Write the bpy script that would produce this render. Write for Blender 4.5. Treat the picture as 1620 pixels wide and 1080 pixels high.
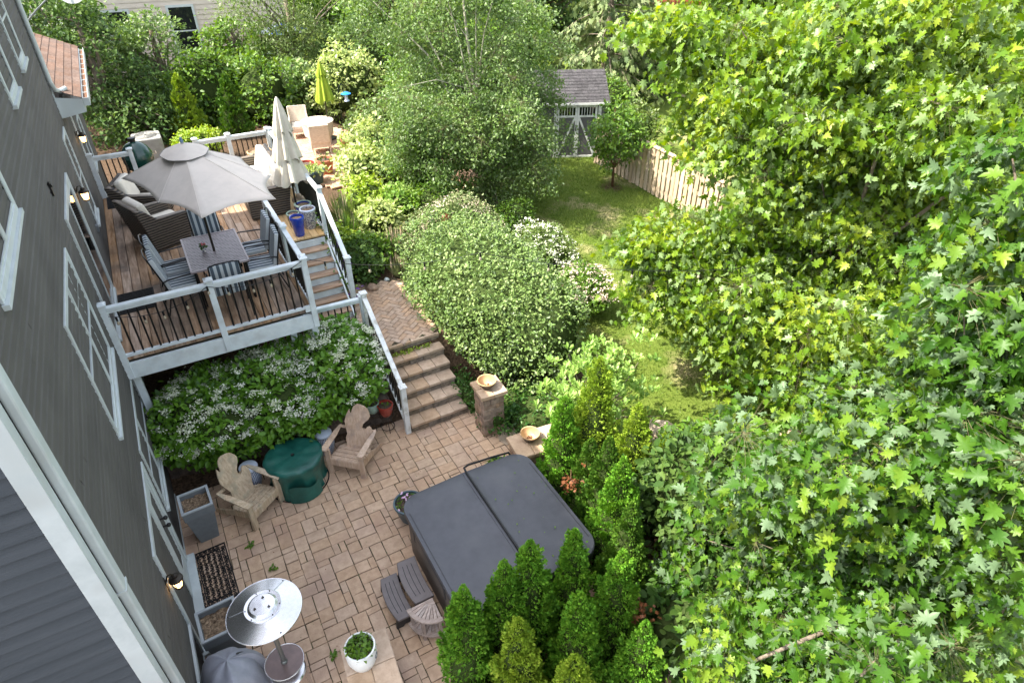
import bpy, math, random
import numpy as np
from mathutils import Matrix, Vector

for o in list(bpy.data.objects):
    bpy.data.objects.remove(o)
SC = bpy.context.scene
COL = SC.collection
R = math.radians
PI = math.pi

# ------------------------------------------------------------------ camera
cam_d = bpy.data.cameras.new('camera')
cam = bpy.data.objects.new('camera', cam_d)
COL.objects.link(cam)
SC.camera = cam
cam_d.sensor_width = 36.0
cam_d.lens = 36.0 * 1020.0 / 1620.0
cam_d.clip_start = 0.05
cam_d.clip_end = 2000
pitch, yaw, roll = R(35.35), R(29.4), R(-0.2)
fw = Vector((math.sin(yaw) * math.cos(pitch), math.cos(yaw) * math.cos(pitch), -math.sin(pitch)))
rt = Vector((math.cos(yaw), -math.sin(yaw), 0))
up = rt.cross(fw)
r2 = rt * math.cos(roll) + up * math.sin(roll)
u2 = -rt * math.sin(roll) + up * math.cos(roll)
m3 = Matrix((r2, u2, -fw)).transposed()
cam.matrix_world = Matrix.Translation((0, 0, 8.0)) @ m3.to_4x4()

# ------------------------------------------------------------------ world and sun
sun_dir = Vector((0.70, -0.18, -1.0)).normalized()      # the way the light travels
elev = math.asin(-sun_dir.z)
w = bpy.data.worlds.new('World')
SC.world = w
w.use_nodes = True
wn = w.node_tree.nodes
wl = w.node_tree.links
bg = wn['Background']
sky = wn.new('ShaderNodeTexSky')
sky.sky_type = 'NISHITA'
sky.sun_disc = False
sky.sun_elevation = elev
sky.sun_rotation = math.atan2(-sun_dir.x, -sun_dir.y)
sky.air_density = 1.0
sky.dust_density = 2.5
sky.ozone_density = 0.6
hsv = wn.new('ShaderNodeHueSaturation')      # the photograph is balanced for the shade
hsv.inputs['Saturation'].default_value = 0.45
wl.new(sky.outputs[0], hsv.inputs['Color'])
wl.new(hsv.outputs[0], bg.inputs[0])
bg.inputs[1].default_value = 0.15
sd = bpy.data.lights.new('sun', 'SUN')
sd.energy = 3.1
sd.angle = R(0.53)
sd.color = (1.0, 0.93, 0.80)
sun = bpy.data.objects.new('sun', sd)
COL.objects.link(sun)
sun.rotation_euler = (-sun_dir).to_track_quat('Z', 'Y').to_euler()
sun.location = (-10, 0, 20)
SC.view_settings.view_transform = 'Standard'
SC.view_settings.look = 'None'
SC.view_settings.gamma = 1.0
SC.view_settings.use_curve_mapping = False
SC.view_settings.exposure = 2.14
SC.cycles.max_bounces = 6
SC.cycles.diffuse_bounces = 3
SC.cycles.glossy_bounces = 3
SC.cycles.transmission_bounces = 4
SC.cycles.transparent_max_bounces = 6

# ------------------------------------------------------------------ materials
def nmat(name):
    m = bpy.data.materials.new(name)
    m.use_nodes = True
    nt = m.node_tree
    return m, nt, nt.nodes['Principled BSDF']


def MAT(name, c1, c2=None, scale=8.0, rough=0.6, metal=0.0, bump=0.0, bscale=None, stretch=(1, 1, 1),
        island=None, spec=0.5, detail=6.0, lo=0.35, hi=0.65, emit=None, estr=0, coat=0.0, alpha=1.0, c3=None, s3=1.2):
    """noise mix of c1 and c2; island = random tint per loose piece; c3 = large soft stains"""
    m, nt, b = nmat(name)
    N, L = nt.nodes, nt.links
    b.inputs['Roughness'].default_value = rough
    b.inputs['Metallic'].default_value = metal
    b.inputs['Specular IOR Level'].default_value = spec
    b.inputs['Coat Weight'].default_value = coat
    b.inputs['Alpha'].default_value = alpha
    tc = N.new('ShaderNodeTexCoord')
    mp = N.new('ShaderNodeMapping')
    mp.inputs['Scale'].default_value = stretch
    L.new(tc.outputs['Object'], mp.inputs[0])
    col = None
    if c2 is not None:
        nz = N.new('ShaderNodeTexNoise')
        nz.inputs['Scale'].default_value = scale
        nz.inputs['Detail'].default_value = detail
        nz.inputs['Roughness'].default_value = 0.65
        L.new(mp.outputs[0], nz.inputs['Vector'])
        rp = N.new('ShaderNodeValToRGB')
        rp.color_ramp.elements[0].position = lo
        rp.color_ramp.elements[1].position = hi
        rp.color_ramp.elements[0].color = (*c1, 1)
        rp.color_ramp.elements[1].color = (*c2, 1)
        L.new(nz.outputs['Fac'], rp.inputs[0])
        col = rp.outputs[0]
    else:
        rgb = N.new('ShaderNodeRGB')
        rgb.outputs[0].default_value = (*c1, 1)
        col = rgb.outputs[0]
    if c3 is not None:
        n3 = N.new('ShaderNodeTexNoise')
        n3.inputs['Scale'].default_value = s3
        n3.inputs['Detail'].default_value = 5
        L.new(tc.outputs['Object'], n3.inputs['Vector'])
        r3 = N.new('ShaderNodeMapRange')
        r3.inputs['From Min'].default_value = 0.5
        r3.inputs['From Max'].default_value = 0.72
        L.new(n3.outputs['Fac'], r3.inputs[0])
        mx = N.new('ShaderNodeMix')
        mx.data_type = 'RGBA'
        L.new(r3.outputs[0], mx.inputs['Factor'])
        L.new(col, mx.inputs[6])
        mx.inputs[7].default_value = (*c3, 1)
        col = mx.outputs[2]
    if island:
        g = N.new('ShaderNodeNewGeometry')
        hs = N.new('ShaderNodeHueSaturation')
        mr = N.new('ShaderNodeMapRange')
        mr.inputs['To Min'].default_value = 1 - island
        mr.inputs['To Max'].default_value = 1 + island
        L.new(g.outputs['Random Per Island'], mr.inputs[0])
        L.new(mr.outputs[0], hs.inputs['Value'])
        m2 = N.new('ShaderNodeMath')
        m2.operation = 'MULTIPLY_ADD'
        m2.inputs[1].default_value = 7.13
        L.new(g.outputs['Random Per Island'], m2.inputs[0])
        fr = N.new('ShaderNodeMath')
        fr.operation = 'FRACT'
        L.new(m2.outputs[0], fr.inputs[0])
        m3_ = N.new('ShaderNodeMapRange')
        m3_.inputs['To Min'].default_value = 1 - island
        m3_.inputs['To Max'].default_value = 1 + island
        L.new(fr.outputs[0], m3_.inputs[0])
        L.new(m3_.outputs[0], hs.inputs['Saturation'])
        L.new(col, hs.inputs['Color'])
        col = hs.outputs[0]
    L.new(col, b.inputs['Base Color'])
    if bump:
        nb = N.new('ShaderNodeTexNoise')
        nb.inputs['Scale'].default_value = bscale or scale * 3
        nb.inputs['Detail'].default_value = 8
        L.new(mp.outputs[0], nb.inputs['Vector'])
        bp = N.new('ShaderNodeBump')
        bp.inputs['Strength'].default_value = bump
        bp.inputs['Distance'].default_value = 0.01
        L.new(nb.outputs['Fac'], bp.inputs['Height'])
        L.new(bp.outputs[0], b.inputs['Normal'])
    if emit:
        b.inputs['Emission Color'].default_value = (*emit, 1)
        b.inputs['Emission Strength'].default_value = estr
    return m


def LEAF(name, cols, back=None, trans=0.3, rough=0.45, spec=0.4, clump=1.2, tcol=None):
    """leaf colours picked per leaf; pale underside; light shining through"""
    m, nt, b = nmat(name)
    N, L = nt.nodes, nt.links
    g = N.new('ShaderNodeNewGeometry')
    rp = N.new('ShaderNodeValToRGB')
    cr = rp.color_ramp
    cr.elements[0].position = 0
    cr.elements[0].color = (*cols[0], 1)
    cr.elements[1].position = 1
    cr.elements[1].color = (*cols[-1], 1)
    for i, c in enumerate(cols[1:-1]):
        e = cr.elements.new((i + 1) / (len(cols) - 1))
        e.color = (*c, 1)
    tc = N.new('ShaderNodeTexCoord')
    nz = N.new('ShaderNodeTexNoise')
    nz.inputs['Scale'].default_value = clump
    nz.inputs['Detail'].default_value = 3
    L.new(tc.outputs['Object'], nz.inputs['Vector'])
    md = N.new('ShaderNodeMath')
    md.operation = 'MULTIPLY_ADD'
    md.inputs[1].default_value = 0.65
    L.new(g.outputs['Random Per Island'], md.inputs[0])
    mr = N.new('ShaderNodeMapRange')
    mr.inputs['From Min'].default_value = 0.3
    mr.inputs['From Max'].default_value = 0.7
    mr.inputs['To Min'].default_value = -0.1
    mr.inputs['To Max'].default_value = 0.45
    L.new(nz.outputs['Fac'], mr.inputs[0])
    L.new(mr.outputs[0], md.inputs[2])
    L.new(md.outputs[0], rp.inputs[0])
    col = rp.outputs[0]
    if back:
        mx = N.new('ShaderNodeMix')
        mx.data_type = 'RGBA'
        L.new(g.outputs['Backfacing'], mx.inputs['Factor'])
        L.new(col, mx.inputs[6])
        mx.inputs[7].default_value = (*back, 1)
        col = mx.outputs[2]
    L.new(col, b.inputs['Base Color'])
    b.inputs['Roughness'].default_value = rough
    b.inputs['Specular IOR Level'].default_value = spec
    tr = N.new('ShaderNodeBsdfTranslucent')
    hs = N.new('ShaderNodeHueSaturation')
    hs.inputs['Hue'].default_value = 0.485
    hs.inputs['Saturation'].default_value = 1.15
    hs.inputs['Value'].default_value = 1.5
    L.new(rp.outputs[0], hs.inputs['Color'])
    L.new(hs.outputs[0], tr.inputs[0])
    ms = N.new('ShaderNodeMixShader')
    ms.inputs[0].default_value = trans
    L.new(b.outputs[0], ms.inputs[1])
    L.new(tr.outputs[0], ms.inputs[2])
    L.new(ms.outputs[0], N['Material Output'].inputs[0])
    return m


M = {}
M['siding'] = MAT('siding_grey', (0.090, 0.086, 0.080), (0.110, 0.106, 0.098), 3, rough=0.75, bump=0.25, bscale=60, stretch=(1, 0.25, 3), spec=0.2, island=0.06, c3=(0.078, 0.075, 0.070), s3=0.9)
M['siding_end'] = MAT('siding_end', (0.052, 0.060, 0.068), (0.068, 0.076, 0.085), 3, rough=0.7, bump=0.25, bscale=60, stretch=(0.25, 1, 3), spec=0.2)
M['white'] = MAT('white_trim', (0.46, 0.51, 0.51), (0.55, 0.60, 0.60), 5, rough=0.5, bump=0.1, c3=(0.42, 0.45, 0.44), s3=2.5)
M['white2'] = MAT('painted_rail', (0.56, 0.63, 0.66), (0.66, 0.72, 0.74), 6, rough=0.45, bump=0.1, bscale=40, c3=(0.50, 0.54, 0.55), s3=5)
M['ppost'] = MAT('worn_white_paint', (0.60, 0.63, 0.64), (0.72, 0.73, 0.72), 9, rough=0.6, bump=0.3, bscale=50, c3=(0.38, 0.36, 0.31), s3=7)
M['glass'] = MAT('window_glass', (0.012, 0.014, 0.016), None, rough=0.06, spec=0.8)
M['screen'] = MAT('insect_screen', (0.05, 0.052, 0.05), (0.065, 0.066, 0.062), 200, rough=0.6, spec=0.3)
M['blind'] = MAT('pale_interior', (0.3, 0.29, 0.26), (0.2, 0.18, 0.15), 4, rough=0.5)
M['black'] = MAT('black_metal', (0.012, 0.012, 0.013), None, rough=0.35, metal=0.3)
M['bronze'] = MAT('dark_bronze', (0.03, 0.025, 0.02), (0.05, 0.04, 0.03), 20, rough=0.45, metal=0.6)
M['lamp_glass'] = MAT('amber_lamp_glass', (0.8, 0.55, 0.25), None, rough=0.3, emit=(1.0, 0.55, 0.2), estr=2.2)
M['boards'] = MAT('weathered_boards', (0.24, 0.145, 0.085), (0.50, 0.35, 0.24), 3.2, rough=0.75, bump=0.5, bscale=14, stretch=(6, 0.6, 1), island=0.22, spec=0.25, c3=(0.16, 0.12, 0.09), s3=1.6)
M['boards_x'] = MAT('weathered_treads', (0.20, 0.13, 0.09), (0.40, 0.31, 0.24), 3.2, rough=0.75, bump=0.5, bscale=14, stretch=(0.6, 6, 1), island=0.22, spec=0.25)
M['newboards'] = MAT('new_pine_boards', (0.48, 0.30, 0.12), (0.62, 0.42, 0.19), 3, rough=0.6, bump=0.2, stretch=(6, 0.6, 1), island=0.1)
M['greywood'] = MAT('grey_wood', (0.10, 0.09, 0.075), (0.2, 0.18, 0.15), 4, rough=0.8, bump=0.4, stretch=(1, 1, 0.2))
M['cedar'] = MAT('weathered_cedar', (0.40, 0.30, 0.20), (0.62, 0.50, 0.36), 5, rough=0.7, bump=0.35, bscale=20, stretch=(5, 5, 0.5), island=0.12, spec=0.3, c3=(0.33, 0.30, 0.22), s3=6)
M['cedar2'] = MAT('pinkish_cedar', (0.46, 0.32, 0.225), (0.62, 0.47, 0.36), 5, rough=0.7, bump=0.35, bscale=20, stretch=(5, 5, 0.5), island=0.1, spec=0.3, c3=(0.36, 0.27, 0.22), s3=6)
M['paver'] = MAT('concrete_pavers', (0.43, 0.295, 0.20), (0.56, 0.40, 0.28), 9, rough=0.85, bump=0.6, bscale=45, island=0.07, spec=0.2, c3=(0.40, 0.27, 0.20), s3=1.3)
M['paver2'] = MAT('herringbone_bricks', (0.34, 0.235, 0.165), (0.46, 0.335, 0.245), 9, rough=0.85, bump=0.5, bscale=45, island=0.14, spec=0.2)
M['joint'] = MAT('joint_sand', (0.05, 0.042, 0.028), (0.09, 0.075, 0.05), 20, rough=0.95, spec=0.1, c3=(0.05, 0.07, 0.02), s3=3)
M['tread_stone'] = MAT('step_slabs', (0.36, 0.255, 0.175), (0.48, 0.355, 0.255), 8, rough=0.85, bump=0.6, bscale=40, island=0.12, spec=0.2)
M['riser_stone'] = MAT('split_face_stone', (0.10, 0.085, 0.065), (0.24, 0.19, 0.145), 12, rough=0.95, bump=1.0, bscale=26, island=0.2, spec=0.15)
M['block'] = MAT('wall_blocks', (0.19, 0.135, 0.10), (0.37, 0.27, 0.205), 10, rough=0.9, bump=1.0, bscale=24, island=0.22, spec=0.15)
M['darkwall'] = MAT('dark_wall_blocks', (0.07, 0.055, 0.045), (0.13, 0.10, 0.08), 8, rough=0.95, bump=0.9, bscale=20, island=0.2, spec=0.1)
M['flag'] = MAT('flagstone', (0.30, 0.24, 0.18), (0.44, 0.36, 0.28), 4, rough=0.85, bump=0.5, bscale=20, island=0.12, spec=0.2)
M['pinkflag'] = MAT('pink_sandstone', (0.36, 0.22, 0.15), (0.50, 0.33, 0.23), 3, rough=0.85, bump=0.4, island=0.12, spec=0.2)
M['rubber'] = MAT('rubber_mat', (0.012, 0.012, 0.013), None, rough=0.6, spec=0.3)
M['planter'] = MAT('grey_planter', (0.125, 0.14, 0.15), (0.155, 0.17, 0.18), 12, rough=0.6, bump=0.15)
M['planter_rim'] = MAT('planter_rim', (0.30, 0.33, 0.35), (0.36, 0.39, 0.40), 12, rough=0.55)
M['soil'] = MAT('dry_bark_soil', (0.06, 0.038, 0.022), (0.34, 0.24, 0.15), 35, rough=0.95, bump=1.0, bscale=50, detail=8)
M['soilD'] = MAT('dark_soil', (0.03, 0.02, 0.013), (0.11, 0.075, 0.05), 30, rough=0.95, bump=1.0, bscale=50)
M['cover'] = MAT('tub_cover_vinyl', (0.052, 0.054, 0.064), (0.066, 0.068, 0.080), 5, rough=0.42, bump=0.12, bscale=250, spec=0.45, c3=(0.076, 0.078, 0.087), s3=1.8)
M['tubside'] = MAT('tub_cabinet', (0.09, 0.075, 0.065), (0.12, 0.10, 0.085), 6, rough=0.6, bump=0.2, stretch=(1, 1, 0.2))
M['skirt'] = MAT('cover_skirt', (0.018, 0.018, 0.020), (0.03, 0.03, 0.032), 8, rough=0.5)
M['stepplastic'] = MAT('step_plastic', (0.135, 0.115, 0.112), (0.165, 0.142, 0.138), 9, rough=0.55, bump=0.25, bscale=120)
M['teak'] = MAT('weathered_teak', (0.30, 0.235, 0.20), (0.46, 0.37, 0.32), 9, rough=0.7, bump=0.3, stretch=(1, 4, 1), island=0.15)
M['steel'] = MAT('brushed_steel', (0.66, 0.66, 0.68), (0.74, 0.74, 0.76), 30, rough=0.27, metal=1.0, bump=0.03)
M['steelD'] = MAT('bronze_tabletop', (0.14, 0.105, 0.10), (0.18, 0.13, 0.12), 14, rough=0.35, metal=0.4)
M['greypole'] = MAT('grey_pole', (0.19, 0.20, 0.19), None, rough=0.35, metal=0.7)
M['covercloth'] = MAT('grill_cover_cloth', (0.22, 0.23, 0.27), (0.28, 0.29, 0.33), 5, rough=0.6, bump=0.4, bscale=30)
M['greencloth'] = MAT('green_cover_cloth', (0.005, 0.060, 0.048), (0.018, 0.125, 0.098), 3, rough=0.33, bump=0.5, bscale=12, spec=0.5)
M['ceramic_w'] = MAT('white_ceramic', (0.55, 0.62, 0.75), (0.62, 0.68, 0.80), 5, rough=0.15, coat=0.5)
M['ceramic_n'] = MAT('navy_ceramic', (0.02, 0.03, 0.12), None, rough=0.2)
M['cobalt'] = MAT('cobalt_glaze', (0.008, 0.03, 0.30), (0.015, 0.06, 0.42), 6, rough=0.15, coat=0.6)
M['pot_wf'] = MAT('pattern_pot', (0.10, 0.10, 0.16), (0.62, 0.60, 0.55), 38, rough=0.3, lo=0.46, hi=0.54)
M['pot_red'] = MAT('red_glaze', (0.20, 0.02, 0.015), (0.30, 0.045, 0.03), 10, rough=0.2, coat=0.4)
M['pot_green'] = MAT('celadon_glaze', (0.25, 0.38, 0.30), (0.38, 0.50, 0.42), 9, rough=0.3)
M['terracotta'] = MAT('terracotta', (0.36, 0.11, 0.055), (0.5, 0.19, 0.10), 8, rough=0.8)
M['darkpot'] = MAT('dark_teal_pot', (0.04, 0.075, 0.09), (0.06, 0.10, 0.12), 8, rough=0.4)
M['bowl'] = MAT('stoneware_bowl', (0.42, 0.26, 0.13), (0.54, 0.36, 0.20), 7, rough=0.4)
M['bowlD'] = MAT('bowl_outside', (0.05, 0.035, 0.025), (0.09, 0.06, 0.04), 7, rough=0.4)
M['eggwhite'] = MAT('white_pot', (0.66, 0.68, 0.66), (0.75, 0.76, 0.74), 8, rough=0.35)
M['canopy'] = MAT('umbrella_cloth', (0.46, 0.425, 0.385), (0.53, 0.485, 0.435), 3, rough=0.9, bump=0.15, bscale=120, spec=0.1)
M['canopyD'] = MAT('umbrella_piping', (0.14, 0.14, 0.13), None, rough=0.9)
M['cream'] = MAT('cream_umbrella', (0.50, 0.46, 0.38), (0.60, 0.56, 0.47), 4, rough=0.9, bump=0.2, bscale=60, spec=0.1)
M['lime'] = MAT('lime_umbrella', (0.24, 0.33, 0.03), (0.32, 0.42, 0.05), 4, rough=0.85, spec=0.1)
M['cushion'] = MAT('cream_cushion', (0.62, 0.58, 0.50), (0.70, 0.66, 0.58), 5, rough=0.9, bump=0.2, bscale=40, spec=0.1)
M['bluecush'] = MAT('blue_cushion', (0.10, 0.16, 0.25), (0.18, 0.25, 0.34), 9, rough=0.9)
M['tableslat'] = MAT('woven_table_slats', (0.30, 0.255, 0.265), (0.38, 0.33, 0.335), 12, rough=0.4, island=0.1)
M['tabledark'] = MAT('table_dark', (0.05, 0.042, 0.045), None, rough=0.5)
M['wfurn'] = MAT('pale_wicker', (0.44, 0.36, 0.29), (0.60, 0.52, 0.43), 14, rough=0.7, stretch=(1, 1, 3))
M['egg'] = MAT('green_enamel', (0.006, 0.045, 0.035), (0.01, 0.06, 0.045), 30, rough=0.25, coat=0.4)
M['ac'] = MAT('ac_casing', (0.28, 0.27, 0.25), (0.36, 0.35, 0.32), 9, rough=0.5)
M['shingle'] = MAT('brown_shingle', (0.105, 0.066, 0.050), (0.21, 0.145, 0.115), 22, rough=0.9, bump=0.6, bscale=70, island=0.16, spec=0.1)
M['shingleG'] = MAT('grey_shingle', (0.035, 0.034, 0.037), (0.085, 0.08, 0.084), 18, rough=0.9, bump=0.6, bscale=60, island=0.22, spec=0.1)
M['debris'] = MAT('gutter_leaves', (0.07, 0.03, 0.018), (0.20, 0.10, 0.05), 25, rough=0.95, bump=1.0)
M['shedgrey'] = MAT('shed_grey', (0.09, 0.085, 0.088), (0.115, 0.108, 0.11), 5, rough=0.7)
M['shedwhite'] = MAT('shed_trim', (0.66, 0.66, 0.63), (0.78, 0.78, 0.75), 7, rough=0.6, c3=(0.42, 0.43, 0.38), s3=6)
M['fence'] = MAT('bleached_fence', (0.38, 0.285, 0.185), (0.58, 0.46, 0.33), 6, rough=0.85, bump=0.5, stretch=(5, 5, 0.5), island=0.15, spec=0.15)
M['redfence'] = MAT('red_stained_fence', (0.20, 0.055, 0.03), (0.30, 0.09, 0.05), 5, rough=0.8, stretch=(5, 5, 0.5), island=0.12)
M['beige'] = MAT('beige_siding', (0.55, 0.47, 0.40), (0.62, 0.54, 0.46), 3, rough=0.7)
M['bark'] = MAT('grey_bark', (0.10, 0.082, 0.06), (0.24, 0.20, 0.155), 9, rough=0.95, bump=1.0, bscale=16, stretch=(3, 3, 0.6), spec=0.1)
M['barkpale'] = MAT('pale_bark', (0.26, 0.25, 0.19), (0.42, 0.40, 0.32), 9, rough=0.9, bump=0.7, stretch=(3, 3, 1), spec=0.1)
M['twig'] = MAT('green_brown_twigs', (0.06, 0.065, 0.025), (0.12, 0.10, 0.045), 9, rough=0.8)
M['barkbrown'] = MAT('brown_bark', (0.10, 0.055, 0.03), (0.19, 0.115, 0.07), 9, rough=0.95, bump=1.0, stretch=(3, 3, 0.6), spec=0.1)
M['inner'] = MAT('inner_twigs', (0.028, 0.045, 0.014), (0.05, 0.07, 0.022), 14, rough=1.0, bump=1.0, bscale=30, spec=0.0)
M['flower'] = LEAF('white_petals', [(0.50, 0.56, 0.34), (0.72, 0.74, 0.62), (0.80, 0.80, 0.74)], trans=0.25, rough=0.7)
M['flowerpink'] = LEAF('pink_petals', [(0.60, 0.50, 0.40), (0.75, 0.62, 0.52)], trans=0.25)
M['purple'] = LEAF('purple_petals', [(0.10, 0.03, 0.25), (0.20, 0.06, 0.38)], trans=0.2)
M['deadleaf'] = LEAF('dead_leaves', [(0.13, 0.045, 0.02), (0.22, 0.085, 0.035)], trans=0.2)

# ------------------------------------------------------------------ tagging
def tag(o, label=None, cat=None, group=None, kind=None):
    if label: o['label'] = label
    if cat: o['category'] = cat
    if group: o['group'] = group
    if kind: o['kind'] = kind
    return o


def thing(name, label, cat, loc=(0, 0, 0), rz=0.0, group=None):
    o = bpy.data.objects.new(name, None)
    COL.objects.link(o)
    o.empty_display_size = 0.1
    o.location = loc
    o.rotation_euler = (0, 0, rz)
    return tag(o, label, cat, group)


def dup(root, loc, rz, label=None):
    r = root.copy()
    COL.objects.link(r)
    r.location = loc
    r.rotation_euler = (0, 0, rz)
    if label: r['label'] = label
    for ch in list(root.children):
        c = ch.copy()
        COL.objects.link(c)
        c.parent = r
        for g in list(ch.children):
            d = g.copy()
            COL.objects.link(d)
            d.parent = c
    return r


# ------------------------------------------------------------------ mesh builder
class MB:
    def __init__(s):
        s.v = []; s.f = []; s.mi = []

    def add(s, vs, fs, mi=0):
        n = len(s.v)
        s.v += [tuple(v) for v in vs]
        s.f += [tuple(n + i for i in f) for f in fs]
        s.mi += [mi] * len(fs)
        return s

    def box(s, x0, y0, z0, x1, y1, z1, mi=0, Mx=None):
        vs = [(x0, y0, z0), (x1, y0, z0), (x1, y1, z0), (x0, y1, z0), (x0, y0, z1), (x1, y0, z1), (x1, y1, z1), (x0, y1, z1)]
        if Mx is not None: vs = [tuple(Mx @ Vector(v)) for v in vs]
        return s.add(vs, [(0, 3, 2, 1), (4, 5, 6, 7), (0, 1, 5, 4), (1, 2, 6, 5), (2, 3, 7, 6), (3, 0, 4, 7)], mi)

    def bar(s, a, b, wd, ht, mi=0, upv=(0, 0, 1)):
        """a rectangular bar from a to b, wd wide sideways, ht thick along up"""
        a = Vector(a); b = Vector(b)
        d = (b - a); l = d.length; d.normalize()
        u = Vector(upv)
        sd_ = d.cross(u)
        if sd_.length < 1e-4: sd_ = d.cross(Vector((0, 1, 0)))
        sd_.normalize()
        u = sd_.cross(d)
        vs = []
        for p in (a, b):
            for (i, j) in ((-1, -1), (1, -1), (1, 1), (-1, 1)):
                vs.append(p + sd_ * (i * wd / 2) + u * (j * ht / 2))
        return s.add(vs, [(0, 3, 2, 1), (4, 5, 6, 7), (0, 1, 5, 4), (1, 2, 6, 5), (2, 3, 7, 6), (3, 0, 4, 7)], mi)

    def tube(s, pts, rad, n=8, mi=0, cap=True):
        pts = [Vector(p) for p in pts]
        if not hasattr(rad, '__len__'): rad = [rad] * len(pts)
        vs = []; fs = []
        prev = None
        for i, p in enumerate(pts):
            if i == 0: d = pts[1] - p
            elif i == len(pts) - 1: d = p - pts[i - 1]
            else: d = pts[i + 1] - pts[i - 1]
            d.normalize()
            if prev is None:
                a = Vector((0, 0, 1)) if abs(d.z) < 0.9 else Vector((1, 0, 0))
                x = d.cross(a).normalized()
            else:
                x = (prev - d * prev.dot(d)).normalized()
            prev = x
            y = d.cross(x)
            for k in range(n):
                t = 2 * PI * k / n
                vs.append(p + (x * math.cos(t) + y * math.sin(t)) * rad[i])
        for i in range(len(pts) - 1):
            for k in range(n):
                a = i * n + k; b = i * n + (k + 1) % n
                fs.append((a, b, b + n, a + n))
        if cap:
            fs.append(tuple(reversed(range(n))))
            fs.append(tuple(range((len(pts) - 1) * n, len(pts) * n)))
        return s.add(vs, fs, mi)

    def lathe(s, prof, c=(0, 0, 0), n=32, mi=0, sx=1, sy=1, wob=None, close=False):
        vs = []; fs = []
        for i, (r, z) in enumerate(prof):
            for k in range(n):
                t = 2 * PI * k / n
                q = 1 if wob is None else wob(t, i, z)
                vs.append((c[0] + r * q * sx * math.cos(t), c[1] + r * q * sy * math.sin(t), c[2] + z))
        for i in range(len(prof) - 1):
            for k in range(n):
                a = i * n + k; b = i * n + (k + 1) % n
                fs.append((a, b, b + n, a + n))
        if close:
            fs.append(tuple(reversed(range(n))))
            fs.append(tuple(range((len(prof) - 1) * n, len(prof) * n)))
        return s.add(vs, fs, mi)

    def prism(s, poly, z0, z1, Mx=None, mi=0):
        n = len(poly)
        vs = [(x, y, z0) for x, y in poly] + [(x, y, z1) for x, y in poly]
        if Mx is not None: vs = [tuple(Mx @ Vector(v)) for v in vs]
        fs = [tuple(reversed(range(n))), tuple(range(n, 2 * n))]
        fs += [(i, (i + 1) % n, n + (i + 1) % n, n + i) for i in range(n)]
        return s.add(vs, fs, mi)

    def block(s, x0, y0, z0, x1, y1, z1, ch=0.006, jit=0.0, rng=random, mi=0, Mx=None):
        """a box whose top edges are chamfered, with slightly uneven corners"""
        j = lambda: rng.uniform(-jit, jit)
        B = [(x0 + j(), y0 + j()), (x1 + j(), y0 + j()), (x1 + j(), y1 + j()), (x0 + j(), y1 + j())]
        cx, cy = (x0 + x1) / 2, (y0 + y1) / 2
        T = [(x + (ch if x < cx else -ch), y + (ch if y < cy else -ch)) for x, y in B]
        dz = [rng.uniform(-jit, jit) * 0.25 for _ in range(4)]
        vs = [(x, y, z0) for x, y in B] + [(x, y, z1 - ch * 0.8) for x, y in B] + [(x, y, z1 + d) for (x, y), d in zip(T, dz)]
        if Mx is not None: vs = [tuple(Mx @ Vector(v)) for v in vs]
        fs = [(8, 9, 10, 11)]
        for i in range(4):
            k = (i + 1) % 4
            fs += [(i, k, 4 + k, 4 + i), (4 + i, 4 + k, 8 + k, 8 + i)]
        return s.add(vs, fs, mi)

    def build(s, name, mats, parent=None, world=False, smooth=False, bevel=0.0, angle=40, seg=2):
        me = bpy.data.meshes.new(name)
        me.from_pydata(s.v, [], s.f)
        if not isinstance(mats, (list, tuple)): mats = [mats]
        for m in mats: me.materials.append(m)
        if len(mats) > 1:
            me.polygons.foreach_set('material_index', s.mi)
        if smooth:
            me.polygons.foreach_set('use_smooth', [True] * len(s.f))
            try: me.set_sharp_from_angle(angle=R(angle))
            except Exception: pass
        me.update()
        o = bpy.data.objects.new(name, me)
        COL.objects.link(o)
        if parent is not None:
            o.parent = parent
            if world: 
                q = parent
                off = Vector((0, 0, 0))
                while q is not None:
                    off += Vector(q.location)
                    q = q.parent
                o.location = -off
        if bevel:
            b = o.modifiers.new('bevel', 'BEVEL')
            b.width = bevel
            b.segments = seg
            b.limit_method = 'ANGLE'
            b.angle_limit = R(35)
        return o


# ------------------------------------------------------------------ leaves
def tpl(pts, fold=0.0, root=0):
    """outline -> fan of triangles round its middle; fold lifts the sides"""
    P = np.array(pts, float)
    Z = fold * np.abs(P[:, 0])
    V = np.column_stack([P[:, 0], P[:, 1], Z])
    c = np.array([[0, np.mean(P[:, 1]), 0]])
    V = np.vstack([V, c])
    n = len(P)
    F = np.array([(i, (i + 1) % n, n) for i in range(n)])
    return V, F


_mp = [(0, 0), (0.12, -0.05), (0.30, -0.02), (0.27, 0.07), (0.23, 0.16), (0.40, 0.19), (0.55, 0.32), (0.44, 0.36), (0.25, 0.40), (0.36, 0.50), (0.40, 0.70), (0.27, 0.64), (0.15, 0.60), (0.16, 0.78), (0, 1.03)]
def curl(T, k):
    V, F = T
    V = V.copy(); V[:, 2] -= k * V[:, 1] ** 2 + 0.25 * k * np.abs(V[:, 0])
    return V, F
MAPLE = curl(tpl(_mp + [(-x, y) for x, y in reversed(_mp[1:-1])], 0.40), 0.30)
MAPLE[0][-1, 2] -= 0.03
_mq = [(0, 0), (0.16, -0.04), (0.33, 0.02), (0.20, 0.15), (0.50, 0.22), (0.53, 0.42), (0.26, 0.40), (0.36, 0.72), (0.12, 0.58), (0, 1.02)]
MAPLE_FAR = curl(tpl(_mq + [(-x, y) for x, y in reversed(_mq[1:-1])], 0.4), 0.30)
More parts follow.
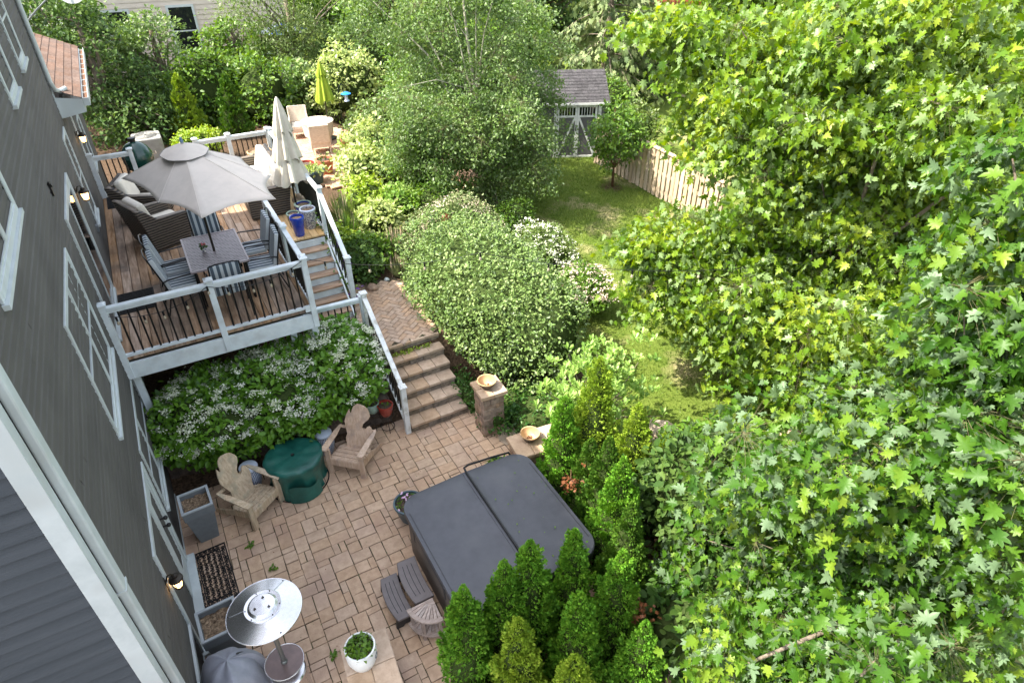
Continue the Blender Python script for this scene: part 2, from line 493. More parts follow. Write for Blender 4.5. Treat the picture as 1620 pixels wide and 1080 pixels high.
OVAL = tpl([(0, 0), (0.24, 0.22), (0.28, 0.5), (0.16, 0.8), (0, 1), (-0.16, 0.8), (-0.28, 0.5), (-0.24, 0.22)], 0.35)
_o = [(0, 0), (0.2, 0.55), (0.16, 0.85), (0, 1.0)]
OBLONG = tpl(_o + [(-x, y) for x, y in reversed(_o[1:-1])], 0.3)
SMALL = (np.array([(0, 0, 0), (0.33, 0.5, 0.08), (0, 1, 0), (-0.33, 0.5, 0.08)], float), np.array([(0, 1, 2), (0, 2, 3)]))
LANCE = (np.array([(0, 0, 0), (0.14, 0.45, 0.04), (0, 1, -0.05), (-0.14, 0.45, 0.04)], float), np.array([(0, 1, 2), (0, 2, 3)]))
SPRAY = (np.array([(0, 0, 0), (0.42, 0.42, 0.05), (0.22, 0.50, 0), (0.34, 0.86, 0.04), (0.08, 0.66, 0), (0, 1.05, 0.06),
                   (-0.10, 0.66, 0), (-0.30, 0.90, 0.0), (-0.22, 0.48, 0), (-0.44, 0.50, 0.03)], float),
         np.array([(0, 1, 2), (0, 2, 4), (2, 3, 4), (4, 5, 6), (0, 4, 6), (0, 6, 8), (6, 7, 8), (0, 8, 9)]))
BLADE = (np.array([(-0.02, 0, 0), (0.02, 0, 0), (0.012, 0.6, 0.05), (-0.012, 0.6, 0.05), (0, 1, 0.16)], float), np.array([(0, 1, 2), (0, 2, 3), (3, 2, 4)]))
PETAL = (np.array([(-0.5, -0.15, 0), (-0.15, -0.5, 0), (0.5, 0.1, 0), (0.1, 0.5, 0)], float), np.array([(0, 1, 2), (0, 2, 3)]))
FROND = (np.array([(-0.03, 0, 0), (0.03, 0, 0), (0.10, 0.3, -0.02), (0.2, 0.6, -0.12), (0.02, 0.5, -0.05), (0, 1, -0.25), (-0.02, 0.5, -0.05), (-0.2, 0.62, -0.12), (-0.1, 0.3, -0.02)], float),
         np.array([(0, 1, 2), (0, 2, 8), (8, 2, 4), (8, 4, 6), (2, 3, 4), (4, 5, 6), (8, 6, 7)]))


def nrm(a):
    return a / (np.linalg.norm(a, axis=-1, keepdims=True) + 1e-9)


def leaf_obj(name, C, D, Nn, S, tp, mats, parent=None, mi=None):
    """one mesh of leaves: centres C, tip directions D, face normals Nn, lengths S. C is relative to the parent."""
    C = np.asarray(C, float); n = len(C)
    D = nrm(D)
    Nn = nrm(Nn - D * np.sum(Nn * D, axis=1, keepdims=True))
    X = np.cross(D, Nn)
    V, F = tp
    P = C[:, None, :] + S[:, None, None] * (X[:, None, :] * V[None, :, 0:1] + D[:, None, :] * V[None, :, 1:2] + Nn[:, None, :] * V[None, :, 2:3])
    P = P.reshape(-1, 3)
    k = len(V); q = len(F)
    I = (F[None] + (np.arange(n) * k)[:, None, None]).reshape(-1)
    me = bpy.data.meshes.new(name)
    me.vertices.add(n * k)
    me.vertices.foreach_set('co', P.reshape(-1).astype(np.float32))
    me.loops.add(n * q * 3)
    me.loops.foreach_set('vertex_index', I.astype(np.int32))
    me.polygons.add(n * q)
    me.polygons.foreach_set('loop_start', (np.arange(n * q) * 3).astype(np.int32))
    try: me.polygons.foreach_set('loop_total', np.full(n * q, 3, np.int32))
    except Exception: pass
    if not isinstance(mats, (list, tuple)): mats = [mats]
    for m in mats: me.materials.append(m)
    if mi is not None:
        me.polygons.foreach_set('material_index', np.repeat(mi, q).astype(np.int32))
    me.update(calc_edges=True)
    me.validate()
    o = bpy.data.objects.new(name, me)
    COL.objects.link(o)
    if parent is not None: o.parent = parent
    return o


def bump_fn(rng, amp, k=5):
    A = rng.normal(size=(k, 3)) * 3.2
    ph = rng.uniform(0, 6.28, k)
    def f(d):
        return 1 + amp * np.mean(np.sin(d @ A.T + ph), axis=1) * 2.2
    return f


def shell_pts(rng, n, rad, inner=0.6, amp=0.18, zmin=-1.0, sq=2.0):
    d = nrm(rng.normal(size=(int(n * 1.6) + 20, 3)))
    d = d[d[:, 2] > zmin][:n]
    f = bump_fn(rng, amp)(d)
    if sq != 2.0:
        q = (np.abs(d) ** sq).sum(1) ** (-1 / sq)
        f = f * q
    r = rng.uniform(inner ** 2, 1, len(d)) ** 0.5
    rad = np.array(rad, float)
    return d * (f * r)[:, None] * rad, nrm(d / rad), r


def orient(rng, out, up=0.8, rnd=0.6, outw=0.5, droop=0.25, tipout=0.6, tipup=0.0):
    n = len(out)
    N = nrm(out * outw + np.array([0, 0, up]) + rng.normal(size=(n, 3)) * rnd)
    D = nrm(rng.normal(size=(n, 3)) * 0.8 + out * tipout + np.array([0, 0, tipup - droop]))
    return N, D


TWIGS = []


def foliage(rng, parts, n_cl, per, rc, size, tp, mats, parent, name='crown', flat=0.6, inner=0.55, amp=0.18, zmin=-1,
            up=0.8, rnd=0.6, outw=0.5, droop=0.25, tipout=0.6, tipup=0.0, sq=2.0, sizevar=0.35, bough=None):
    """leaves in clusters spread through a few ellipsoids. parts = [(centre, radii, weight)]"""
    Cs, Os = [], []
    TWIGS.clear()
    tot = sum(p[2] for p in parts)
    cl_all = []
    for c, rad, wgt in parts:
        k = max(1, int(n_cl * wgt / tot))
        if bough:
            # leaf clusters sit on drooping boughs, so the crown has layers and gaps
            nb_, rb = bough
            nb_ = max(3, int(nb_ * wgt / tot))
            bp_, bo, _ = shell_pts(rng, nb_, rad, inner, amp, zmin, sq)
            nb_ = len(bp_)
            j = rng.integers(0, nb_, k)
            bn = nrm(bo * 0.55 + np.array([0, 0, 0.9]) + rng.normal(size=bo.shape) * 0.25)
            bt = nrm(np.cross(bn, nrm(rng.normal(size=bo.shape))))
            bb = np.cross(bn, bt)
            rr = rb * rng.uniform(0.6, 1.35, nb_)
            aa = rng.uniform(0, 2 * PI, k); q = np.sqrt(rng.uniform(0, 1, k)) * (1 + 0.25 * np.sin(3 * aa + j))
            off_ = (bt[j] * np.cos(aa)[:, None] + bb[j] * np.sin(aa)[:, None]) * (q * rr[j])[:, None] + bn[j] * (rng.normal(size=k) * 0.10 * rr[j] - 0.35 * q ** 2 * rr[j])[:, None]
            p = bp_[j] + off_
            o = nrm(bn[j] * 0.8 + nrm(off_) * 0.5)
            cl_all.append(bp_ + np.array(c))
            TWIGS.append((bp_[j] + np.array(c), p + np.array(c)))
            p = p + np.array(c)
        else:
            p, o, r = shell_pts(rng, k, rad, inner, amp, zmin, sq)
            p = p + np.array(c)
            cl_all.append(p)
        m = np.repeat(p, per, axis=0)
        oo = np.repeat(o, per, axis=0)
        off = rng.normal(size=m.shape) * rc * np.array([1, 1, flat])
        Cs.append(m + off); Os.append(nrm(oo + nrm(off) * 0.4))
    C = np.vstack(Cs); O = np.vstack(Os)
    N, D = orient(rng, O, up, rnd, outw, droop, tipout, tipup)
    S = size * (1 + rng.uniform(-sizevar, sizevar, len(C)))
    o = leaf_obj(name, C, D, N, S, tp, mats, parent)
    return o, np.vstack(cl_all)


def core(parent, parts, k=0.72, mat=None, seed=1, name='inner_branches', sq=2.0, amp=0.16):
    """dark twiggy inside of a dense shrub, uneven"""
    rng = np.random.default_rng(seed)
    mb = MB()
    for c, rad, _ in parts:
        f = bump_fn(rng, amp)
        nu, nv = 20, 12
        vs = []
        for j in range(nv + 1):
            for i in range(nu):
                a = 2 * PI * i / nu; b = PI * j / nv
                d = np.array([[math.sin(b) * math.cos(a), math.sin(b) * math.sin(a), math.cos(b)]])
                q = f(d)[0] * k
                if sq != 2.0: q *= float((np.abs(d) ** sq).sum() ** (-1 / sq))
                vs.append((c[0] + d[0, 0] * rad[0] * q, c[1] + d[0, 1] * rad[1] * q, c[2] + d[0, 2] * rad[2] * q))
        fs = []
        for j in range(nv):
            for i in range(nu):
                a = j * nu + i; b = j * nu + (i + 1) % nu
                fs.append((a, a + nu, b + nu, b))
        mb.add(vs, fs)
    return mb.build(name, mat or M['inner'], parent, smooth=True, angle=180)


def twigs(parent, mat, r=0.004):
    A = np.vstack([a for a, b in TWIGS]); B = np.vstack([b for a, b in TWIGS])
    n = len(A)
    d = nrm(B - A); x = nrm(np.cross(d, [0.3, 0.2, 0.9])); y = np.cross(d, x)
    Md = (A + B) / 2 + [0, 0, 0.03]
    V = []
    for P, q in ((A, r), (Md, r * 0.7), (B, r * 0.35)):
        for k in range(3):
            a = 2 * PI * k / 3
            V.append(P + (x * math.cos(a) + y * math.sin(a)) * q)
    V = np.stack(V, 1).reshape(-1, 3)
    F = []
    for s in (0, 3):
        for k in range(3):
            a, b = s + k, s + (k + 1) % 3
            F += [(a, b, b + 3), (a, b + 3, a + 3)]
    F = (np.array(F)[None] + (np.arange(n) * 9)[:, None, None]).reshape(-1, 3)
    me = bpy.data.meshes.new('twigs')
    me.from_pydata(V.tolist(), [], F.tolist())
    me.materials.append(mat)
    o = bpy.data.objects.new('twigs', me)
    COL.objects.link(o)
    o.parent = parent
    return o


def trunk(parent, pts, rad, mat, targets=None, rng=None, br=0.25, n=9, name='trunk', nb=30, sag=0.1, tz=(0.3, 1.0)):
    """tapered trunk plus limbs that reach toward the leaf clusters"""
    mb = MB()
    mb.tube(pts, rad, n)
    P = [Vector(p) for p in pts]
    if targets is not None and len(targets):
        idx = rng.choice(len(targets), min(nb, len(targets)), replace=False)
        for i in idx:
            t = Vector(targets[i])
            u = rng.uniform(*tz)
            s = u * (len(P) - 1); a = int(min(s, len(P) - 2)); fr = s - a
            b = P[a].lerp(P[a + 1], fr)
            r = (rad[a] * (1 - fr) + rad[a + 1] * fr)
            if b.z > t.z: b = P[0].lerp(P[1], 0.8) if len(P) > 1 else b
            mid = b.lerp(t, 0.5) + Vector((rng.normal() * 0.08, rng.normal() * 0.08, sag * (t - b).length))
            r0 = max(0.012, r * br * 1.6)
            mb.tube([b, b.lerp(mid, 0.5), mid, t.lerp(mid, 0.3), t], [r0, r0 * 0.85, r0 * 0.6, r0 * 0.4, 0.005], 6, cap=False)
    return mb.build(name, mat, parent, smooth=True, angle=180)


G = {}
G['maple'] = LEAF('maple_leaves', [(0.05, 0.12, 0.008), (0.10, 0.19, 0.012), (0.17, 0.265, 0.020), (0.29, 0.36, 0.040)], back=(0.19, 0.28, 0.10), trans=0.38, rough=0.4, spec=0.35, clump=0.9)
G['nearmaple'] = LEAF('near_maple_leaves', [(0.022, 0.07, 0.006), (0.042, 0.112, 0.008), (0.078, 0.165, 0.012), (0.18, 0.26, 0.024)], back=(0.13, 0.20, 0.10), trans=0.34, rough=0.45, spec=0.3, clump=1.0)
G['aspen'] = LEAF('birch_leaves', [(0.065, 0.13, 0.024), (0.11, 0.19, 0.045), (0.20, 0.28, 0.085)], back=(0.20, 0.27, 0.13), trans=0.34, rough=0.4, spec=0.4)
G['arb'] = LEAF('arborvitae_sprays', [(0.05, 0.15, 0.012), (0.10, 0.25, 0.02), (0.19, 0.35, 0.03)], trans=0.15, rough=0.6, spec=0.2, clump=4)
G['arbY'] = LEAF('golden_arborvitae_sprays', [(0.11, 0.20, 0.015), (0.20, 0.31, 0.025), (0.34, 0.43, 0.05)], trans=0.15, rough=0.6, spec=0.2, clump=4)
G['arbD'] = LEAF('dark_arborvitae_sprays', [(0.03, 0.09, 0.010), (0.06, 0.14, 0.014), (0.11, 0.20, 0.02)], trans=0.12, rough=0.6, spec=0.2, clump=4)
G['hedge'] = LEAF('hedge_leaves', [(0.075, 0.14, 0.03), (0.12, 0.20, 0.045), (0.19, 0.28, 0.08), (0.27, 0.33, 0.13)], back=(0.16, 0.22, 0.12), trans=0.2, clump=2)
G['loose'] = LEAF('loose_shrub_leaves', [(0.08, 0.13, 0.035), (0.13, 0.19, 0.06), (0.22, 0.25, 0.11), (0.28, 0.23, 0.14)], trans=0.2, clump=2)
G['visc'] = LEAF('flowering_shrub_leaves', [(0.065, 0.16, 0.012), (0.11, 0.25, 0.02), (0.18, 0.34, 0.035)], back=(0.12, 0.22, 0.08), trans=0.25, clump=2)
G['magn'] = LEAF('pale_green_leaves', [(0.13, 0.26, 0.04), (0.22, 0.36, 0.07), (0.34, 0.46, 0.13)], back=(0.3, 0.38, 0.16), trans=0.35)
G['lime'] = LEAF('lime_leaves', [(0.14, 0.24, 0.02), (0.25, 0.36, 0.04), (0.38, 0.46, 0.07)], trans=0.3)
G['limewhite'] = LEAF('cream_edged_leaves', [(0.16, 0.24, 0.05), (0.32, 0.40, 0.12), (0.55, 0.58, 0.30)], trans=0.3, clump=3)
G['mid'] = LEAF('mid_green_leaves', [(0.05, 0.125, 0.010), (0.095, 0.19, 0.016), (0.17, 0.27, 0.028)], back=(0.13, 0.2, 0.08), trans=0.28)
G['dark'] = LEAF('dark_green_leaves', [(0.025, 0.065, 0.012), (0.05, 0.10, 0.018), (0.10, 0.16, 0.032)], back=(0.1, 0.15, 0.08), trans=0.22, rough=0.6, spec=0.2)
G['olive'] = LEAF('olive_leaves', [(0.06, 0.11, 0.02), (0.11, 0.17, 0.035), (0.20, 0.27, 0.08)], back=(0.22, 0.26, 0.14), trans=0.28)
G['conifer'] = LEAF('spruce_needles', [(0.06, 0.10, 0.03), (0.13, 0.18, 0.06), (0.22, 0.25, 0.11)], trans=0.1, rough=0.6)
G['ivy'] = LEAF('ivy_leaves', [(0.02, 0.07, 0.012), (0.05, 0.13, 0.02), (0.10, 0.20, 0.03)], trans=0.2)
G['blade'] = LEAF('grass_blades', [(0.06, 0.12, 0.012), (0.10, 0.175, 0.02), (0.19, 0.24, 0.055)], trans=0.25)
G['tuft'] = LEAF('ornamental_grass', [(0.10, 0.15, 0.05), (0.20, 0.24, 0.10), (0.36, 0.36, 0.22)], trans=0.2)

# ================================================================== SETTING
def sm(x):
    x = np.clip(x, 0, 1)
    return x * x * (3 - 2 * x)


def H(x, y):
    x = np.asarray(x, float); y = np.asarray(y, float)
    up_ = 0.93 * sm((y - 8.9) / 0.75) * sm((6.4 - x) / 2.3)
    lawn = 0.40 * sm((y - 6) / 11) 
    left = sm((8.5 - x) / 3.0) * sm((y - 13) / 4) * 0.95
    far = 0.5 * sm((y - 26) / 14)
    h = np.maximum(np.maximum(up_, left), lawn) + far
    pat = sm((4.4 - x) / 0.25) * sm((8.85 - y) / 0.2)
    return h * (1 - pat) - 0.035 * pat


def Hs(x, y):
    return float(H(x, y))


def ground_mesh():
    xs = np.concatenate([np.linspace(-60, -4, 24), np.arange(-3.8, 14.01, 0.2), np.linspace(14.5, 110, 60)])
    ys = np.concatenate([np.linspace(-20, 2.0, 10), np.arange(2.2, 24.01, 0.2), np.linspace(24.6, 160, 80)])
    X, Y = np.meshgrid(xs, ys, indexing='ij')
    Z = H(X, Y)
    a, b = X.shape
    vs = np.column_stack([X.ravel(), Y.ravel(), Z.ravel()])
    fs = []
    for i in range(a - 1):
        for j in range(b - 1):
            p = i * b + j
            fs.append((p, p + b, p + b + 1, p + 1))
    me = bpy.data.meshes.new('ground')
    me.from_pydata(vs.tolist(), [], fs)
    me.polygons.foreach_set('use_smooth', [True] * len(fs))
    o = bpy.data.objects.new('ground', me)
    COL.objects.link(o)
    # lawn with worn patches; mulch in the planting beds near the house
    m, nt, b_ = nmat('lawn_and_mulch')
    N, L = nt.nodes, nt.links
    tc = N.new('ShaderNodeTexCoord')
    def noise(s, d=5):
        n = N.new('ShaderNodeTexNoise'); n.inputs['Scale'].default_value = s; n.inputs['Detail'].default_value = d
        L.new(tc.outputs['Object'], n.inputs['Vector']); return n.outputs['Fac']
    def ramp(f, lo, hi, c1, c2):
        r = N.new('ShaderNodeValToRGB'); e = r.color_ramp.elements
        e[0].position, e[1].position = lo, hi; e[0].color = (*c1, 1); e[1].color = (*c2, 1)
        L.new(f, r.inputs[0]); return r.outputs[0]
    def mix(f, a_, b2):
        x = N.new('ShaderNodeMix'); x.data_type = 'RGBA'
        L.new(f, x.inputs['Factor']); L.new(a_, x.inputs[6]); L.new(b2, x.inputs[7]); return x.outputs[2]
    g1 = ramp(noise(1.3), 0.3, 0.7, (0.07, 0.12, 0.014), (0.14, 0.18, 0.03))
    g2 = ramp(noise(60, 8), 0.3, 0.7, (0.045, 0.085, 0.012), (0.16, 0.195, 0.045))
    x0 = N.new('ShaderNodeMix'); x0.data_type = 'RGBA'; x0.inputs['Factor'].default_value = 0.5
    L.new(g1, x0.inputs[6]); L.new(g2, x0.inputs[7])
    dry = ramp(noise(25, 8), 0.3, 0.7, (0.20, 0.17, 0.08), (0.42, 0.36, 0.2))
    df = N.new('ShaderNodeMapRange'); df.inputs['From Min'].default_value = 0.55; df.inputs['From Max'].default_value = 0.72
    L.new(noise(0.9, 7), df.inputs[0])
    c = mix(df.outputs[0], x0.outputs[2], dry)
    mul = ramp(noise(22, 9), 0.3, 0.7, (0.028, 0.018, 0.011), (0.13, 0.085, 0.055))
    at = N.new('ShaderNodeAttribute'); at.attribute_name = 'bed'
    c = mix(at.outputs['Fac'], c, mul)
    L.new(c, b_.inputs['Base Color'])
    b_.inputs['Roughness'].default_value = 0.95
    b_.inputs['Specular IOR Level'].default_value = 0.1
    bp = N.new('ShaderNodeBump'); bp.inputs['Strength'].default_value = 0.7; bp.inputs['Distance'].default_value = 0.03
    L.new(noise(45, 9), bp.inputs['Height']); L.new(bp.outputs[0], b_.inputs['Normal'])
    me.materials.append(m)
    x, y = X.ravel(), Y.ravel()
    bed = ((x < 6.55) & (y > 8) & (y < 19)) | ((x < 5.6) & (y < 9)) | ((x < 8.6) & (y > 13.6) & (y < 25)) | ((y > 19.2) & (y < 27) & (x < 16)) | (x < 3.5)
    bed |= (np.hypot(x - 12.05, y - 15.05) < 0.35) | ((x > 14.2) & (x < 20) & (y < 8.5))
    at_ = me.attributes.new('bed', 'FLOAT', 'POINT')
    at_.data.foreach_set('value', bed.astype(np.float32))
    tag(o, kind='structure')
    o['label'] = 'mown green lawn with dry worn patches and bark mulch beds'


ground_mesh()


def patio():
    """random-size rectangular pavers, real blocks with dark joints"""
    rng = random.Random(7)
    U = 0.096
    x0, y0 = -1.29, 1.9
    nx, ny = 55, 75
    occ = [[False] * ny for _ in range(nx)]
    mb = MB()
    def ok(cx, cy):
        return cx < 3.95 and cy < 9.02
    for j in range(ny):
        for i in range(nx):
            if occ[i][j]: continue
            opts = [(2, 2)] * 4 + [(3, 2)] * 5 + [(2, 3)] * 3 + [(3, 3)] * 1 + [(1, 2)] * 1 + [(2, 1)] * 2
            rng.shuffle(opts)
            for (a, b) in opts + [(1, 1)]:
                if i + a <= nx and j + b <= ny and all(not occ[i + p][j + q] for p in range(a) for q in range(b)):
                    break
            for p in range(a):
                for q in range(b): occ[i + p][j + q] = True
            X0, Y0 = x0 + i * U, y0 + j * U
            X1, Y1 = X0 + a * U, Y0 + b * U
            if not ok((X0 + X1) / 2, (Y0 + Y1) / 2): continue
            dz = rng.uniform(-0.003, 0.003)
            g = 0.0048
            mb.block(X0 + g, Y0 + g, -0.06, X1 - g, Y1 - g, dz, ch=0.006, jit=0.0045, rng=rng)
    tag(mb.build('patio', M['paver']), 'tan concrete paver patio in a random rectangular pattern', kind='structure')
    jb = MB().box(-1.3, 1.8, -0.2, 4.0, 9.05, -0.012)
    tag(jb.build('patio_joints', M['joint']), 'dark joint sand under the patio pavers', kind='structure')


patio()


def herring():
    """herringbone brick path on the upper level beside the deck stairs"""
    rng = random.Random(3)
    mb = MB()
    Wd, Ln = 0.105, 0.21
    poly = [(2.62, 9.62), (3.78, 9.62), (4.0, 11.2), (3.75, 11.9), (2.75, 12.1), (2.62, 11.0)]
    def inside(x, y):
        c = False; n = len(poly)
        for i in range(n):
            x1, y1 = poly[i]; x2, y2 = poly[(i + 1) % n]
            if (y1 > y) != (y2 > y) and x < (x2 - x1) * (y - y1) / (y2 - y1) + x1: c = not c
        return c
    z = 1.0
    rot = R(38)
    cx, cy = 3.2, 10.7
    Mx = Matrix.Translation((cx, cy, 0)) @ Matrix.Rotation(rot, 4, 'Z')
    for i in range(-16, 17):
        for j in range(-10, 11):
            # standard herringbone lattice
            for (ox, oy, w_, h_) in ((0, 0, 2, 1), (2, -1, 1, 2)):
                X = i + 2 * j + ox
                Y = i - 2 * j + oy
                X, Y = X * Wd, Y * Wd
                q = Mx @ Vector((X + w_ * Wd / 2, Y + h_ * Wd / 2, 0))
                if not inside(q.x, q.y): continue
                g = 0.004
                mb.block(X + g, Y + g, z - 0.05, X + w_ * Wd - g, Y + h_ * Wd - g, z + rng.uniform(-0.002, 0.002), ch=0.006, jit=0.002, rng=rng, Mx=Mx)
    tag(mb.build('path', M['paver2']), 'herringbone brick path at the top of the stone steps', kind='structure')
    b = MB().prism([(2.55, 9.6), (3.78, 9.6), (4.08, 11.2), (3.8, 12.0), (2.75, 12.2), (2.55, 11.0)], 0.4, z - 0.01)
    tag(b.build('path_bed', M['joint']), 'sand bed under the brick path', kind='structure')


herring()

def back_patio():
    rng = random.Random(5)
    mb = MB()
    z = 1.02
    for i in range(20):
        for j in range(30):
            x = 3.3 + i * 0.2 + (0.1 if j % 2 else 0); y = 17.2 + j * 0.2
            if (x - 4.9) ** 2 / 2.6 + (y - 20.2) ** 2 / 9.5 > 1: continue
            mb.block(x + .004, y + .004, z - 0.05, x + .196, y + .196, z + rng.uniform(-.003, .003), ch=0.008, jit=.004, rng=rng)
    tag(mb.build('back_patio', M['pinkflag']), 'small sunlit patio of sandy pavers behind the deck', kind='structure')
back_patio()

# ---- grass blades on the lawn
def grass():
    rng = np.random.default_rng(11)
    n = 90000
    x = rng.uniform(5.6, 13.6, n); y = rng.uniform(4.5, 18.5, n)
    keep = ~((x < 6.6) & (y > 7.4)) & ~((x < 8.6) & (y > 13.4)) & ~((x > 12.7) & (y < 6))
    x, y = x[keep], y[keep]
    C = np.column_stack([x, y, H(x, y) - 0.005])
    n = len(C)
    D = nrm(np.column_stack([rng.normal(size=n) * 0.5, rng.normal(size=n) * 0.5, np.ones(n)]))
    Nn = rng.normal(size=(n, 3)) * [1, 1, 0.2]
    o = leaf_obj('grass', C, D, Nn, rng.uniform(0.04, 0.09, n), (np.array([(-0.09, 0, 0), (0.09, 0, 0), (0, 1, 0.2)], float), np.array([(0, 1, 2)])), G['blade'])
    tag(o, 'short mown lawn grass between hedge and wooden fence', 'grass', kind='stuff')
grass()

# ================================================================== HOUSE
WX = -1.3
house = thing('house', 'grey clapboard two-storey house with white trim along the left side', 'house', (WX, 9.0, 0))


rg_ = random.Random(77)


def siding_strip(mb, x, y0, y1, z0, z1, step=0.105, th=0.024, d=1):
    """lapped courses on a wall facing +x"""
    z = z0
    while z < z1 - 1e-6:
        t = min(z + step, z1)
        h = t - z
        P = [(0.001, z), (th, z), (th - 0.004, z + 0.62 * h), (th - 0.012, z + 0.76 * h), (0.004, z + 0.86 * h), (0.001, t)]
        ya = y0
        first = rg_.uniform(0.8, 3.6)
        while ya < y1 - 0.01:
            yb = min(ya + (first if ya == y0 else 3.66), y1)
            o_ = rg_.uniform(-0.0015, 0.0015)
            vs = [(x + a + (o_ if i < 3 else 0), y, b) for i, (a, b) in enumerate(P) for y in (ya, yb - (0.004 if yb < y1 else 0))]
            mb.add(vs, [(2 * i, 2 * i + 1, 2 * i + 3, 2 * i + 2) for i in range(4)])
            mb.add(vs[8:], [(0, 1, 3, 2)], mi=1)  # top strip takes the dark material: shade under the next lap, painted in
            ya = yb
        z = t


def siding_strip_y(mb, y, x0, x1, z0, z1, step=0.105, th=0.013):
    z = z0
    while z < z1 - 1e-6:
        t = min(z + step, z1)
        vs = [(x0, y - th, z), (x1, y - th, z), (x1, y - 0.002, t), (x0, y - 0.002, t), (x0, y - 0.002, z), (x1, y - 0.002, z)]
        mb.add(vs, [(0, 1, 2, 3), (4, 5, 1, 0)])
        z = t


mb = MB()
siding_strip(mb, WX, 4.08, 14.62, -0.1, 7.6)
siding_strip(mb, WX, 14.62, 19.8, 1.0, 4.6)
mb.box(-7, 4.1, -0.1, WX, 14.62, 7.6)
mb.box(-7, 14.62, 0.6, WX, 19.8, 4.6)
mb.build('wall', [M['siding'], MAT('painted_lap_shadow', (0.035, 0.033, 0.03), (0.06, 0.057, 0.052), 6, rough=0.9)], house, world=True)  # second, darker material paints the shadow line under each lap
mb = MB()
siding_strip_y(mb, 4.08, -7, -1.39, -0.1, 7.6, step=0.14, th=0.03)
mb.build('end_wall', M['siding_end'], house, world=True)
# two-storey roof (its eave is above the frame, it throws the shade on deck and patio)
mb = MB()
mb.add([(-7.4, 3.7, 7.55), (-0.85, 3.7, 7.55), (-0.85, 15.0, 7.55), (-7.4, 15.0, 7.55), (-4.1, 3.7, 9.2), (-4.1, 15.0, 9.2),
        ], [(0, 1, 2, 3)[::-1], (1, 2, 5, 4), (3, 0, 4, 5), (0, 1, 4), (2, 3, 5)])
mb.build('main_roof', M['shingle'], house, world=True)
# corner boards and downspouts
MB().box(-1.40, 4.05, -0.1, -1.262, 4.19, 7.5).build('corner_board', M['white'], house, world=True, bevel=0.004)
MB().box(-1.29, 14.58, 4.5, -1.262, 14.68, 7.5).build('corner_board', M['white'], house, world=True)
MB().box(-1.31, 16.30, 2.0, -1.262, 16.45, 4.5).build('corner_board', M['white'], house, world=True)
ds = MB()
ds.box(-1.275, 4.235, -0.05, -1.205, 4.375, 7.5)
ds.build('downspout', M['white'], house, world=True, bevel=0.016)
for z in (0.6, 3.32, 6.4):
    MB().box(-1.28, 4.229, z, -1.199, 4.381, z + 0.03).build('downspout_strap', M['white'], house, world=True)
ds = MB()
ds.tube([(-1.235, 14.50, 7.5), (-1.235, 14.50, 5.15), (-1.215, 14.56, 5.0), (-1.16, 14.75, 4.93), (-1.08, 14.95, 4.93)], 0.04, 10)
ds.build('downspout', M['white'], house, world=True, smooth=True)
# lower section: roof with shingle courses, box return, gutter
rf = MB()
rng = random.Random(2)
def roofpt(s, y):     # s: distance up the slope from the eave edge x=-0.86
    return (-0.86 - s * 0.90, y, 4.80 + s * 0.43)
for k in range(22):
    s0, s1 = k * 0.14, (k + 1) * 0.14
    y = 14.62
    while y < 19.9:
        y2 = min(y + rng.uniform(0.25, 0.4), 19.95)
        a, b, c, d = roofpt(s0, y), roofpt(s0, y2), roofpt(s1, y2), roofpt(s1, y)
        z = 0.012
        rf.add([(a[0], a[1], a[2] + z), (b[0], b[1], b[2] + z), (c[0], c[1], c[2] + 0.002), (d[0], d[1], d[2] + 0.002), (a[0], a[1], a[2]), (b[0], b[1], b[2])],
               [(0, 1, 2, 3), (4, 5, 1, 0)])
        y = y2 - 0.001
rf.add([roofpt(0, 14.62), roofpt(0, 19.95), roofpt(3.1, 19.95), roofpt(3.1, 14.62)], [(0, 1, 2, 3)])
roof = rf.build('roof', M['shingle'], house, world=True)
bx = MB()
bx.add([(-1.29, 14.63, 4.48), (-0.86, 14.63, 4.55), (-0.86, 14.63, 4.78), (-1.29, 14.63, 4.86), (-1.29, 19.8, 4.48), (-0.86, 19.8, 4.55), (-0.86, 19.8, 4.78), (-1.29, 19.8, 4.86)],
       [(0, 1, 2, 3), (0, 4, 5, 1), (1, 5, 6, 2), (4, 7, 6, 5)])
bx.build('eave_box', M['white'], house, world=True)
gt = MB()
gt.box(-0.855, 14.66, 4.66, -0.845, 19.8, 4.79); gt.box(-0.765, 14.66, 4.66, -0.755, 19.8, 4.79); gt.box(-0.855, 14.66, 4.65, -0.755, 19.8, 4.662)
gt.box(-0.855, 14.655, 4.65, -0.755, 14.665, 4.79)
for k in range(9): gt.box(-0.85, 15.1 + k * 0.55, 4.783, -0.757, 15.115 + k * 0.55, 4.792)
gut = gt.build('gutter', M['white'], house, world=True)
MB().box(-0.843, 14.7, 4.69, -0.767, 19.8, 4.755).build('leaf_litter', M['debris'], gut, world=True)


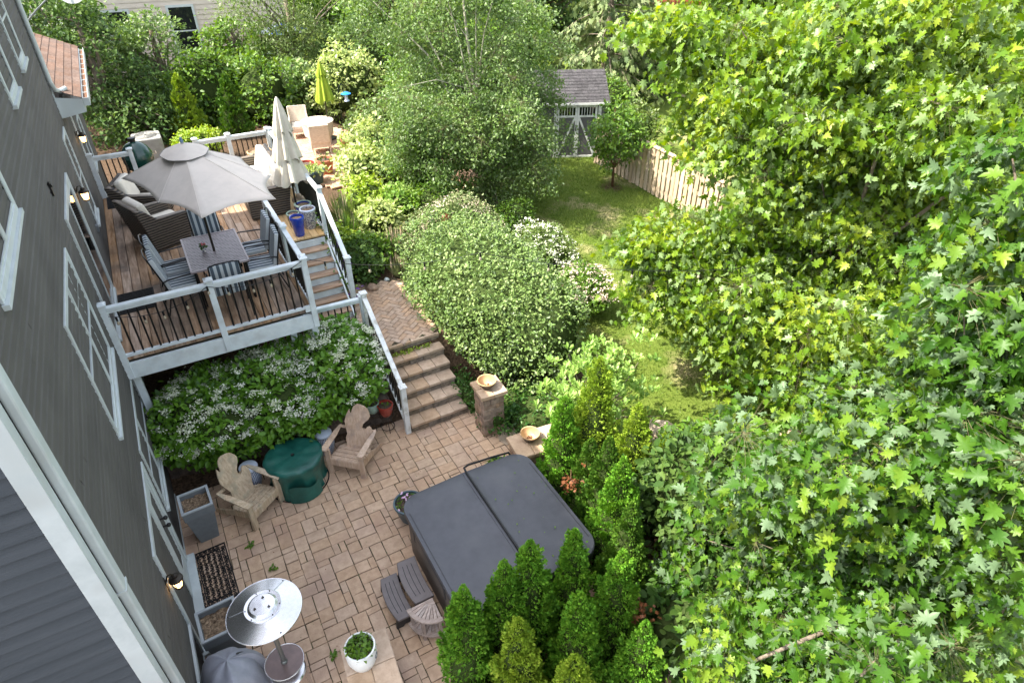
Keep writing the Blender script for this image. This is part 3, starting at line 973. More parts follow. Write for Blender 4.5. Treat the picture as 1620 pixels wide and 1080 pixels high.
def window(y0, y1, z0, z1, mull=None, label=None, grid=False, trim=0.075, screen=(True, True)):
    """double-hung windows side by side on the +x wall"""
    x = WX
    f = MB()
    f.box(x + 0.006, y0, z0, x + 0.04, y0 + trim, z1)
    f.box(x + 0.006, y1 - trim, z0, x + 0.04, y1, z1)
    f.box(x + 0.005, y0 + trim, z0, x + 0.045, y1 - trim, z0 + trim)
    f.box(x + 0.005, y0 + trim, z1 - trim, x + 0.038, y1 - trim, z1)
    fr = f.build('window', M['white'], house, world=True, bevel=0.004)
    MB().box(x + 0.005, y0 - 0.02, z0 - 0.045, x + 0.07, y1 + 0.02, z0 - 0.002).build('sill', M['white'], fr, world=True)
    cells = [(y0 + trim, y1 - trim)] if mull is None else [(y0 + trim, mull - 0.03), (mull + 0.03, y1 - trim)]
    if mull is not None:
        MB().box(x + 0.006, mull - 0.03, z0 + trim, x + 0.036, mull + 0.03, z1 - trim).build('mullion', M['white'], fr, world=True)
    for i, (a, b) in enumerate(cells):
        zb, zt = z0 + trim, z1 - trim
        zm = (zb + zt) / 2
        s = MB()
        w_ = 0.03
        for (q0, q1, dx) in ((zb, zm + 0.015, 0.012), (zm - 0.015, zt, 0.0)):
            s.box(x + 0.012 + dx, a, q0, x + 0.022 + dx, a + w_, q1)
            s.box(x + 0.012 + dx, b - w_, q0, x + 0.022 + dx, b, q1)
            s.box(x + 0.0125 + dx, a + w_, q0, x + 0.0215 + dx, b - w_, q0 + w_)
            s.box(x + 0.0125 + dx, a + w_, q1 - w_, x + 0.0215 + dx, b - w_, q1)
        if grid and i == 1:
            s.box(x + 0.017, (a + b) / 2 - 0.005, zb, x + 0.023, (a + b) / 2 + 0.005, zt)
            s.box(x + 0.0172, a, (zm + zt) / 2 - 0.005, x + 0.0228, b, (zm + zt) / 2 + 0.005)
        s.build('sash', M['white'], fr, world=True)
        MB().box(x + 0.003, a, zb, x + 0.0145, b, zt).build('pane', M['screen'] if screen[i] else M['glass'], fr, world=True)
    return fr


window(6.88, 8.85, 2.88, 4.40, mull=7.88, grid=True, screen=(True, False))
window(7.65, 9.66, 0.86, 1.99, mull=8.45, screen=(True, False))
window(11.70, 12.66, 5.9, 7.1)
window(9.64, 10.62, 5.9, 7.1)
window(5.3, 7.26, 5.51, 7.0, mull=6.3)
window(13.30, 14.14, 2.9, 4.47, screen=(False, False))
window(17.42, 18.3, 2.6, 3.75, screen=(False, False))
# patio slider on the deck level
def slider(y0, y1, z0, z1):
    x = WX
    f = MB()
    f.box(x + 0.006, y0, z0, x + 0.045, y0 + 0.09, z1); f.box(x + 0.006, y1 - 0.09, z0, x + 0.045, y1, z1)
    f.box(x + 0.005, y0 + 0.09, z1 - 0.09, x + 0.043, y1 - 0.09, z1)
    f.box(x + 0.005, y0 + 0.09, z0, x + 0.07, y1 - 0.09, z0 + 0.05)
    d = f.build('sliding_door', M['white'], house, world=True, bevel=0.004)
    ym = (y0 + y1) / 2
    f = MB()
    for a, b, dx in ((y0 + 0.09, ym + 0.04, 0.0), (ym - 0.04, y1 - 0.09, 0.014)):
        f.box(x + 0.01 + dx, a, z0 + 0.05, x + 0.022 + dx, a + 0.07, z1 - 0.09); f.box(x + 0.01 + dx, b - 0.07, z0 + 0.05, x + 0.022 + dx, b, z1 - 0.09)
        f.box(x + 0.0105 + dx, a + 0.07, z0 + 0.05, x + 0.0215 + dx, b - 0.07, z0 + 0.14); f.box(x + 0.0105 + dx, a + 0.07, z1 - 0.17, x + 0.0215 + dx, b - 0.07, z1 - 0.09)
    f.build('door_frame', M['white'], d, world=True)
    MB().box(x + 0.003, y0 + 0.09, z0 + 0.05, x + 0.0135, ym + 0.04, z1 - 0.09).build('pane', M['screen'], d, world=True)
    MB().box(x + 0.003, ym + 0.041, z0 + 0.05, x + 0.026, y1 - 0.09, z1 - 0.09).build('pane', M['glass'], d, world=True)
    hb = MB()
    hb.box(x + 0.03, 11.12, 3.34, x + 0.075, 11.15, 3.56); hb.box(x + 0.03, 11.12, 3.34, x + 0.04, 11.22, 3.56); hb.box(x + 0.065, 11.151, 3.34, x + 0.075, 11.21, 3.365); hb.box(x + 0.065, 11.151, 3.535, x + 0.075, 11.21, 3.56)
    hb.build('handle', M['black'], d, world=True)
slider(9.84, 11.80, 2.32, 4.38)
# lower french doors with a storm door half open
def lower_door():
    x = WX; y0, y1, z0, z1 = 5.78, 7.42, 0.02, 2.0
    f = MB()
    f.box(x + 0.006, y0, z0, x + 0.045, y0 + 0.09, z1); f.box(x + 0.006, y1 - 0.09, z0, x + 0.045, y1, z1); f.box(x + 0.005, y0 + 0.09, z1 - 0.09, x + 0.043, y1 - 0.09, z1)
    d = f.build('patio_door', M['white'], house, world=True, bevel=0.004)
    MB().box(x + 0.005, y0 - 0.05, -0.01, x + 0.14, y1 + 0.03, 0.045).build('threshold', M['white'], d, world=True, bevel=0.006)
    f = MB()
    f.box(x + 0.01, 6.65, z0 + 0.05, x + 0.035, 6.87, z1 - 0.09)
    f.box(x + 0.01, 7.2, z0 + 0.05, x + 0.033, 7.33, z1 - 0.09)
    f.box(x + 0.0105, 6.87, z0 + 0.05, x + 0.03, 7.2, 0.35); f.box(x + 0.0105, 6.87, 1.72, x + 0.03, 7.2, z1 - 0.09)
    f.build('door_leaf', M['white'], d, world=True, bevel=0.004)
    MB().box(x + 0.003, 6.87, 0.35, x + 0.017, 7.2, 1.72).build('pane', M['glass'], d, world=True)
    f = MB()
    f.box(x + 0.003, 5.87, z0 + 0.05, x + 0.02, 6.65, z1 - 0.09)
    f.build('screen_panel', M['screen'], d, world=True)
    for z in (1.28, 1.42):
        k = MB()
        k.tube([(x + 0.03, 6.9, z), (x + 0.09, 6.9, z)], 0.014, 8)
        k.lathe([(0.0, -0.028), (0.022, -0.02), (0.03, 0), (0.022, 0.02), (0.0, 0.028)], (x + 0.10, 6.9, z), 12)
        k.build('handle', M['black'], d, world=True, smooth=True)
lower_door()
MB().box(WX + 0.004, 7.47, -0.02, WX + 0.035, 9.7, 0.045).build('base_trim', M['white'], house, world=True)
MB().box(WX + 0.004, 4.45, 0.0, WX + 0.035, 5.72, 0.045).build('base_trim', M['white'], house, world=True)
# lower-left vertical trim seen below the lamp
MB().box(WX + 0.004, 4.9, 0.60, WX + 0.05, 5.80, 0.68).build('ledge_trim', M['white'], house, world=True)
def lantern(y, z, label):
    t = thing('wall_lantern', label, 'wall lamp', (WX, y, z), 0, 'carriage lanterns fixed to the house wall')
    MB().box(0.013, -0.045, -0.12, 0.03, 0.045, 0.10).build('backplate', M['bronze'], t, bevel=0.004)
    MB().tube([(0.03, 0, 0.02), (0.06, 0, 0.10), (0.10, 0, 0.11), (0.125, 0, 0.06)], 0.009, 8).build('arm', M['bronze'], t, smooth=True)
    MB().lathe([(0.0, 0.075), (0.03, 0.07), (0.034, 0.045), (0.075, 0.02), (0.08, 0.0), (0.07, 0.0), (0, 0.02)], (0.125, 0, 0), 18).build('lamp_cap', M['bronze'], t, smooth=True)
    MB().lathe([(0.055, -0.002), (0.05, -0.06), (0.036, -0.125), (0.0, -0.13)], (0.125, 0, 0), 12).build('lamp_glass', M['lamp_glass'], t, smooth=True)
    c = MB()
    for k in range(6):
        a = k * PI / 3
        c.tube([(0.125 + 0.058 * math.cos(a), 0.058 * math.sin(a), 0.0), (0.125 + 0.04 * math.cos(a), 0.04 * math.sin(a), -0.13)], 0.0045, 5)
    c.lathe([(0.042, -0.125), (0.046, -0.14), (0.02, -0.155), (0.0, -0.16)], (0.125, 0, 0), 14)
    c.build('cage', M['bronze'], t, smooth=True)
    return t
lantern(12.20, 3.90, 'lit bronze lantern beside the white sliding door on the deck')
lantern(5.78, 1.52, 'lit bronze lantern on the wall above the patio planter')
lantern(15.9, 3.80, 'small dark lantern on the far wall under the brown roof')
t = thing('wall_hook', 'small dark hook standing off the grey siding high on the wall', 'hook', (WX, 9.7, 4.85))
MB().box(0.013, -0.022, -0.09, 0.045, 0.022, 0.09).build('plate', M['black'], t)
MB().tube([(0.02, 0, 0.06), (0.05, 0, 0.06), (0.055, 0, 0.02)], 0.010, 6).build('prong', M['black'], t)
t = thing('electric_box', 'little grey socket box on the wall beside the sliding door', 'socket box', (WX, 13.0, 2.95))
MB().box(0.013, -0.05, -0.06, 0.05, 0.05, 0.06).build('case', M['planter'], t, bevel=0.006)
MB().box(0.05, -0.035, -0.045, 0.056, 0.035, 0.045).build('cover_flap', M['planter'], t, bevel=0.003)
t = thing('satellite_dish', 'pale satellite dish on a bracket above the brown roof', 'satellite dish', (-0.75, 15.2, 5.05))
MB().lathe([(0.0, 0.0), (0.13, 0.012), (0.21, 0.04), (0.23, 0.05), (0.23, 0.055), (0.20, 0.05), (0, 0.012)], n=28).build('reflector', M['white'], t, smooth=True)
t.children[0].rotation_euler = (R(70), 0, R(-10)); t.children[0].location = (0.3, 0, 1.42)
MB().tube([(-0.54, -0.55, 1.0), (-0.3, -0.5, 1.2), (0.0, -0.2, 1.4), (0.3, 0.02, 1.42)], 0.015, 8).build('mast', M['greypole'], t, smooth=True)

# ================================================================== DECK
DZ = 2.3
deck = thing('wooden_deck', 'raised wooden deck with weathered brown boards and white beam', 'deck', (0.1, 9.4, 0))
rng = random.Random(9)
mb = MB()
x = -1.27
while x < 1.5:
    y = 9.44
    y2 = rng.uniform(11.5, 14.5)
    for (a, b) in ((y, y2), (y2 + 0.004, 16.35)):
        mb.block(x, a, DZ - 0.035, x + 0.136, b, DZ, ch=0.004, jit=0.0015, rng=rng)
    x += 0.1445
mb.build('decking', M['boards'], deck, world=True)
mb = MB()
x = 1.56
while x < 2.5:
    mb.block(x, 12.1, DZ - 0.035, x + 0.136, 16.3, DZ + 0.002, ch=0.004, jit=0.0015, rng=rng)
    x += 0.1415
mb.build('newer_decking', M['newboards'], deck, world=True)
MB().box(-1.27, 9.36, 1.98, 1.60, 9.41, 2.25).build('front_beam', M['white2'], deck, world=True, bevel=0.005)
MB().box(1.56, 9.412, 2.0, 1.60, 12.05, 2.25).build('side_beam', M['white2'], deck, world=True)
MB().box(2.56, 12.05, 2.0, 2.60, 16.3, 2.26).build('side_beam', M['white2'], deck, world=True)
MB().box(-1.27, 16.36, 2.0, 2.60, 16.40, 2.26).build('back_beam', M['white2'], deck, world=True)
j = MB()
y = 9.8
while y < 16.2:
    j.box(-1.27, y, 2.02, 1.555, y + 0.04, 2.26)
    if y > 12.1: j.box(1.601, y, 2.02, 2.555, y + 0.04, 2.26)
    y += 0.4
j.build('joists', M['greywood'], deck, world=True)
for (px, py) in ((-1.2, 9.55), (1.2, 9.75), (1.53, 9.55), (1.2, 13), (2.5, 13), (2.5, 16.1), (-0.2, 12)):
    MB().box(px - 0.05, py - 0.05, 0.2, px + 0.05, py + 0.05, 2.02).build('support_post', M['white2'], deck, world=True, bevel=0.004)
MB().box(1.13, 9.69, 1.88, 1.27, 9.81, 1.98).build('post_bracket', M['white2'], deck, world=True)
MB().box(1.42, 9.335, 2.32, 1.50, 9.36, 2.44).build('deck_light', M['white2'], deck, world=True, bevel=0.003)


def railing(label, posts, base, top_h=0.90, name='deck_railing', bal=0.118, mid=None, post_h=None, capz=0.06, low=0.09, postw=0.09, drop=0.0, mat=None, nobal=()):
    """posts: list of (x, y, ground_z). Straight runs between neighbouring posts, level or sloping"""
    mat = mat or M['white2']
    t = thing(name, label, 'railing', base)
    for (x, y, z) in posts:
        h = top_h + 0.045 + capz * 0.3
        p = MB().box(x - postw / 2, y - postw / 2, z - drop, x + postw / 2, y + postw / 2, z + h)
        po = p.build('post', mat, t, world=True, bevel=0.005)
        c = MB()
        c.box(x - postw * 0.72, y - postw * 0.72, z + h, x + postw * 0.72, y + postw * 0.72, z + h + 0.022)
        c.add([(x - postw * 0.6, y - postw * 0.6, z + h + 0.022), (x + postw * 0.6, y - postw * 0.6, z + h + 0.022), (x + postw * 0.6, y + postw * 0.6, z + h + 0.022), (x - postw * 0.6, y + postw * 0.6, z + h + 0.022),
               (x - postw * 0.3, y - postw * 0.3, z + h + 0.042), (x + postw * 0.3, y - postw * 0.3, z + h + 0.042), (x + postw * 0.3, y + postw * 0.3, z + h + 0.042), (x - postw * 0.3, y + postw * 0.3, z + h + 0.042)],
              [(0, 1, 5, 4), (1, 2, 6, 5), (2, 3, 7, 6), (3, 0, 4, 7), (4, 5, 6, 7)])
        co = c.build('post_cap', mat, po, world=True, bevel=0.003)
    for k in range(len(posts) - 1):
        a = Vector(posts[k]); b = Vector(posts[k + 1])
        d = b - a
        hd = Vector((d.x, d.y, 0)); L_ = hd.length; e = hd / L_
        a2 = a + d * (postw / 2 / L_); b2 = b - d * (postw / 2 / L_)
        MB().bar(a2 + Vector((0, 0, top_h)), b2 + Vector((0, 0, top_h)), 0.085, 0.05).build('top_rail', mat, t, world=True, bevel=0.008)
        MB().bar(a2 + Vector((0, 0, top_h - 0.05)), b2 + Vector((0, 0, top_h - 0.05)), 0.03, 0.05).build('under_rail', mat, t, world=True)
        MB().bar(a2 + Vector((0, 0, low)), b2 + Vector((0, 0, low)), 0.05, 0.045).build('bottom_rail', mat, t, world=True, bevel=0.004)
        if k in nobal: continue
        n = max(2, int(round((L_ - postw) / bal)))
        for i in range(1, n):
            q = a2.lerp(b2, i / n)
            MB().tube([q + Vector((0, 0, low + 0.02)), q + Vector((0, 0, top_h - 0.06))], 0.0135, 8).build('baluster', M['black'], t, world=True, smooth=True)
    return t


railing('long white railing with black balusters along the front of the deck', [(-1.24, 9.38, DZ), (0.16, 9.38, DZ), (1.55, 9.38, DZ)], (0.1, 9.38, DZ), drop=0.30)
railing('white railing between the dining chairs and the deck stairs', [(1.55, 10.75, DZ), (1.55, 12.15, DZ)], (1.55, 11, DZ), bal=0.11)
# link from the corner post to the stair-side rail
t = railing('short white railing run beside the stairs next to the deck corner', [(1.555, 9.43, DZ), (1.555, 10.70, DZ)], (1.55, 10, DZ), postw=0.085)
railing('white outer railing that runs down beside the blue pots and stairs', [(2.56, 16.3, DZ), (2.56, 14.2, DZ), (2.56, 12.08, DZ), (2.62, 11.0, 1.28)], (2.56, 12.05, DZ))
railing('sunlit white railing at the far end of the deck', [(0.9, 16.35, DZ), (1.62, 16.35, DZ), (2.52, 16.35, DZ)], (1.9, 16.35, DZ))
railing('white railing between the house wall and the green grill', [(-1.22, 16.35, DZ), (-0.44, 16.35, DZ)], (-0.8, 16.35, DZ))
railing('small white landing railing above the flowering shrubs', [(1.62, 10.04, 1.05), (2.53, 10.04, 1.02)], (2.0, 10.04, 1.05), top_h=0.86)
railing('peeling white handrail going down beside the stone steps', [(2.56, 10.0, 1.02), (2.54, 8.30, 0.06)], (2.55, 8.3, 0), top_h=0.92, drop=0.06, mat=M['ppost'])

stt = thing('deck_stairs', 'wooden stairs with white risers from the deck to the landing', 'stairs', (2.05, 11.4, 1.05))
n = 6
for k in range(n + 1):
    z = DZ - (k + 1) * 0.178
    y = 12.06 - k * 0.205
    MB().box(1.62, y - 0.02, z + 0.0, 2.50, y, z + 0.178 - 0.04).build('riser', M['white2'], stt, world=True)
    if k < n:
        mb = MB()
        mb.block(1.615, y - 0.13, z - 0.035, 2.505, y - 0.022, z, ch=0.004)
        mb.block(1.615, y - 0.245, z - 0.035, 2.505, y - 0.134, z, ch=0.004)
        mb.build('tread', M['boards_x'], stt, world=True)
for x in (1.60, 2.51):
    MB().bar((x + 0.01, 12.05, 2.12), (x + 0.01, 10.8, 1.02), 0.03, 0.30).build('stringer', M['white2'], stt, world=True)
mb = MB()
x = 10.02
while x < 10.85:
    mb.block(1.6, x, 1.03, 2.6, x + 0.13, 1.065, ch=0.004)
    x += 0.137
mb.box(1.6, 10.0, 0.85, 2.6, 10.018, 1.03)
mb.build('landing', M['boards_x'], stt, world=True)

# stone steps: rock-face risers with slab treads
ss = thing('stone_steps', 'six wide stone steps from the patio up to the brick path', 'steps', (3.15, 8.9, 0))
rng = random.Random(21)
for k in range(6):
    z1 = 0.165 * (k + 1); y = 8.24 + 0.262 * k
    x0, x1 = 2.60 + 0.012 * k, 3.70 + 0.015 * k
    mb = MB()
    cuts = [x0] + sorted([x0 + (x1 - x0) * (i + rng.uniform(-0.12, 0.12)) / 4 for i in range(1, 4)]) + [x1]
    yb = y + 0.33 if k < 5 else y + 0.20
    for a, b in zip(cuts[:-1], cuts[1:]):
        mb.block(a + 0.003, y, z1 - 0.05, b - 0.003, yb, z1, ch=0.008, jit=0.004, rng=rng)
    if k == 5:
        mb.block(2.5, y + 0.01, z1 - 0.05, 2.6, yb, z1, ch=0.008, jit=0.004, rng=rng)
    mb.build('tread', M['tread_stone'], ss, world=True)
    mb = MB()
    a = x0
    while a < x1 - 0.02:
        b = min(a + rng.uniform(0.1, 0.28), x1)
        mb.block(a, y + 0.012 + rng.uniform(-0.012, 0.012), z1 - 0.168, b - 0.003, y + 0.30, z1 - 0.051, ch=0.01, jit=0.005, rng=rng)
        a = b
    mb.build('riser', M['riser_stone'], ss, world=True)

def block_wall(mb, x0, y0, x1, y1, z0, z1, th=0.2, bh=0.1, bl=0.22, rng=random):
    a = Vector((x0, y0, 0)); b = Vector((x1, y1, 0)); d = b - a; L_ = d.length
    ang = math.atan2(d.y, d.x)
    Mx = Matrix.Translation(a) @ Matrix.Rotation(ang, 4, 'Z')
    z = z0; k = 0
    while z < z1 - 0.01:
        s = -bl / 2 if k % 2 else 0
        while s < L_ - 0.01:
            e = min(s + bl * rng.uniform(0.8, 1.2), L_)
            o_ = rng.uniform(-0.008, 0.008)
            mb.block(max(s, 0) + 0.002, o_, z, e - 0.002, th + o_, min(z + bh, z1) - 0.003, ch=0.008, jit=0.003, rng=rng, Mx=Mx)
            s = e
        z += bh; k += 1
rng = random.Random(4)
rw = thing('retaining_wall', 'low dark block wall behind the flowering shrubs under the deck', 'retaining wall', (0.5, 8.95, 0))
mb = MB()
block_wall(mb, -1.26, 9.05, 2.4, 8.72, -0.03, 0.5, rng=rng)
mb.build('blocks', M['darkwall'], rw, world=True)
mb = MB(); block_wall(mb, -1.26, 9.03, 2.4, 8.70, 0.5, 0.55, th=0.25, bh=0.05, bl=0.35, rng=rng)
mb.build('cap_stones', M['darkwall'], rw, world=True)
# bed behind it, and the dark wall below the deck
bed = MB().add([(-1.3, 9.2, 0.48), (2.56, 8.95, 0.48), (2.56, 10.1, 0.85), (-1.3, 10.4, 0.8), (-1.3, 17, 1.0), (2.56, 17, 1.0)], [(0, 1, 2, 3), (3, 2, 5, 4)])
tag(bed.build('planting_bed_ground', M['soilD']), 'dark mulch slope under the deck', kind='structure')
gw = thing('timber_wall', 'short dark timber boards standing under the deck stairs', 'timber wall', (1.7, 10.3, 0.6))
mb = MB()
for k in range(5):
    mb.box(1.64 + 0.012 * k, 10.06, 0.85, 1.80 + 0.02 * k, 10.1, 1.03) if k == 9 else mb.box(1.62, 10.12 + k * 0.16, 0.6, 1.65, 10.27 + k * 0.16, 1.02)
mb.build('boards', M['greywood'], gw, world=True)

# pillars and seat walls
def pillar(label, x0, y0, x1, y1, z1, rz=0, over=0.05, caps=(2, 2)):
    cx, cy = (x0 + x1) / 2, (y0 + y1) / 2; w_, d_ = (x1 - x0) / 2, (y1 - y0) / 2
    t = thing('stone_pillar', label, 'pillar', (cx, cy, 0), rz)
    rng = random.Random(int(cx * 100))
    mb = MB()
    z = -0.03; k = 0
    while z < z1 - 0.09:
        zz = min(z + 0.105, z1 - 0.07)
        for s in range(4):
            Mx = Matrix.Rotation(s * PI / 2, 4, 'Z')
            hw, hd = (w_, d_) if s % 2 == 0 else (d_, w_)
            c = -hw + (hw * (0.7 if k % 2 else 1.2))
            for a, b in ((-hw, c), (c, hw - 0.1)):
                o_ = rng.uniform(-0.008, 0.008)
                mb.block(a + 0.002, -hd + o_, z, b - 0.002, -hd + 0.11, zz - 0.003, ch=0.008, jit=0.003, rng=rng, Mx=Mx)
        z = zz; k += 1
    mb.box(-w_ + 0.05, -d_ + 0.05, -0.03, w_ - 0.05, d_ - 0.05, z1 - 0.072)
    mb.build('blocks', M['block'], t)
    mb = MB()
    for i in range(caps[0]):
        for j_ in range(caps[1]):
            a0 = -w_ - over + i * (2 * (w_ + over)) / caps[0]; b0 = -d_ - over + j_ * (2 * (d_ + over)) / caps[1]
            mb.block(a0 + 0.002, b0 + 0.002, z1 - 0.07, a0 + 2 * (w_ + over) / caps[0] - 0.002, b0 + 2 * (d_ + over) / caps[1] - 0.002, z1, ch=0.01, jit=0.003, rng=rng)
    mb.build('cap_stones', M['tread_stone'], t)
    return t
pillar('square block pillar beside the stone steps with a bowl on its cap', 3.68, 7.50, 4.07, 7.90, 0.95, rz=R(-3))
pillar('low block pillar behind the hot tub with a bowl on top', 3.80, 6.38, 4.55, 6.84, 0.44, rz=R(-6), caps=(3, 1))
pillar('low seat wall of blocks under the white flower pot', 0.24, 3.5, 0.72, 4.66, 0.50, rz=R(-5), caps=(2, 3))
def bowl(x, y, z, label, r=0.16):
    t = thing('stoneware_bowl', label, 'bowl', (x, y, z), 0, 'tan bowls on the block pillars')
    MB().lathe([(0.0, 0.0), (r * 0.5, 0.0), (r * 0.56, 0.02), (r * 0.86, r * 0.45), (r * 1.0, r * 0.86)], n=36).build('bowl_outside', M['bowlD'], t, smooth=True)
    MB().lathe([(r, r * 0.86), (r * 1.05, r * 0.88), (r * 1.03, r * 0.95), (r * 0.93, r * 0.93), (r * 0.84, r * 0.62), (r * 0.66, r * 0.25), (r * 0.5, r * 0.12), (0, r * 0.10)], n=36).build('bowl_inside', M['bowl'], t, smooth=True)
    rg = np.random.default_rng(int(x * 10)); n = 40
    C = rg.normal(size=(n, 3)) * [r * .16, r * .16, 0.003] + [0, 0, r * 0.16]
    leaf_obj('debris', C, rg.normal(size=(n, 3)) * [1, 1, .1], rg.normal(size=(n, 3)) * .3 + [0, 0, 1], rg.uniform(.015, .04, n), SMALL, [M['deadleaf']], t)
bowl(3.84, 7.70, 0.952, 'tan bowl on the tall pillar beside the steps')
bowl(4.10, 6.68, 0.442, 'tan bowl on the low pillar behind the hot tub')
# flagstones
def flags(name, mat, lst, label, kind='structure', th=0.05):
    mb = MB(); rng = random.Random(len(lst))
    for (x, y, r) in lst:
        n = rng.randint(6, 8); ph = rng.uniform(0, 6)
        z = Hs(x, y)
        p = [(x + r * rng.uniform(0.8, 1.1) * math.cos(ph + i * 2 * PI / n), y + r * rng.uniform(0.75, 1.1) * math.sin(ph + i * 2 * PI / n)) for i in range(n)]
        mb.prism(p, z - 0.1, z + th * rng.uniform(0.8, 1.1))
    o = mb.build(name, mat, bevel=0.008)
    tag(o, label, kind=kind)
flags('stepping_stones', M['flag'], [(4.1, 7.3, .26), (4.35, 7.12, .2), (4.45, 7.5, .28), (4.15, 6.98, .14), (4.75, 7.0, .25)], 'irregular grey flagstones beyond the patio edge')
flags('lawn_slabs', M['flag'], [(6.42, 6.0, .3), (6.2, 5.72, .28)], 'two flat dark stone slabs at the edge of the lawn', th=0.16)
flags('neighbour_terrace', M['pinkflag'], [(8.4 + 0.62 * i + (0.3 if j % 2 else 0), 2.5 + 0.55 * j, .33) for i in range(7) for j in range(5)], 'pinkish flagstone terrace seen through the maple leaves', th=0.06)

# ================================================================== OBJECTS ON THE PATIO
def planter(label, x, y, rz, h=0.75, w_=0.38, fl=0.75, taper=0.62, soil_h=0.10):
    t = thing('tall_planter', label, 'planter', (x, y, 0), rz)
    a, b = w_ / 2 * taper, w_ / 2
    mb = MB()
    def ring(r, z, ry=None):
        ry = r if ry is None else ry
        return [(-r, -ry, z), (r, -ry, z), (r, ry, z), (-r, ry, z)]
    rr = [ring(a, 0), ring(b * 0.93, h - 0.17), ring(b, h - 0.165), ring(b, h), ring(b - 0.028, h), ring(b - 0.035, h - 0.16)]
    vs = sum(rr, [])
    fs = [(3, 2, 1, 0)]
    for i in range(3):
        for k in range(4): fs.append((i * 4 + k, i * 4 + (k + 1) % 4, i * 4 + 4 + (k + 1) % 4, i * 4 + 4 + k))
    for k in range(4): fs.append((16 + k, 16 + (k + 1) % 4, 20 + (k + 1) % 4, 20 + k))
    mb.add(vs, fs)
    mb.build('box', M['planter'], t, bevel=0.004)
    mb = MB(); q = b + 0.004; iq = b - 0.03
    mb.box(-q, -q, h - 0.02, q, -iq, h + 0.006); mb.box(-q, iq, h - 0.02, q, q, h + 0.006); mb.box(-q, -iq, h - 0.02, -iq, iq, h + 0.005); mb.box(iq, -iq, h - 0.02, q, iq, h + 0.005)
    mb.build('rim', M['planter_rim'], t, bevel=0.003)
    mb = MB(); rg = random.Random(3); n = 12; vs = []; fs = []
    for i in range(n):
        for j in range(n):
            vs.append((-iq + 2 * iq * i / (n - 1), -iq + 2 * iq * j / (n - 1), h - soil_h + rg.uniform(-0.02, 0.02)))
    for i in range(n - 1):
        for j in range(n - 1): fs.append((i * n + j, i * n + n + j, i * n + n + j + 1, i * n + j + 1))
    mb.add(vs, fs)
    mb.build('soil', M['soil'], t)
    return t
planter('tall tapered grey planter of bark beside the first wooden chair', -0.92, 7.74, R(3), w_=0.42)
planter('grey planter of bark between the scroll mat and the patio heater', -0.94, 5.64, R(3), w_=0.46, h=0.72)

def scroll_mat():
    t = thing('door_mat', 'black rubber scrollwork mat in front of the white patio door', 'door mat', (-0.97, 6.93, 0.0), R(2))
    w_, l_ = 0.25, 0.51
    mb = MB()
    def ringbar(a, b, c, d, q=0.014):
        for (x0, y0, x1, y1) in ((a, b, c, b + q), (a, d - q, c, d), (a, b + q, a + q, d - q), (c - q, b + q, c, d - q)):
            mb.box(x0, y0, 0.004, x1, y1, 0.016)
    ringbar(-w_, -l_, w_, l_, 0.018)
    ringbar(-w_ + 0.085, -l_ + 0.085, w_ - 0.085, l_ - 0.085, 0.012)
    def scroll(cx, cy, r, a0, turns=1.35, s=1, tk=0.0048):
        pts = []
        N_ = 18
        for i in range(N_ + 1):
            u = i / N_
            a = a0 + s * u * turns * 2 * PI
            rr = r * (1 - 0.8 * u)
            pts.append((cx + rr * math.cos(a), cy + rr * math.sin(a), 0.010))
        for p, q in zip(pts[:-1], pts[1:]): mb.bar(p, q, tk * 2, 0.010)
    rg = random.Random(8)
    k = 0
    y = -l_ + 0.05
    while y < l_ - 0.03:
        for x in (-w_ + 0.05, w_ - 0.05):
            scroll(x, y, 0.030, k * 1.57, s=1 if k % 2 else -1)
        y += 0.059; k += 1
    x = -w_ + 0.10
    while x < w_ - 0.08:
        for y in (-l_ + 0.05, l_ - 0.05): scroll(x, y, 0.030, k * 1.57, s=1 if k % 2 else -1)
        x += 0.059; k += 1
    for j in range(14):
        for i in range(5):
            cx = -0.128 + i * 0.064; cy = -l_ + 0.125 + j * 0.0588
            scroll(cx, cy, 0.029, (i + j) * 1.57, s=1 if (i + j) % 2 else -1, tk=0.0045)
    mb.build('scrollwork', M['rubber'], t)
scroll_mat()
def plain_mat(label, x, y, w_, l_, z, rz=0):
    t = thing('boot_mat', label, 'mat', (x, y, z), rz)
    MB().box(-w_, -l_, 0.002, w_, l_, 0.012).build('mat', MAT('looped_mat', (0.012, 0.012, 0.012), (0.09, 0.085, 0.075), 55, rough=0.9, bump=1.0, bscale=90, lo=0.55, hi=0.72), t, bevel=0.004)
    mb = MB()
    for i in range(15):
        mb.box(-w_ + 0.02, -l_ + 0.03 + i * (2 * l_ - 0.06) / 14 - 0.005, 0.012, w_ - 0.02, -l_ + 0.03 + i * (2 * l_ - 0.06) / 14 + 0.005, 0.019)
    mb.build('ribs', M['rubber'], t)
plain_mat('black ribbed mat on the deck boards by the front railing', -0.95, 11.15, 0.28, 0.36, DZ)
plain_mat('dark mat at the far end of the deck by the house wall', -0.93, 15.95, 0.27, 0.36, DZ)

# -------- wooden chairs with a mitten-shaped back
_mit = [(1085, 440), (1098, 405), (1085, 365), (1096, 325), (1080, 275), (1070, 235), (1083, 178), (1104, 132), (1112, 160), (1122, 162), (1128, 130),
        (1140, 104), (1165, 84), (1190, 84), (1222, 92), (1252, 110), (1268, 140), (1275, 165), (1262, 192), (1240, 214), (1220, 236), (1214, 262), (1224, 280),
        (1242, 274), (1256, 250), (1272, 243), (1288, 252), (1298, 285), (1292, 330), (1268, 375), (1248, 440)]
MIT = [((x - 1170) / 228 * 0.50, (440 - y) / 356 * 0.80) for x, y in _mit]

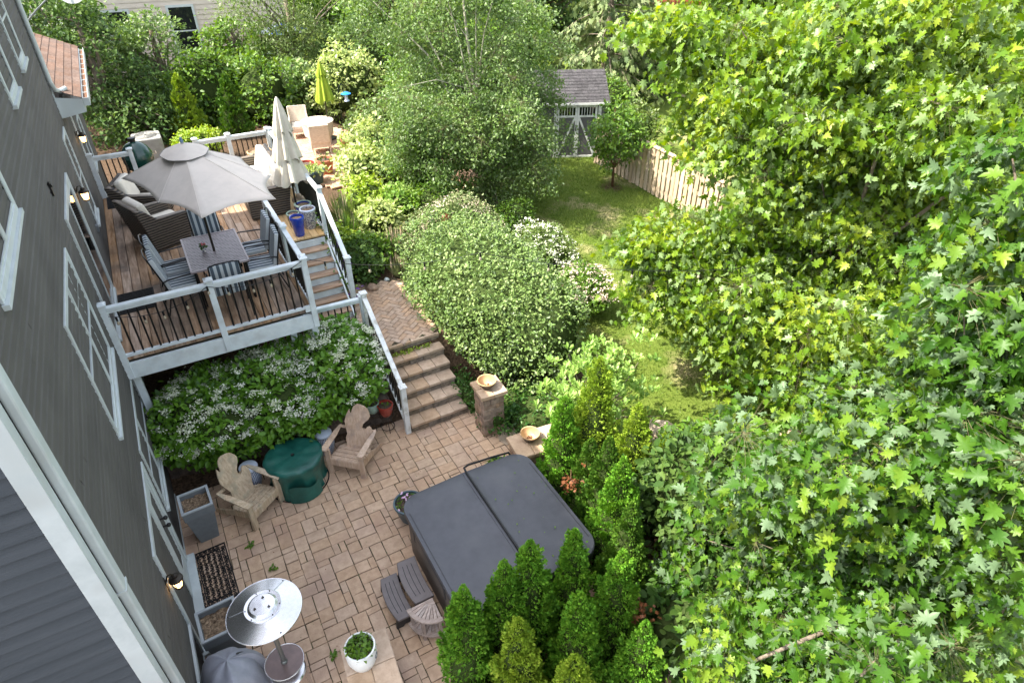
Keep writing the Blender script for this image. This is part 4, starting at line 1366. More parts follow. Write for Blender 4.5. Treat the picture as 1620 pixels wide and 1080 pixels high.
def deck_chair(label, x, y, rz, mat):
    t = thing('garden_chair', label, 'garden chair', (x, y, 0), rz, 'wooden chairs with mitten-shaped backs')
    # front faces -y, origin on the ground below the middle of the front
    for s in (-1, 1):
        MB().bar((s * 0.29, 0.01, 0), (s * 0.29, 0.01, 0.54), 0.09, 0.04, upv=(0, 1, 0)).build('leg', mat, t, bevel=0.004)
        Mx = Matrix(((0, 0, 1, s * 0.265 - 0.0135), (1, 0, 0, 0), (0, 1, 0, 0), (0, 0, 0, 1)))
        MB().prism([(0.03, 0.18), (0.03, 0.31), (0.35, 0.24), (0.80, 0.07), (0.86, 0.0), (0.72, 0.0), (0.35, 0.12)], 0, 0.026, Mx=Mx).build('side_rail', mat, t, bevel=0.003)
        mb = MB().prism([(s * 0.265, -0.06), (s * 0.36, -0.06), (s * 0.375, 0.0), (s * 0.36, 0.42), (s * 0.335, 0.58), (s * 0.30, 0.60), (s * 0.27, 0.35)][::s], 0.54, 0.565)
        mb.build('armrest', mat, t, bevel=0.004)
    MB().box(-0.25, -0.005, 0.20, 0.25, 0.025, 0.33).build('front_board', mat, t, bevel=0.004)
    for k in range(4):
        y0 = 0.0 + k * 0.105
        Mx = Matrix.Translation((0, y0, 0.335 - k * 0.022)) @ Matrix.Rotation(R(-12), 4, 'X')
        MB().box(-0.28, 0, -0.012, 0.28, 0.093, 0.012, Mx=Mx).build('seat_slat', mat, t, bevel=0.003)
    Mx = Matrix.Translation((0, 0.40, 0.235)) @ Matrix.Rotation(R(90 - 22), 4, 'X')
    mb = MB()
    mb.prism(MIT, -0.013, 0.013, Mx=Mx)
    mb.build('backrest', mat, t, bevel=0.003)
    MB().bar((-0.31, 0.58, 0.53), (0.31, 0.58, 0.53), 0.05, 0.024).build('back_brace', mat, t)
    MB().bar((-0.25, 0.43, 0.21), (0.25, 0.43, 0.21), 0.03, 0.08).build('back_brace', mat, t)
    return t
deck_chair('pinkish weathered wooden chair with mitten-shaped back, beside the green covered table', 1.275, 7.83, R(-43), M['cedar2'])
deck_chair('yellowish grey wooden chair with mitten-shaped back, nearer the house wall', -0.03, 7.63, R(37), M['cedar'])

def stool(x, y, label):
    t = thing('garden_stool', label, 'garden stool', (x, y, 0), 0, 'white pierced ceramic drum stools')
    m, nt, b = nmat('pierced_ceramic')
    N, L = nt.nodes, nt.links
    tc = N.new('ShaderNodeTexCoord')
    sp = N.new('ShaderNodeSeparateXYZ'); L.new(tc.outputs['Object'], sp.inputs[0])
    at = N.new('ShaderNodeMath'); at.operation = 'ARCTAN2'; L.new(sp.outputs[0], at.inputs[0]); L.new(sp.outputs[1], at.inputs[1])
    cb = N.new('ShaderNodeCombineXYZ'); L.new(at.outputs[0], cb.inputs[0])
    mz = N.new('ShaderNodeMath'); mz.operation = 'MULTIPLY'; mz.inputs[1].default_value = 7.0; L.new(sp.outputs[2], mz.inputs[0]); L.new(mz.outputs[0], cb.inputs[1])
    vo = N.new('ShaderNodeTexVoronoi'); vo.feature = 'DISTANCE_TO_EDGE'; vo.inputs['Scale'].default_value = 5.5; vo.inputs['Randomness'].default_value = 0.15
    L.new(cb.outputs[0], vo.inputs['Vector'])
    rp = N.new('ShaderNodeValToRGB'); e = rp.color_ramp.elements
    e[0].position = 0.17; e[0].color = (0.62, 0.68, 0.80, 1); e[1].position = 0.2; e[1].color = (0.012, 0.02, 0.07, 1)
    L.new(vo.outputs[0], rp.inputs[0]); L.new(rp.outputs[0], b.inputs['Base Color']); b.inputs['Roughness'].default_value = 0.2
    MB().lathe([(0.115, 0.0), (0.125, 0.02), (0.15, 0.12), (0.158, 0.22), (0.15, 0.33), (0.14, 0.40)], n=40).build('drum', m, t, smooth=True)
    MB().lathe([(0.14, 0.40), (0.146, 0.41), (0.147, 0.435), (0.135, 0.447), (0.0, 0.452)], n=40).build('seat', M['ceramic_w'], t, smooth=True, angle=60)
stool(1.14, 8.56, 'white pierced ceramic stool between green table and pinkish chair')
stool(-0.12, 8.38, 'white pierced ceramic stool behind the yellowish wooden chair')

def covered_table():
    t = thing('covered_table', 'round fire table hidden under a green fabric cover', 'covered table', (0.55, 8.10, 0))
    rg = np.random.default_rng(5)
    n = 96
    rows = []
    prof = [(0.0, 0.60), (0.12, 0.602), (0.3, 0.60), (0.42, 0.598), (0.455, 0.585), (0.465, 0.55), (0.45, 0.48), (0.43, 0.36), (0.415, 0.2), (0.41, 0.06), (0.43, 0.0)]
    vs = []; fs = []
    for i, (r, z) in enumerate(prof):
        for k in range(n):
            a = 2 * PI * k / n
            f = max(0, (0.6 - z) / 0.6)
            fold = f * (0.07 * math.sin(5 * a + 0.7) + 0.05 * math.sin(9 * a + 2) + 0.035 * math.sin(17 * a + 4 * z))
            if i in (4, 5): fold += 0.012 * math.sin(11 * a)
            q = r * (1 + fold)
            vs.append((q * math.cos(a) * 1.0, q * math.sin(a) * 0.92, z + (0.008 * math.sin(3 * a + 1) + 0.005 * math.sin(7 * a)) * (1 if 1 < i < 5 else 0)))
    for i in range(len(prof) - 1):
        for k in range(n):
            a = i * n + k; b = i * n + (k + 1) % n
            fs.append((a, b, b + n, a + n))
    mb = MB().add(vs, fs)
    mb.build('cover', M['greencloth'], t, smooth=True, angle=80)
    # loose front flap and hanging swag
    fl = MB(); vs = []; fs = []
    for i in range(9):
        for j in range(9):
            u, v = i / 8, j / 8
            a = R(-118) + u * R(62)
            rr = 0.47 + 0.045 * math.sin(u * PI) + 0.03 * v
            vs.append((rr * math.cos(a), rr * math.sin(a) * 0.93, 0.30 - 0.29 * v + 0.05 * math.sin(u * PI * 2) * (1 - v)))
    for i in range(8):
        for j in range(8): fs.append((i * 9 + j, i * 9 + 9 + j, i * 9 + 10 + j, i * 9 + j + 1))
    fl.add(vs, fs); fl.build('loose_flap', M['greencloth'], t, smooth=True, angle=80)
    MB().tube([(0.47 * math.cos(a), 0.44 * math.sin(a), 0.012) for a in np.linspace(0, 2 * PI, 40)], 0.010, 6).build('hem_cord', M['black'], t, smooth=True)
    MB().lathe([(0.0, 0.604), (0.016, 0.606), (0.03, 0.615), (0.012, 0.61)], n=12).build('vent_knob', M['black'], t)
covered_table()

# -------- patio heater
def heater():
    t = thing('patio_heater', 'tall steel patio heater with a wide round reflector top', 'patio heater', (-0.355, 4.59, 0), R(0))
    z = 1.90
    MB().lathe([(0.375, z), (0.37, z + 0.008), (0.185, z + 0.075), (0.18, z + 0.072), (0.365, z + 0.0), (0.375, z)], n=64).build('reflector', M['steel'], t, smooth=True, angle=25)
    rim = MB().tube([(0.374 * math.cos(a), 0.374 * math.sin(a), z + 0.004) for a in np.linspace(0, 2 * PI, 65)], 0.006, 6)
    rim.build('reflector_rim', M['steel'], t, smooth=True)
    MB().lathe([(0.187, z + 0.078), (0.19, z + 0.086), (0.183, z + 0.09), (0.15, z + 0.088), (0.135, z + 0.10), (0.125, z + 0.108), (0.0, z + 0.11)], n=48).build('top_plate', M['steel'], t, smooth=True, angle=25)
    for a in (R(-75), R(45), R(165)):
        c, s = math.cos(a), math.sin(a)
        MB().bar((0.192 * c, 0.192 * s, z + 0.076), (0.366 * c, 0.366 * s, z + 0.0115), 0.010, 0.006).build('seam', M['steel'], t)
        MB().lathe([(0.008, 0), (0.008, 0.008), (0, 0.01)], (0.352 * c, 0.352 * s, z + 0.014), 8).build('bolt', M['black'], t)
        for da in (0.15, 0.95):
            MB().lathe([(0.006, 0), (0.006, 0.008), (0, 0.01)], (0.17 * math.cos(a + da), 0.17 * math.sin(a + da), z + 0.088), 8).build('bolt', M['black'], t)
        b = MB(); q = (0.08 * math.cos(a + 0.5), 0.08 * math.sin(a + 0.5))
        b.box(q[0] - 0.014, q[1] - 0.004, z + 0.11, q[0] + 0.014, q[1] + 0.004, z + 0.117); b.box(q[0] - 0.004, q[1] - 0.014, z + 0.1101, q[0] + 0.004, q[1] + 0.014, z + 0.122)
        b.build('wing_nut', M['bronze'], t)
    MB().lathe([(0.07, z - 0.22), (0.085, z - 0.2), (0.085, z - 0.02), (0.03, z + 0.02)], n=24).build('burner', M['steel'], t, smooth=True)
    MB().tube([(0, 0, 0.8), (0, 0, z - 0.2)], 0.026, 16).build('pole', M['greypole'], t, smooth=True)
    MB().lathe([(0.0, 0.905), (0.205, 0.905), (0.215, 0.912), (0.205, 0.885), (0.0, 0.885)], n=48).build('table_top', M['steelD'], t, smooth=True, angle=25)
    MB().tube([(0.212 * math.cos(a), 0.212 * math.sin(a), 0.905) for a in np.linspace(0, 2 * PI, 49)], 0.006, 6).build('table_rim', M['steel'], t, smooth=True)
    MB().lathe([(0.036, 0.906), (0.034, 0.93), (0.026, 0.94)], n=20).build('collar', M['greypole'], t, smooth=True)
    MB().lathe([(0.0, 0.77), (0.06, 0.768), (0.185, 0.72), (0.20, 0.70), (0.20, 0.05), (0.23, 0.03), (0.23, 0.0)], n=48).build('tank_housing', M['steel'], t, smooth=True, angle=30)
heater()

# -------- covered grill
def grill():
    t = thing('covered_grill', 'round grill under a grey fabric cover next to the heater', 'covered grill', (-0.90, 4.86, 0))
    n = 120
    prof = [(0.0, 1.04), (0.06, 1.035), (0.12, 1.02), (0.18, 0.98), (0.225, 0.92), (0.255, 0.85), (0.275, 0.76), (0.29, 0.64), (0.305, 0.5), (0.32, 0.35), (0.34, 0.2), (0.36, 0.04)]
    vs = []; fs = []
    tri = lambda a: abs(((a / PI) % 2) - 1)          # sharp ridges, like cloth hanging from a few high points
    for i, (r, z) in enumerate(prof):
        f = i / (len(prof) - 1)
        for k in range(n):
            a = 2 * PI * k / n
            s = 0.30 * (tri(2.5 * a + 0.6) ** 1.5 - 0.45) + 0.10 * (tri(6 * a + 2 + 1.5 * z) - 0.5) + 0.05 * (tri(11 * a + 5 * z) - 0.5)
            q = 1.18 * r * (1 + min(1, f * 1.6) * s)
            dz = -0.16 * min(1, f * 2.2) * (1 - tri(2.5 * a + 0.6)) * (1 - f) + 0.015 * math.sin(5 * a + 9 * z) * (0 < i < 10)
            vs.append((q * math.cos(a) * 1.02, q * math.sin(a) - 0.02, z + dz))
    for i in range(len(prof) - 1):
        for k in range(n):
            a = i * n + k; b = i * n + (k + 1) % n
            fs.append((a, b, b + n, a + n))
    MB().add(vs, fs).build('cover', M['covercloth'], t, smooth=True, angle=60)
    MB().prism([(0.06 * math.cos(a), 0.018 * math.sin(a)) for a in np.linspace(0, 2 * PI, 14)[:-1]], -0.02, 0.004,
               Mx=Matrix.Translation((0.15, 0.03, 0.965)) @ Matrix.Rotation(R(35), 4, 'Y')).build('vent_opening', M['black'], t)
grill()

# -------- hot tub
def tub():
    t = thing('hot_tub', 'square hot tub closed with a folding dark grey vinyl cover', 'hot tub', (2.62, 5.10, 0), R(0))
    hx, hy = 0.98, 1.0
    def rr(hx, hy, r, n=8):
        p = []
        for cx, cy, a0 in ((hx - r, hy - r, 0), (-hx + r, hy - r, 90), (-hx + r, -hy + r, 180), (hx - r, -hy + r, 270)):
            for k in range(n + 1):
                a = R(a0 + 90 * k / n); p.append((cx + r * math.cos(a), cy + r * math.sin(a)))
        return p
    MB().prism(rr(hx, hy, 0.22), 0.0, 0.80).build('cabinet', M['tubside'], t, smooth=True, angle=30)
    sk = MB()
    a = rr(hx + 0.035, hy + 0.035, 0.25, 8); N_ = len(a)
    vs = []
    rg = random.Random(6)
    for z, o in ((0.845, 1.0), (0.76, 1.004)):
        for i, (x, y) in enumerate(a): vs.append((x * o, y * o, z + (rg.uniform(-0.012, 0.012) if z < 0.8 else 0)))
    sk.add(vs, [(i, (i + 1) % N_, N_ + (i + 1) % N_, N_ + i) for i in range(N_)])
    sk.build('cover_skirt', M['skirt'], t, smooth=True, angle=40)
    # two cover panels, slightly arched toward the fold
    for s, x0, x1 in ((-1, -hx - 0.04, -0.012), (1, 0.012, hx + 0.04)):
        p = [q for q in rr(hx + 0.04, hy + 0.04, 0.26, 8)]
        if s < 0: pp = [q for q in p if q[0] < 0] 
        else: pp = [q for q in p if q[0] > 0]
        if s < 0: poly = pp + [(x1, -hy - 0.04), (x1, hy + 0.04)]
        else: 
            q1 = [q for q in pp if q[1] > 0]; q2 = [q for q in pp if q[1] < 0]
            poly = [(x0, -hy - 0.04)] + q2 + q1 + [(x0, hy + 0.04)]
        # build with a subdivided top so it can sag a little
        mb = MB()
        n = len(poly)
        cx = sum(q[0] for q in poly) / n; cy = 0
        rings = [1.0, 0.985, 0.8, 0.55, 0.28]
        vs = [(x, y, 0.84) for x, y in poly]
        for ri, k in enumerate(rings):
            for x, y in poly:
                X = cx + (x - cx) * k; Y = cy + (y - cy) * k
                h = 0.905 + 0.035 * (1 - abs(X) / hx) - (0.012 if ri == 0 else 0) - 0.010 * (1 - k)
                vs.append((X, Y, h))
        vs.append((cx, cy, 0.905 + 0.035 * (1 - abs(cx) / hx) - 0.012))
        fs = []
        for ri in range(len(rings)):
            for i in range(n): fs.append((ri * n + i, ri * n + (i + 1) % n, (ri + 1) * n + (i + 1) % n, (ri + 1) * n + i))
        L0 = len(rings) * n
        for i in range(n): fs.append((L0 + i, L0 + (i + 1) % n, len(vs) - 1))
        mb.add(vs, fs)
        mb.build('cover_panel', M['cover'], t, smooth=True, angle=40)
    for s in (-1, 1):
        pts = [(s * (hx - 0.02), -hy + 0.2, 0), (s * (hx - 0.02), hy - 0.25, 0)]
        MB().bar((s * (hx - 0.015), -hy + 0.2, 0.9105), (s * (hx - 0.015), hy - 0.26, 0.9105), 0.006, 0.004).build('seam', M['skirt'], t)
        for yy in (-0.5, 0.5):
            MB().box(s * (hx + 0.038) - 0.004, yy - 0.02, 0.60, s * (hx + 0.038) + 0.004, yy + 0.02, 0.80).build('strap', M['skirt'], t)
    MB().box(-0.02, -hy - 0.03, 0.93, 0.02, hy + 0.03, 0.945).build('fold_strip', M['cover'], t, bevel=0.006)
    b = MB().tube([(0.03, -hy - 0.06, 0.55), (0.03, -hy - 0.06, 0.955), (0.03, -hy * 0.5, 0.965), (0.03, hy * 0.97, 0.965), (0.05, hy + 0.10, 0.95), (0.13, hy + 0.13, 0.94), (0.55, hy + 0.10, 0.93), (0.8, hy + 0.09, 0.9), (0.98, hy + 0.09, 0.5)], 0.016, 10)
    b.build('cover_lifter', M['black'], t, smooth=True)
tub()
t = thing('fallen_leaves', 'few green fallen leaf scraps lying on the hot tub cover', 'fallen leaves', (2.9, 5.1, 0.92))
rgl = np.random.default_rng(31); n = 26
Cl = np.column_stack([rgl.uniform(-0.15, 0.65, n), rgl.uniform(-0.9, 0.9, n), np.zeros(n)]); Cl[:, 2] = 0.92 + 0.035 * (1 - np.abs(Cl[:, 0] + 0.28) / 0.98) - 0.92 - 0.0
leaf_obj('leaf_scraps', Cl + [0, 0, 0.003], rgl.normal(size=(n, 3)) * [1, 1, .05], rgl.normal(size=(n, 3)) * .15 + [0, 0, 1], rgl.uniform(.012, .04, n), OVAL, G['mid'], t)

def step_unit(label='two-tread grey plastic steps with black feet beside the hot tub'):
    t = thing('hot_tub_steps', label, 'steps', (1.27, 5.2, 0), R(-1))
    def tread(xa, xb, bow, z, mb):
        # bowed outer edge, rounded corners
        p = []
        hy = 0.35
        for k in range(9):
            v = -1 + 2 * k / 8
            p.append((xb + (bow * 0.5) * (v * v), v * hy))
        for k in range(9):
            v = 1 - 2 * k / 8
            p.append((xa - bow * (1 - v * v), v * hy))
        mb.prism(p[::1], z - 0.045, z)
        return p
    for (xa, xb, bow, z) in ((0.02, 0.26, 0.05, 0.40), (-0.24, -0.03, 0.055, 0.21)):
        mb = MB(); tread(xa, xb, bow, z, mb)
        tr = mb.build('tread', M['stepplastic'], t, bevel=0.012, seg=3)
        for k in range(3):
            g = MB()
            u = 0.27 + 0.23 * k
            pts = []
            for v in np.linspace(-0.72, 0.72, 9):
                x0 = xa - bow * (1 - v * v); x1 = xb - 0.0
                pts.append((x0 + (x1 - x0) * u, v * 0.35, z + 0.0008))
            for a, b in zip(pts[:-1], pts[1:]): g.bar(a, b, 0.008, 0.003)
            g.build('groove', M['black'], tr)
    for sy in (-1, 1):
        mb = MB()
        Mx = Matrix(((1, 0, 0, 0), (0, 0, 1, sy * 0.31 - 0.02), (0, 1, 0, 0), (0, 0, 0, 1)))
        mb.prism([(-0.27, 0.0), (-0.17, 0.0), (-0.15, 0.04), (0.14, 0.04), (0.16, 0.0), (0.25, 0.0), (0.25, 0.352), (0.03, 0.352), (0.0, 0.162), (-0.25, 0.162)], 0, 0.04, Mx=Mx)
        mb.build('side_foot', M['skirt'], t, bevel=0.005)
step_unit()

def corner_table():
    t = thing('corner_stool', 'quarter-round slatted teak corner stool beside the hot tub steps', 'corner stool', (1.50, 4.80, 0), R(0))
    # right-angle corner at the origin, quarter circle toward -x -y
    r = 0.36
    def arc(r0, r1, z0, z1, mb, a0=180, a1=270, n=16):
        p = [(r1 * math.cos(R(a0 + (a1 - a0) * k / n)), r1 * math.sin(R(a0 + (a1 - a0) * k / n))) for k in range(n + 1)]
        q = [(r0 * math.cos(R(a0 + (a1 - a0) * k / n)), r0 * math.sin(R(a0 + (a1 - a0) * k / n))) for k in range(n, -1, -1)]
        mb.prism(p + q if r0 > 0 else p + [(0, 0)], z0, z1)
    for nm, z in (('top', 0.44), ('shelf', 0.14)):
        mb = MB(); arc(r - 0.055, r, z - 0.03, z, mb); rim = mb.build(nm, M['teak'], t, bevel=0.003)
        mb = MB(); arc(0.0, 0.10, z - 0.03, z - 0.002, mb); mb.build('hub_board', M['teak'], rim, bevel=0.003)
        mb = MB()
        for k in range(9):
            a0 = 181 + k * 9.9
            arc(0.102, r - 0.057, z - 0.025, z - 0.004, mb, a0, a0 + 8.0, 2)
        mb.build('slats', M['teak'], rim)
    for (x, y) in ((-0.03, -0.03), (-0.31, -0.035), (-0.035, -0.31), (-0.235, -0.235)):
        MB().box(x - 0.02, y - 0.02, 0, x + 0.02, y + 0.02, 0.41).build('leg', M['teak'], t, bevel=0.003)
corner_table()

# -------- pots
def pot(name, label, cat, x, y, z, prof, mat, soil_r, soil_z, soilmat=None, group=None, n=36):
    t = thing(name, label, cat, (x, y, z), 0, group)
    MB().lathe(prof, n=n).build('pot', mat, t, smooth=True, angle=35)
    MB().lathe([(soil_r, soil_z - 0.01), (soil_r * 0.6, soil_z + 0.008), (0, soil_z + 0.004)], n=24).build('soil', soilmat or M['soilD'], t, smooth=True)
    return t
def plants(t, n, rad, z, size, mat, seed, tp=OVAL, hz=0.06, up=0.9, name='leaves', dome=True):
    rng = np.random.default_rng(seed)
    a = rng.uniform(0, 2 * PI, n); r = rad * np.sqrt(rng.uniform(0, 1, n))
    zz = z + hz * rng.uniform(0, 1, n) * (1 - 0.6 * (r / rad) ** 2 if dome else 1)
    C = np.column_stack([r * np.cos(a), r * np.sin(a), zz])
    out = np.column_stack([np.cos(a), np.sin(a), np.zeros(n)])
    N, D = orient(rng, out, up=up, rnd=0.45, droop=0.1)
    return leaf_obj(name, C, D, N, size * rng.uniform(0.6, 1.3, n), tp, mat, t)
t = pot('flower_pot', 'round white pot of green seedlings on the low seat wall', 'flower pot', 0.44, 4.38, 0.502,
        [(0.0, 0.0), (0.11, 0.0), (0.14, 0.03), (0.175, 0.15), (0.18, 0.26), (0.17, 0.32), (0.18, 0.335), (0.178, 0.35), (0.16, 0.35), (0.155, 0.30)], M['eggwhite'], 0.157, 0.31)
plants(t, 260, 0.15, 0.31, 0.055, G['mid'], 3, hz=0.12)
mb = MB()
for q in range(5):
    a = R(-50 + q * 7)
    mb.tube([(0.181 * math.cos(a + 0.06 * math.cos(s)), 0.181 * math.sin(a + 0.06 * math.cos(s)), 0.2 + 0.02 * math.sin(s)) for s in np.linspace(0, 2 * PI, 8)], 0.002, 4) if q in (1, 3) else None
mb.tube([(0.1805 * math.cos(R(-36) + 0.2 * math.cos(s)), 0.1805 * math.sin(R(-36) + 0.2 * math.cos(s)), 0.2 + 0.036 * math.sin(s)) for s in np.linspace(0, 2 * PI, 20)], 0.003, 4)
mb.build('oval_emblem', M['planter'], t)
t = pot('flower_pot', 'dark round pot of pink petunias at the corner of the hot tub', 'flower pot', 1.86, 6.52, 0,
        [(0.0, 0.0), (0.15, 0.0), (0.23, 0.3), (0.24, 0.32), (0.235, 0.34), (0.21, 0.34), (0.20, 0.29)], M['darkpot'], 0.205, 0.30)
plants(t, 90, 0.19, 0.30, 0.05, G['mid'], 4, hz=0.07)
rngp = np.random.default_rng(2)
leaf_obj('flowers', np.column_stack([rngp.normal(size=24) * 0.08, rngp.normal(size=24) * 0.08 + 0.02, np.full(24, 0.385)]), rngp.normal(size=(24, 3)) * [1, 1, .1], rngp.normal(size=(24, 3)) * .3 + [0, 0, 1],
         np.full(24, 0.04), PETAL, [LEAF('petunia', [(0.65, 0.35, 0.60), (0.80, 0.62, 0.75)])], t)
t = pot('flower_pot', 'pot of green leaves half hidden at the far side of the hot tub', 'flower pot', 3.38, 6.42, 0,
        [(0.0, 0.0), (0.13, 0.0), (0.2, 0.4), (0.21, 0.42), (0.19, 0.43), (0.18, 0.38)], M['darkpot'], 0.18, 0.39)
plants(t, 130, 0.19, 0.39, 0.08, G['mid'], 5, hz=0.10)
def pot_stand(label, x, y, h, r=0.12):
    t = thing('pot_stand', label, 'plant stand', (x, y, 0), 0, 'wrought iron plant stands')
    ring = lambda R_, z, rad=0.006: MB().tube([(R_ * math.cos(a), R_ * math.sin(a), z) for a in np.linspace(0, 2 * PI, 33)], rad, 6)
    ring(r, h).build('top_ring', M['bronze'], t, smooth=True)
    ring(r * 0.9, 0.05).build('base_ring', M['bronze'], t, smooth=True)
    for k in range(3):
        a = k * 2 * PI / 3 + 0.4; c, s = math.cos(a), math.sin(a)
        MB().tube([(r * c, r * s, h), (r * 0.85 * c, r * 0.85 * s, h * 0.7), (r * 0.6 * c, r * 0.6 * s, h * 0.4), (r * 0.9 * c, r * 0.9 * s, 0.08), (r * 1.15 * c, r * 1.15 * s, 0.0)], 0.006, 6).build('leg', M['bronze'], t, smooth=True)
    return t
pot_stand('wrought iron stand under the red pot by the handrail', 2.27, 8.58, 0.34, 0.13)
pot_stand('wrought iron stand under the pale green pot, nearer the shrubs', 2.08, 8.74, 0.36, 0.12)
t = pot('flower_pot', 'glossy dark red pot with one seedling by the stair handrail', 'flower pot', 2.27, 8.58, 0.345,
        [(0.0, 0.0), (0.09, 0.0), (0.12, 0.06), (0.135, 0.15), (0.137, 0.19), (0.145, 0.20), (0.143, 0.215), (0.12, 0.215), (0.115, 0.18)], M['pot_red'], 0.118, 0.185)
plants(t, 14, 0.05, 0.19, 0.05, G['mid'], 6, hz=0.03)
t = pot('flower_pot', 'pale green glazed pot on an iron stand by the shrubs', 'flower pot', 2.08, 8.74, 0.365,
        [(0.0, 0.0), (0.08, 0.0), (0.11, 0.05), (0.125, 0.14), (0.12, 0.18), (0.135, 0.19), (0.133, 0.2), (0.11, 0.2), (0.105, 0.16)], M['pot_green'], 0.108, 0.165)
plants(t, 14, 0.07, 0.17, 0.05, G['mid'], 7, hz=0.03)

# ================================================================== ON THE DECK
def dining_table():
    t = thing('dining_table', 'rectangular patio table with a woven slat top under the grey umbrella', 'dining table', (0.42, 10.92, DZ))
    hx, hy, z = 0.44, 0.66, 0.72
    mb = MB()
    n = 44
    for i in range(n):
        y0 = -hy + 0.03 + i * (2 * hy - 0.06) / n; wd = (2 * hy - 0.06) / n
        # each slat waves gently like woven steel
        m_ = 14
        for k in range(m_):
            xa = -hx + 0.02 + k * (2 * hx - 0.04) / m_; xb = xa + (2 * hx - 0.04) / m_
            dz = 0.004 * (1 if (k + i) % 2 else -1)
            mb.add([(xa, y0, z - 0.004 + dz), (xb, y0, z - 0.004 - dz), (xb, y0 + wd * 0.62, z - 0.004 - dz), (xa, y0 + wd * 0.62, z - 0.004 + dz)], [(0, 1, 2, 3)])
    mb.build('table_top', M['tableslat'], t)
    MB().box(-hx + 0.015, -hy + 0.015, z - 0.02, hx - 0.015, hy - 0.015, z - 0.012).build('under_panel', M['tabledark'], t)
    fr = MB()
    fr.box(-hx - 0.01, -hy - 0.01, z - 0.03, -hx + 0.02, hy + 0.01, z + 0.004); fr.box(hx - 0.02, -hy - 0.01, z - 0.03, hx + 0.01, hy + 0.01, z + 0.004)
    fr.box(-hx + 0.02, -hy - 0.01, z - 0.03, hx - 0.02, -hy + 0.02, z + 0.003); fr.box(-hx + 0.02, hy - 0.02, z - 0.03, hx - 0.02, hy + 0.01, z + 0.003)
    fr.build('frame', M['tableslat'], t, bevel=0.004)
    for sx in (-1, 1):
        for sy in (-1, 1):
            MB().tube([(sx * (hx - 0.05), sy * (hy - 0.05), z - 0.03), (sx * (hx - 0.04), sy * (hy - 0.04), 0)], 0.02, 8).build('leg', M['black'], t, smooth=True)
dining_table()

def stripes():
    m, nt, b = nmat('striped_fabric')
    N, L = nt.nodes, nt.links
    tc = N.new('ShaderNodeTexCoord'); sp = N.new('ShaderNodeSeparateXYZ'); L.new(tc.outputs['Object'], sp.inputs[0])
    mu = N.new('ShaderNodeMath'); mu.operation = 'MULTIPLY'; mu.inputs[1].default_value = 11.0; L.new(sp.outputs[0], mu.inputs[0])
    fr = N.new('ShaderNodeMath'); fr.operation = 'FRACT'
    ad = N.new('ShaderNodeMath'); ad.operation = 'ADD'; ad.inputs[1].default_value = 10.25; L.new(mu.outputs[0], ad.inputs[0]); L.new(ad.outputs[0], fr.inputs[0])
    rp = N.new('ShaderNodeValToRGB'); rp.color_ramp.interpolation = 'CONSTANT'
    e = rp.color_ramp.elements; e[0].position = 0; e[0].color = (0.075, 0.10, 0.125, 1); e[1].position = 0.5; e[1].color = (0.50, 0.54, 0.56, 1)
    q = e.new(0.46); q.color = (0.25, 0.34, 0.42, 1)
    q = e.new(0.95); q.color = (0.25, 0.34, 0.42, 1)
    L.new(fr.outputs[0], rp.inputs[0]); L.new(rp.outputs[0], b.inputs['Base Color']); b.inputs['Roughness'].default_value = 0.9
    return m
M['stripe'] = stripes()
def dining_chair():
    t = thing('dining_chair', 'x', 'dining chair', (0, 0, DZ), 0, 'striped cushioned chairs round the dining table')
    # front faces -y; cushion lies on a black tube frame
    Mx = Matrix.Translation((0, 0, 0))
    mb = MB().box(-0.235, -0.24, 0.40, 0.235, 0.20, 0.47)
    mb.build('seat_cushion', M['stripe'], t, bevel=0.02, seg=3)
    Mx = Matrix.Translation((0, 0.20, 0.44)) @ Matrix.Rotation(R(-13), 4, 'X')
    mb = MB().box(-0.225, -0.03, 0.0, 0.225, 0.045, 0.58, Mx=Mx)
    mb.build('back_cushion', M['stripe'], t, bevel=0.02, seg=3)
    for s in (-1, 1):
        MB().tube([(s * 0.26, -0.24, 0), (s * 0.26, -0.23, 0.62), (s * 0.26, -0.15, 0.655), (s * 0.26, 0.20, 0.63), (s * 0.255, 0.28, 0.60)], 0.013, 8).build('arm_and_front_leg', M['black'], t, smooth=True)
        MB().tube([(s * 0.245, 0.34, 0), (s * 0.245, 0.22, 0.36), (s * 0.24, 0.27, 0.6), (s * 0.22, 0.385, 1.02)], 0.012, 8).build('back_leg', M['black'], t, smooth=True)
        MB().tube([(s * 0.25, -0.24, 0.39), (s * 0.245, 0.22, 0.385)], 0.010, 6).build('seat_rail', M['black'], t, smooth=True)
    MB().tube([(-0.22, 0.385, 1.02), (-0.12, 0.41, 1.05), (0.12, 0.41, 1.05), (0.22, 0.385, 1.02)], 0.012, 8).build('top_bar', M['black'], t, smooth=True)
    MB().tube([(-0.235, 0.33, 0.80), (-0.12, 0.36, 0.72), (0.12, 0.36, 0.72), (0.235, 0.33, 0.80)], 0.009, 6).build('back_bar', M['black'], t, smooth=True)
    MB().tube([(-0.25, -0.24, 0.39), (0.25, -0.24, 0.39)], 0.010, 6).build('front_bar', M['black'], t, smooth=True)
    return t
c0 = dining_chair()
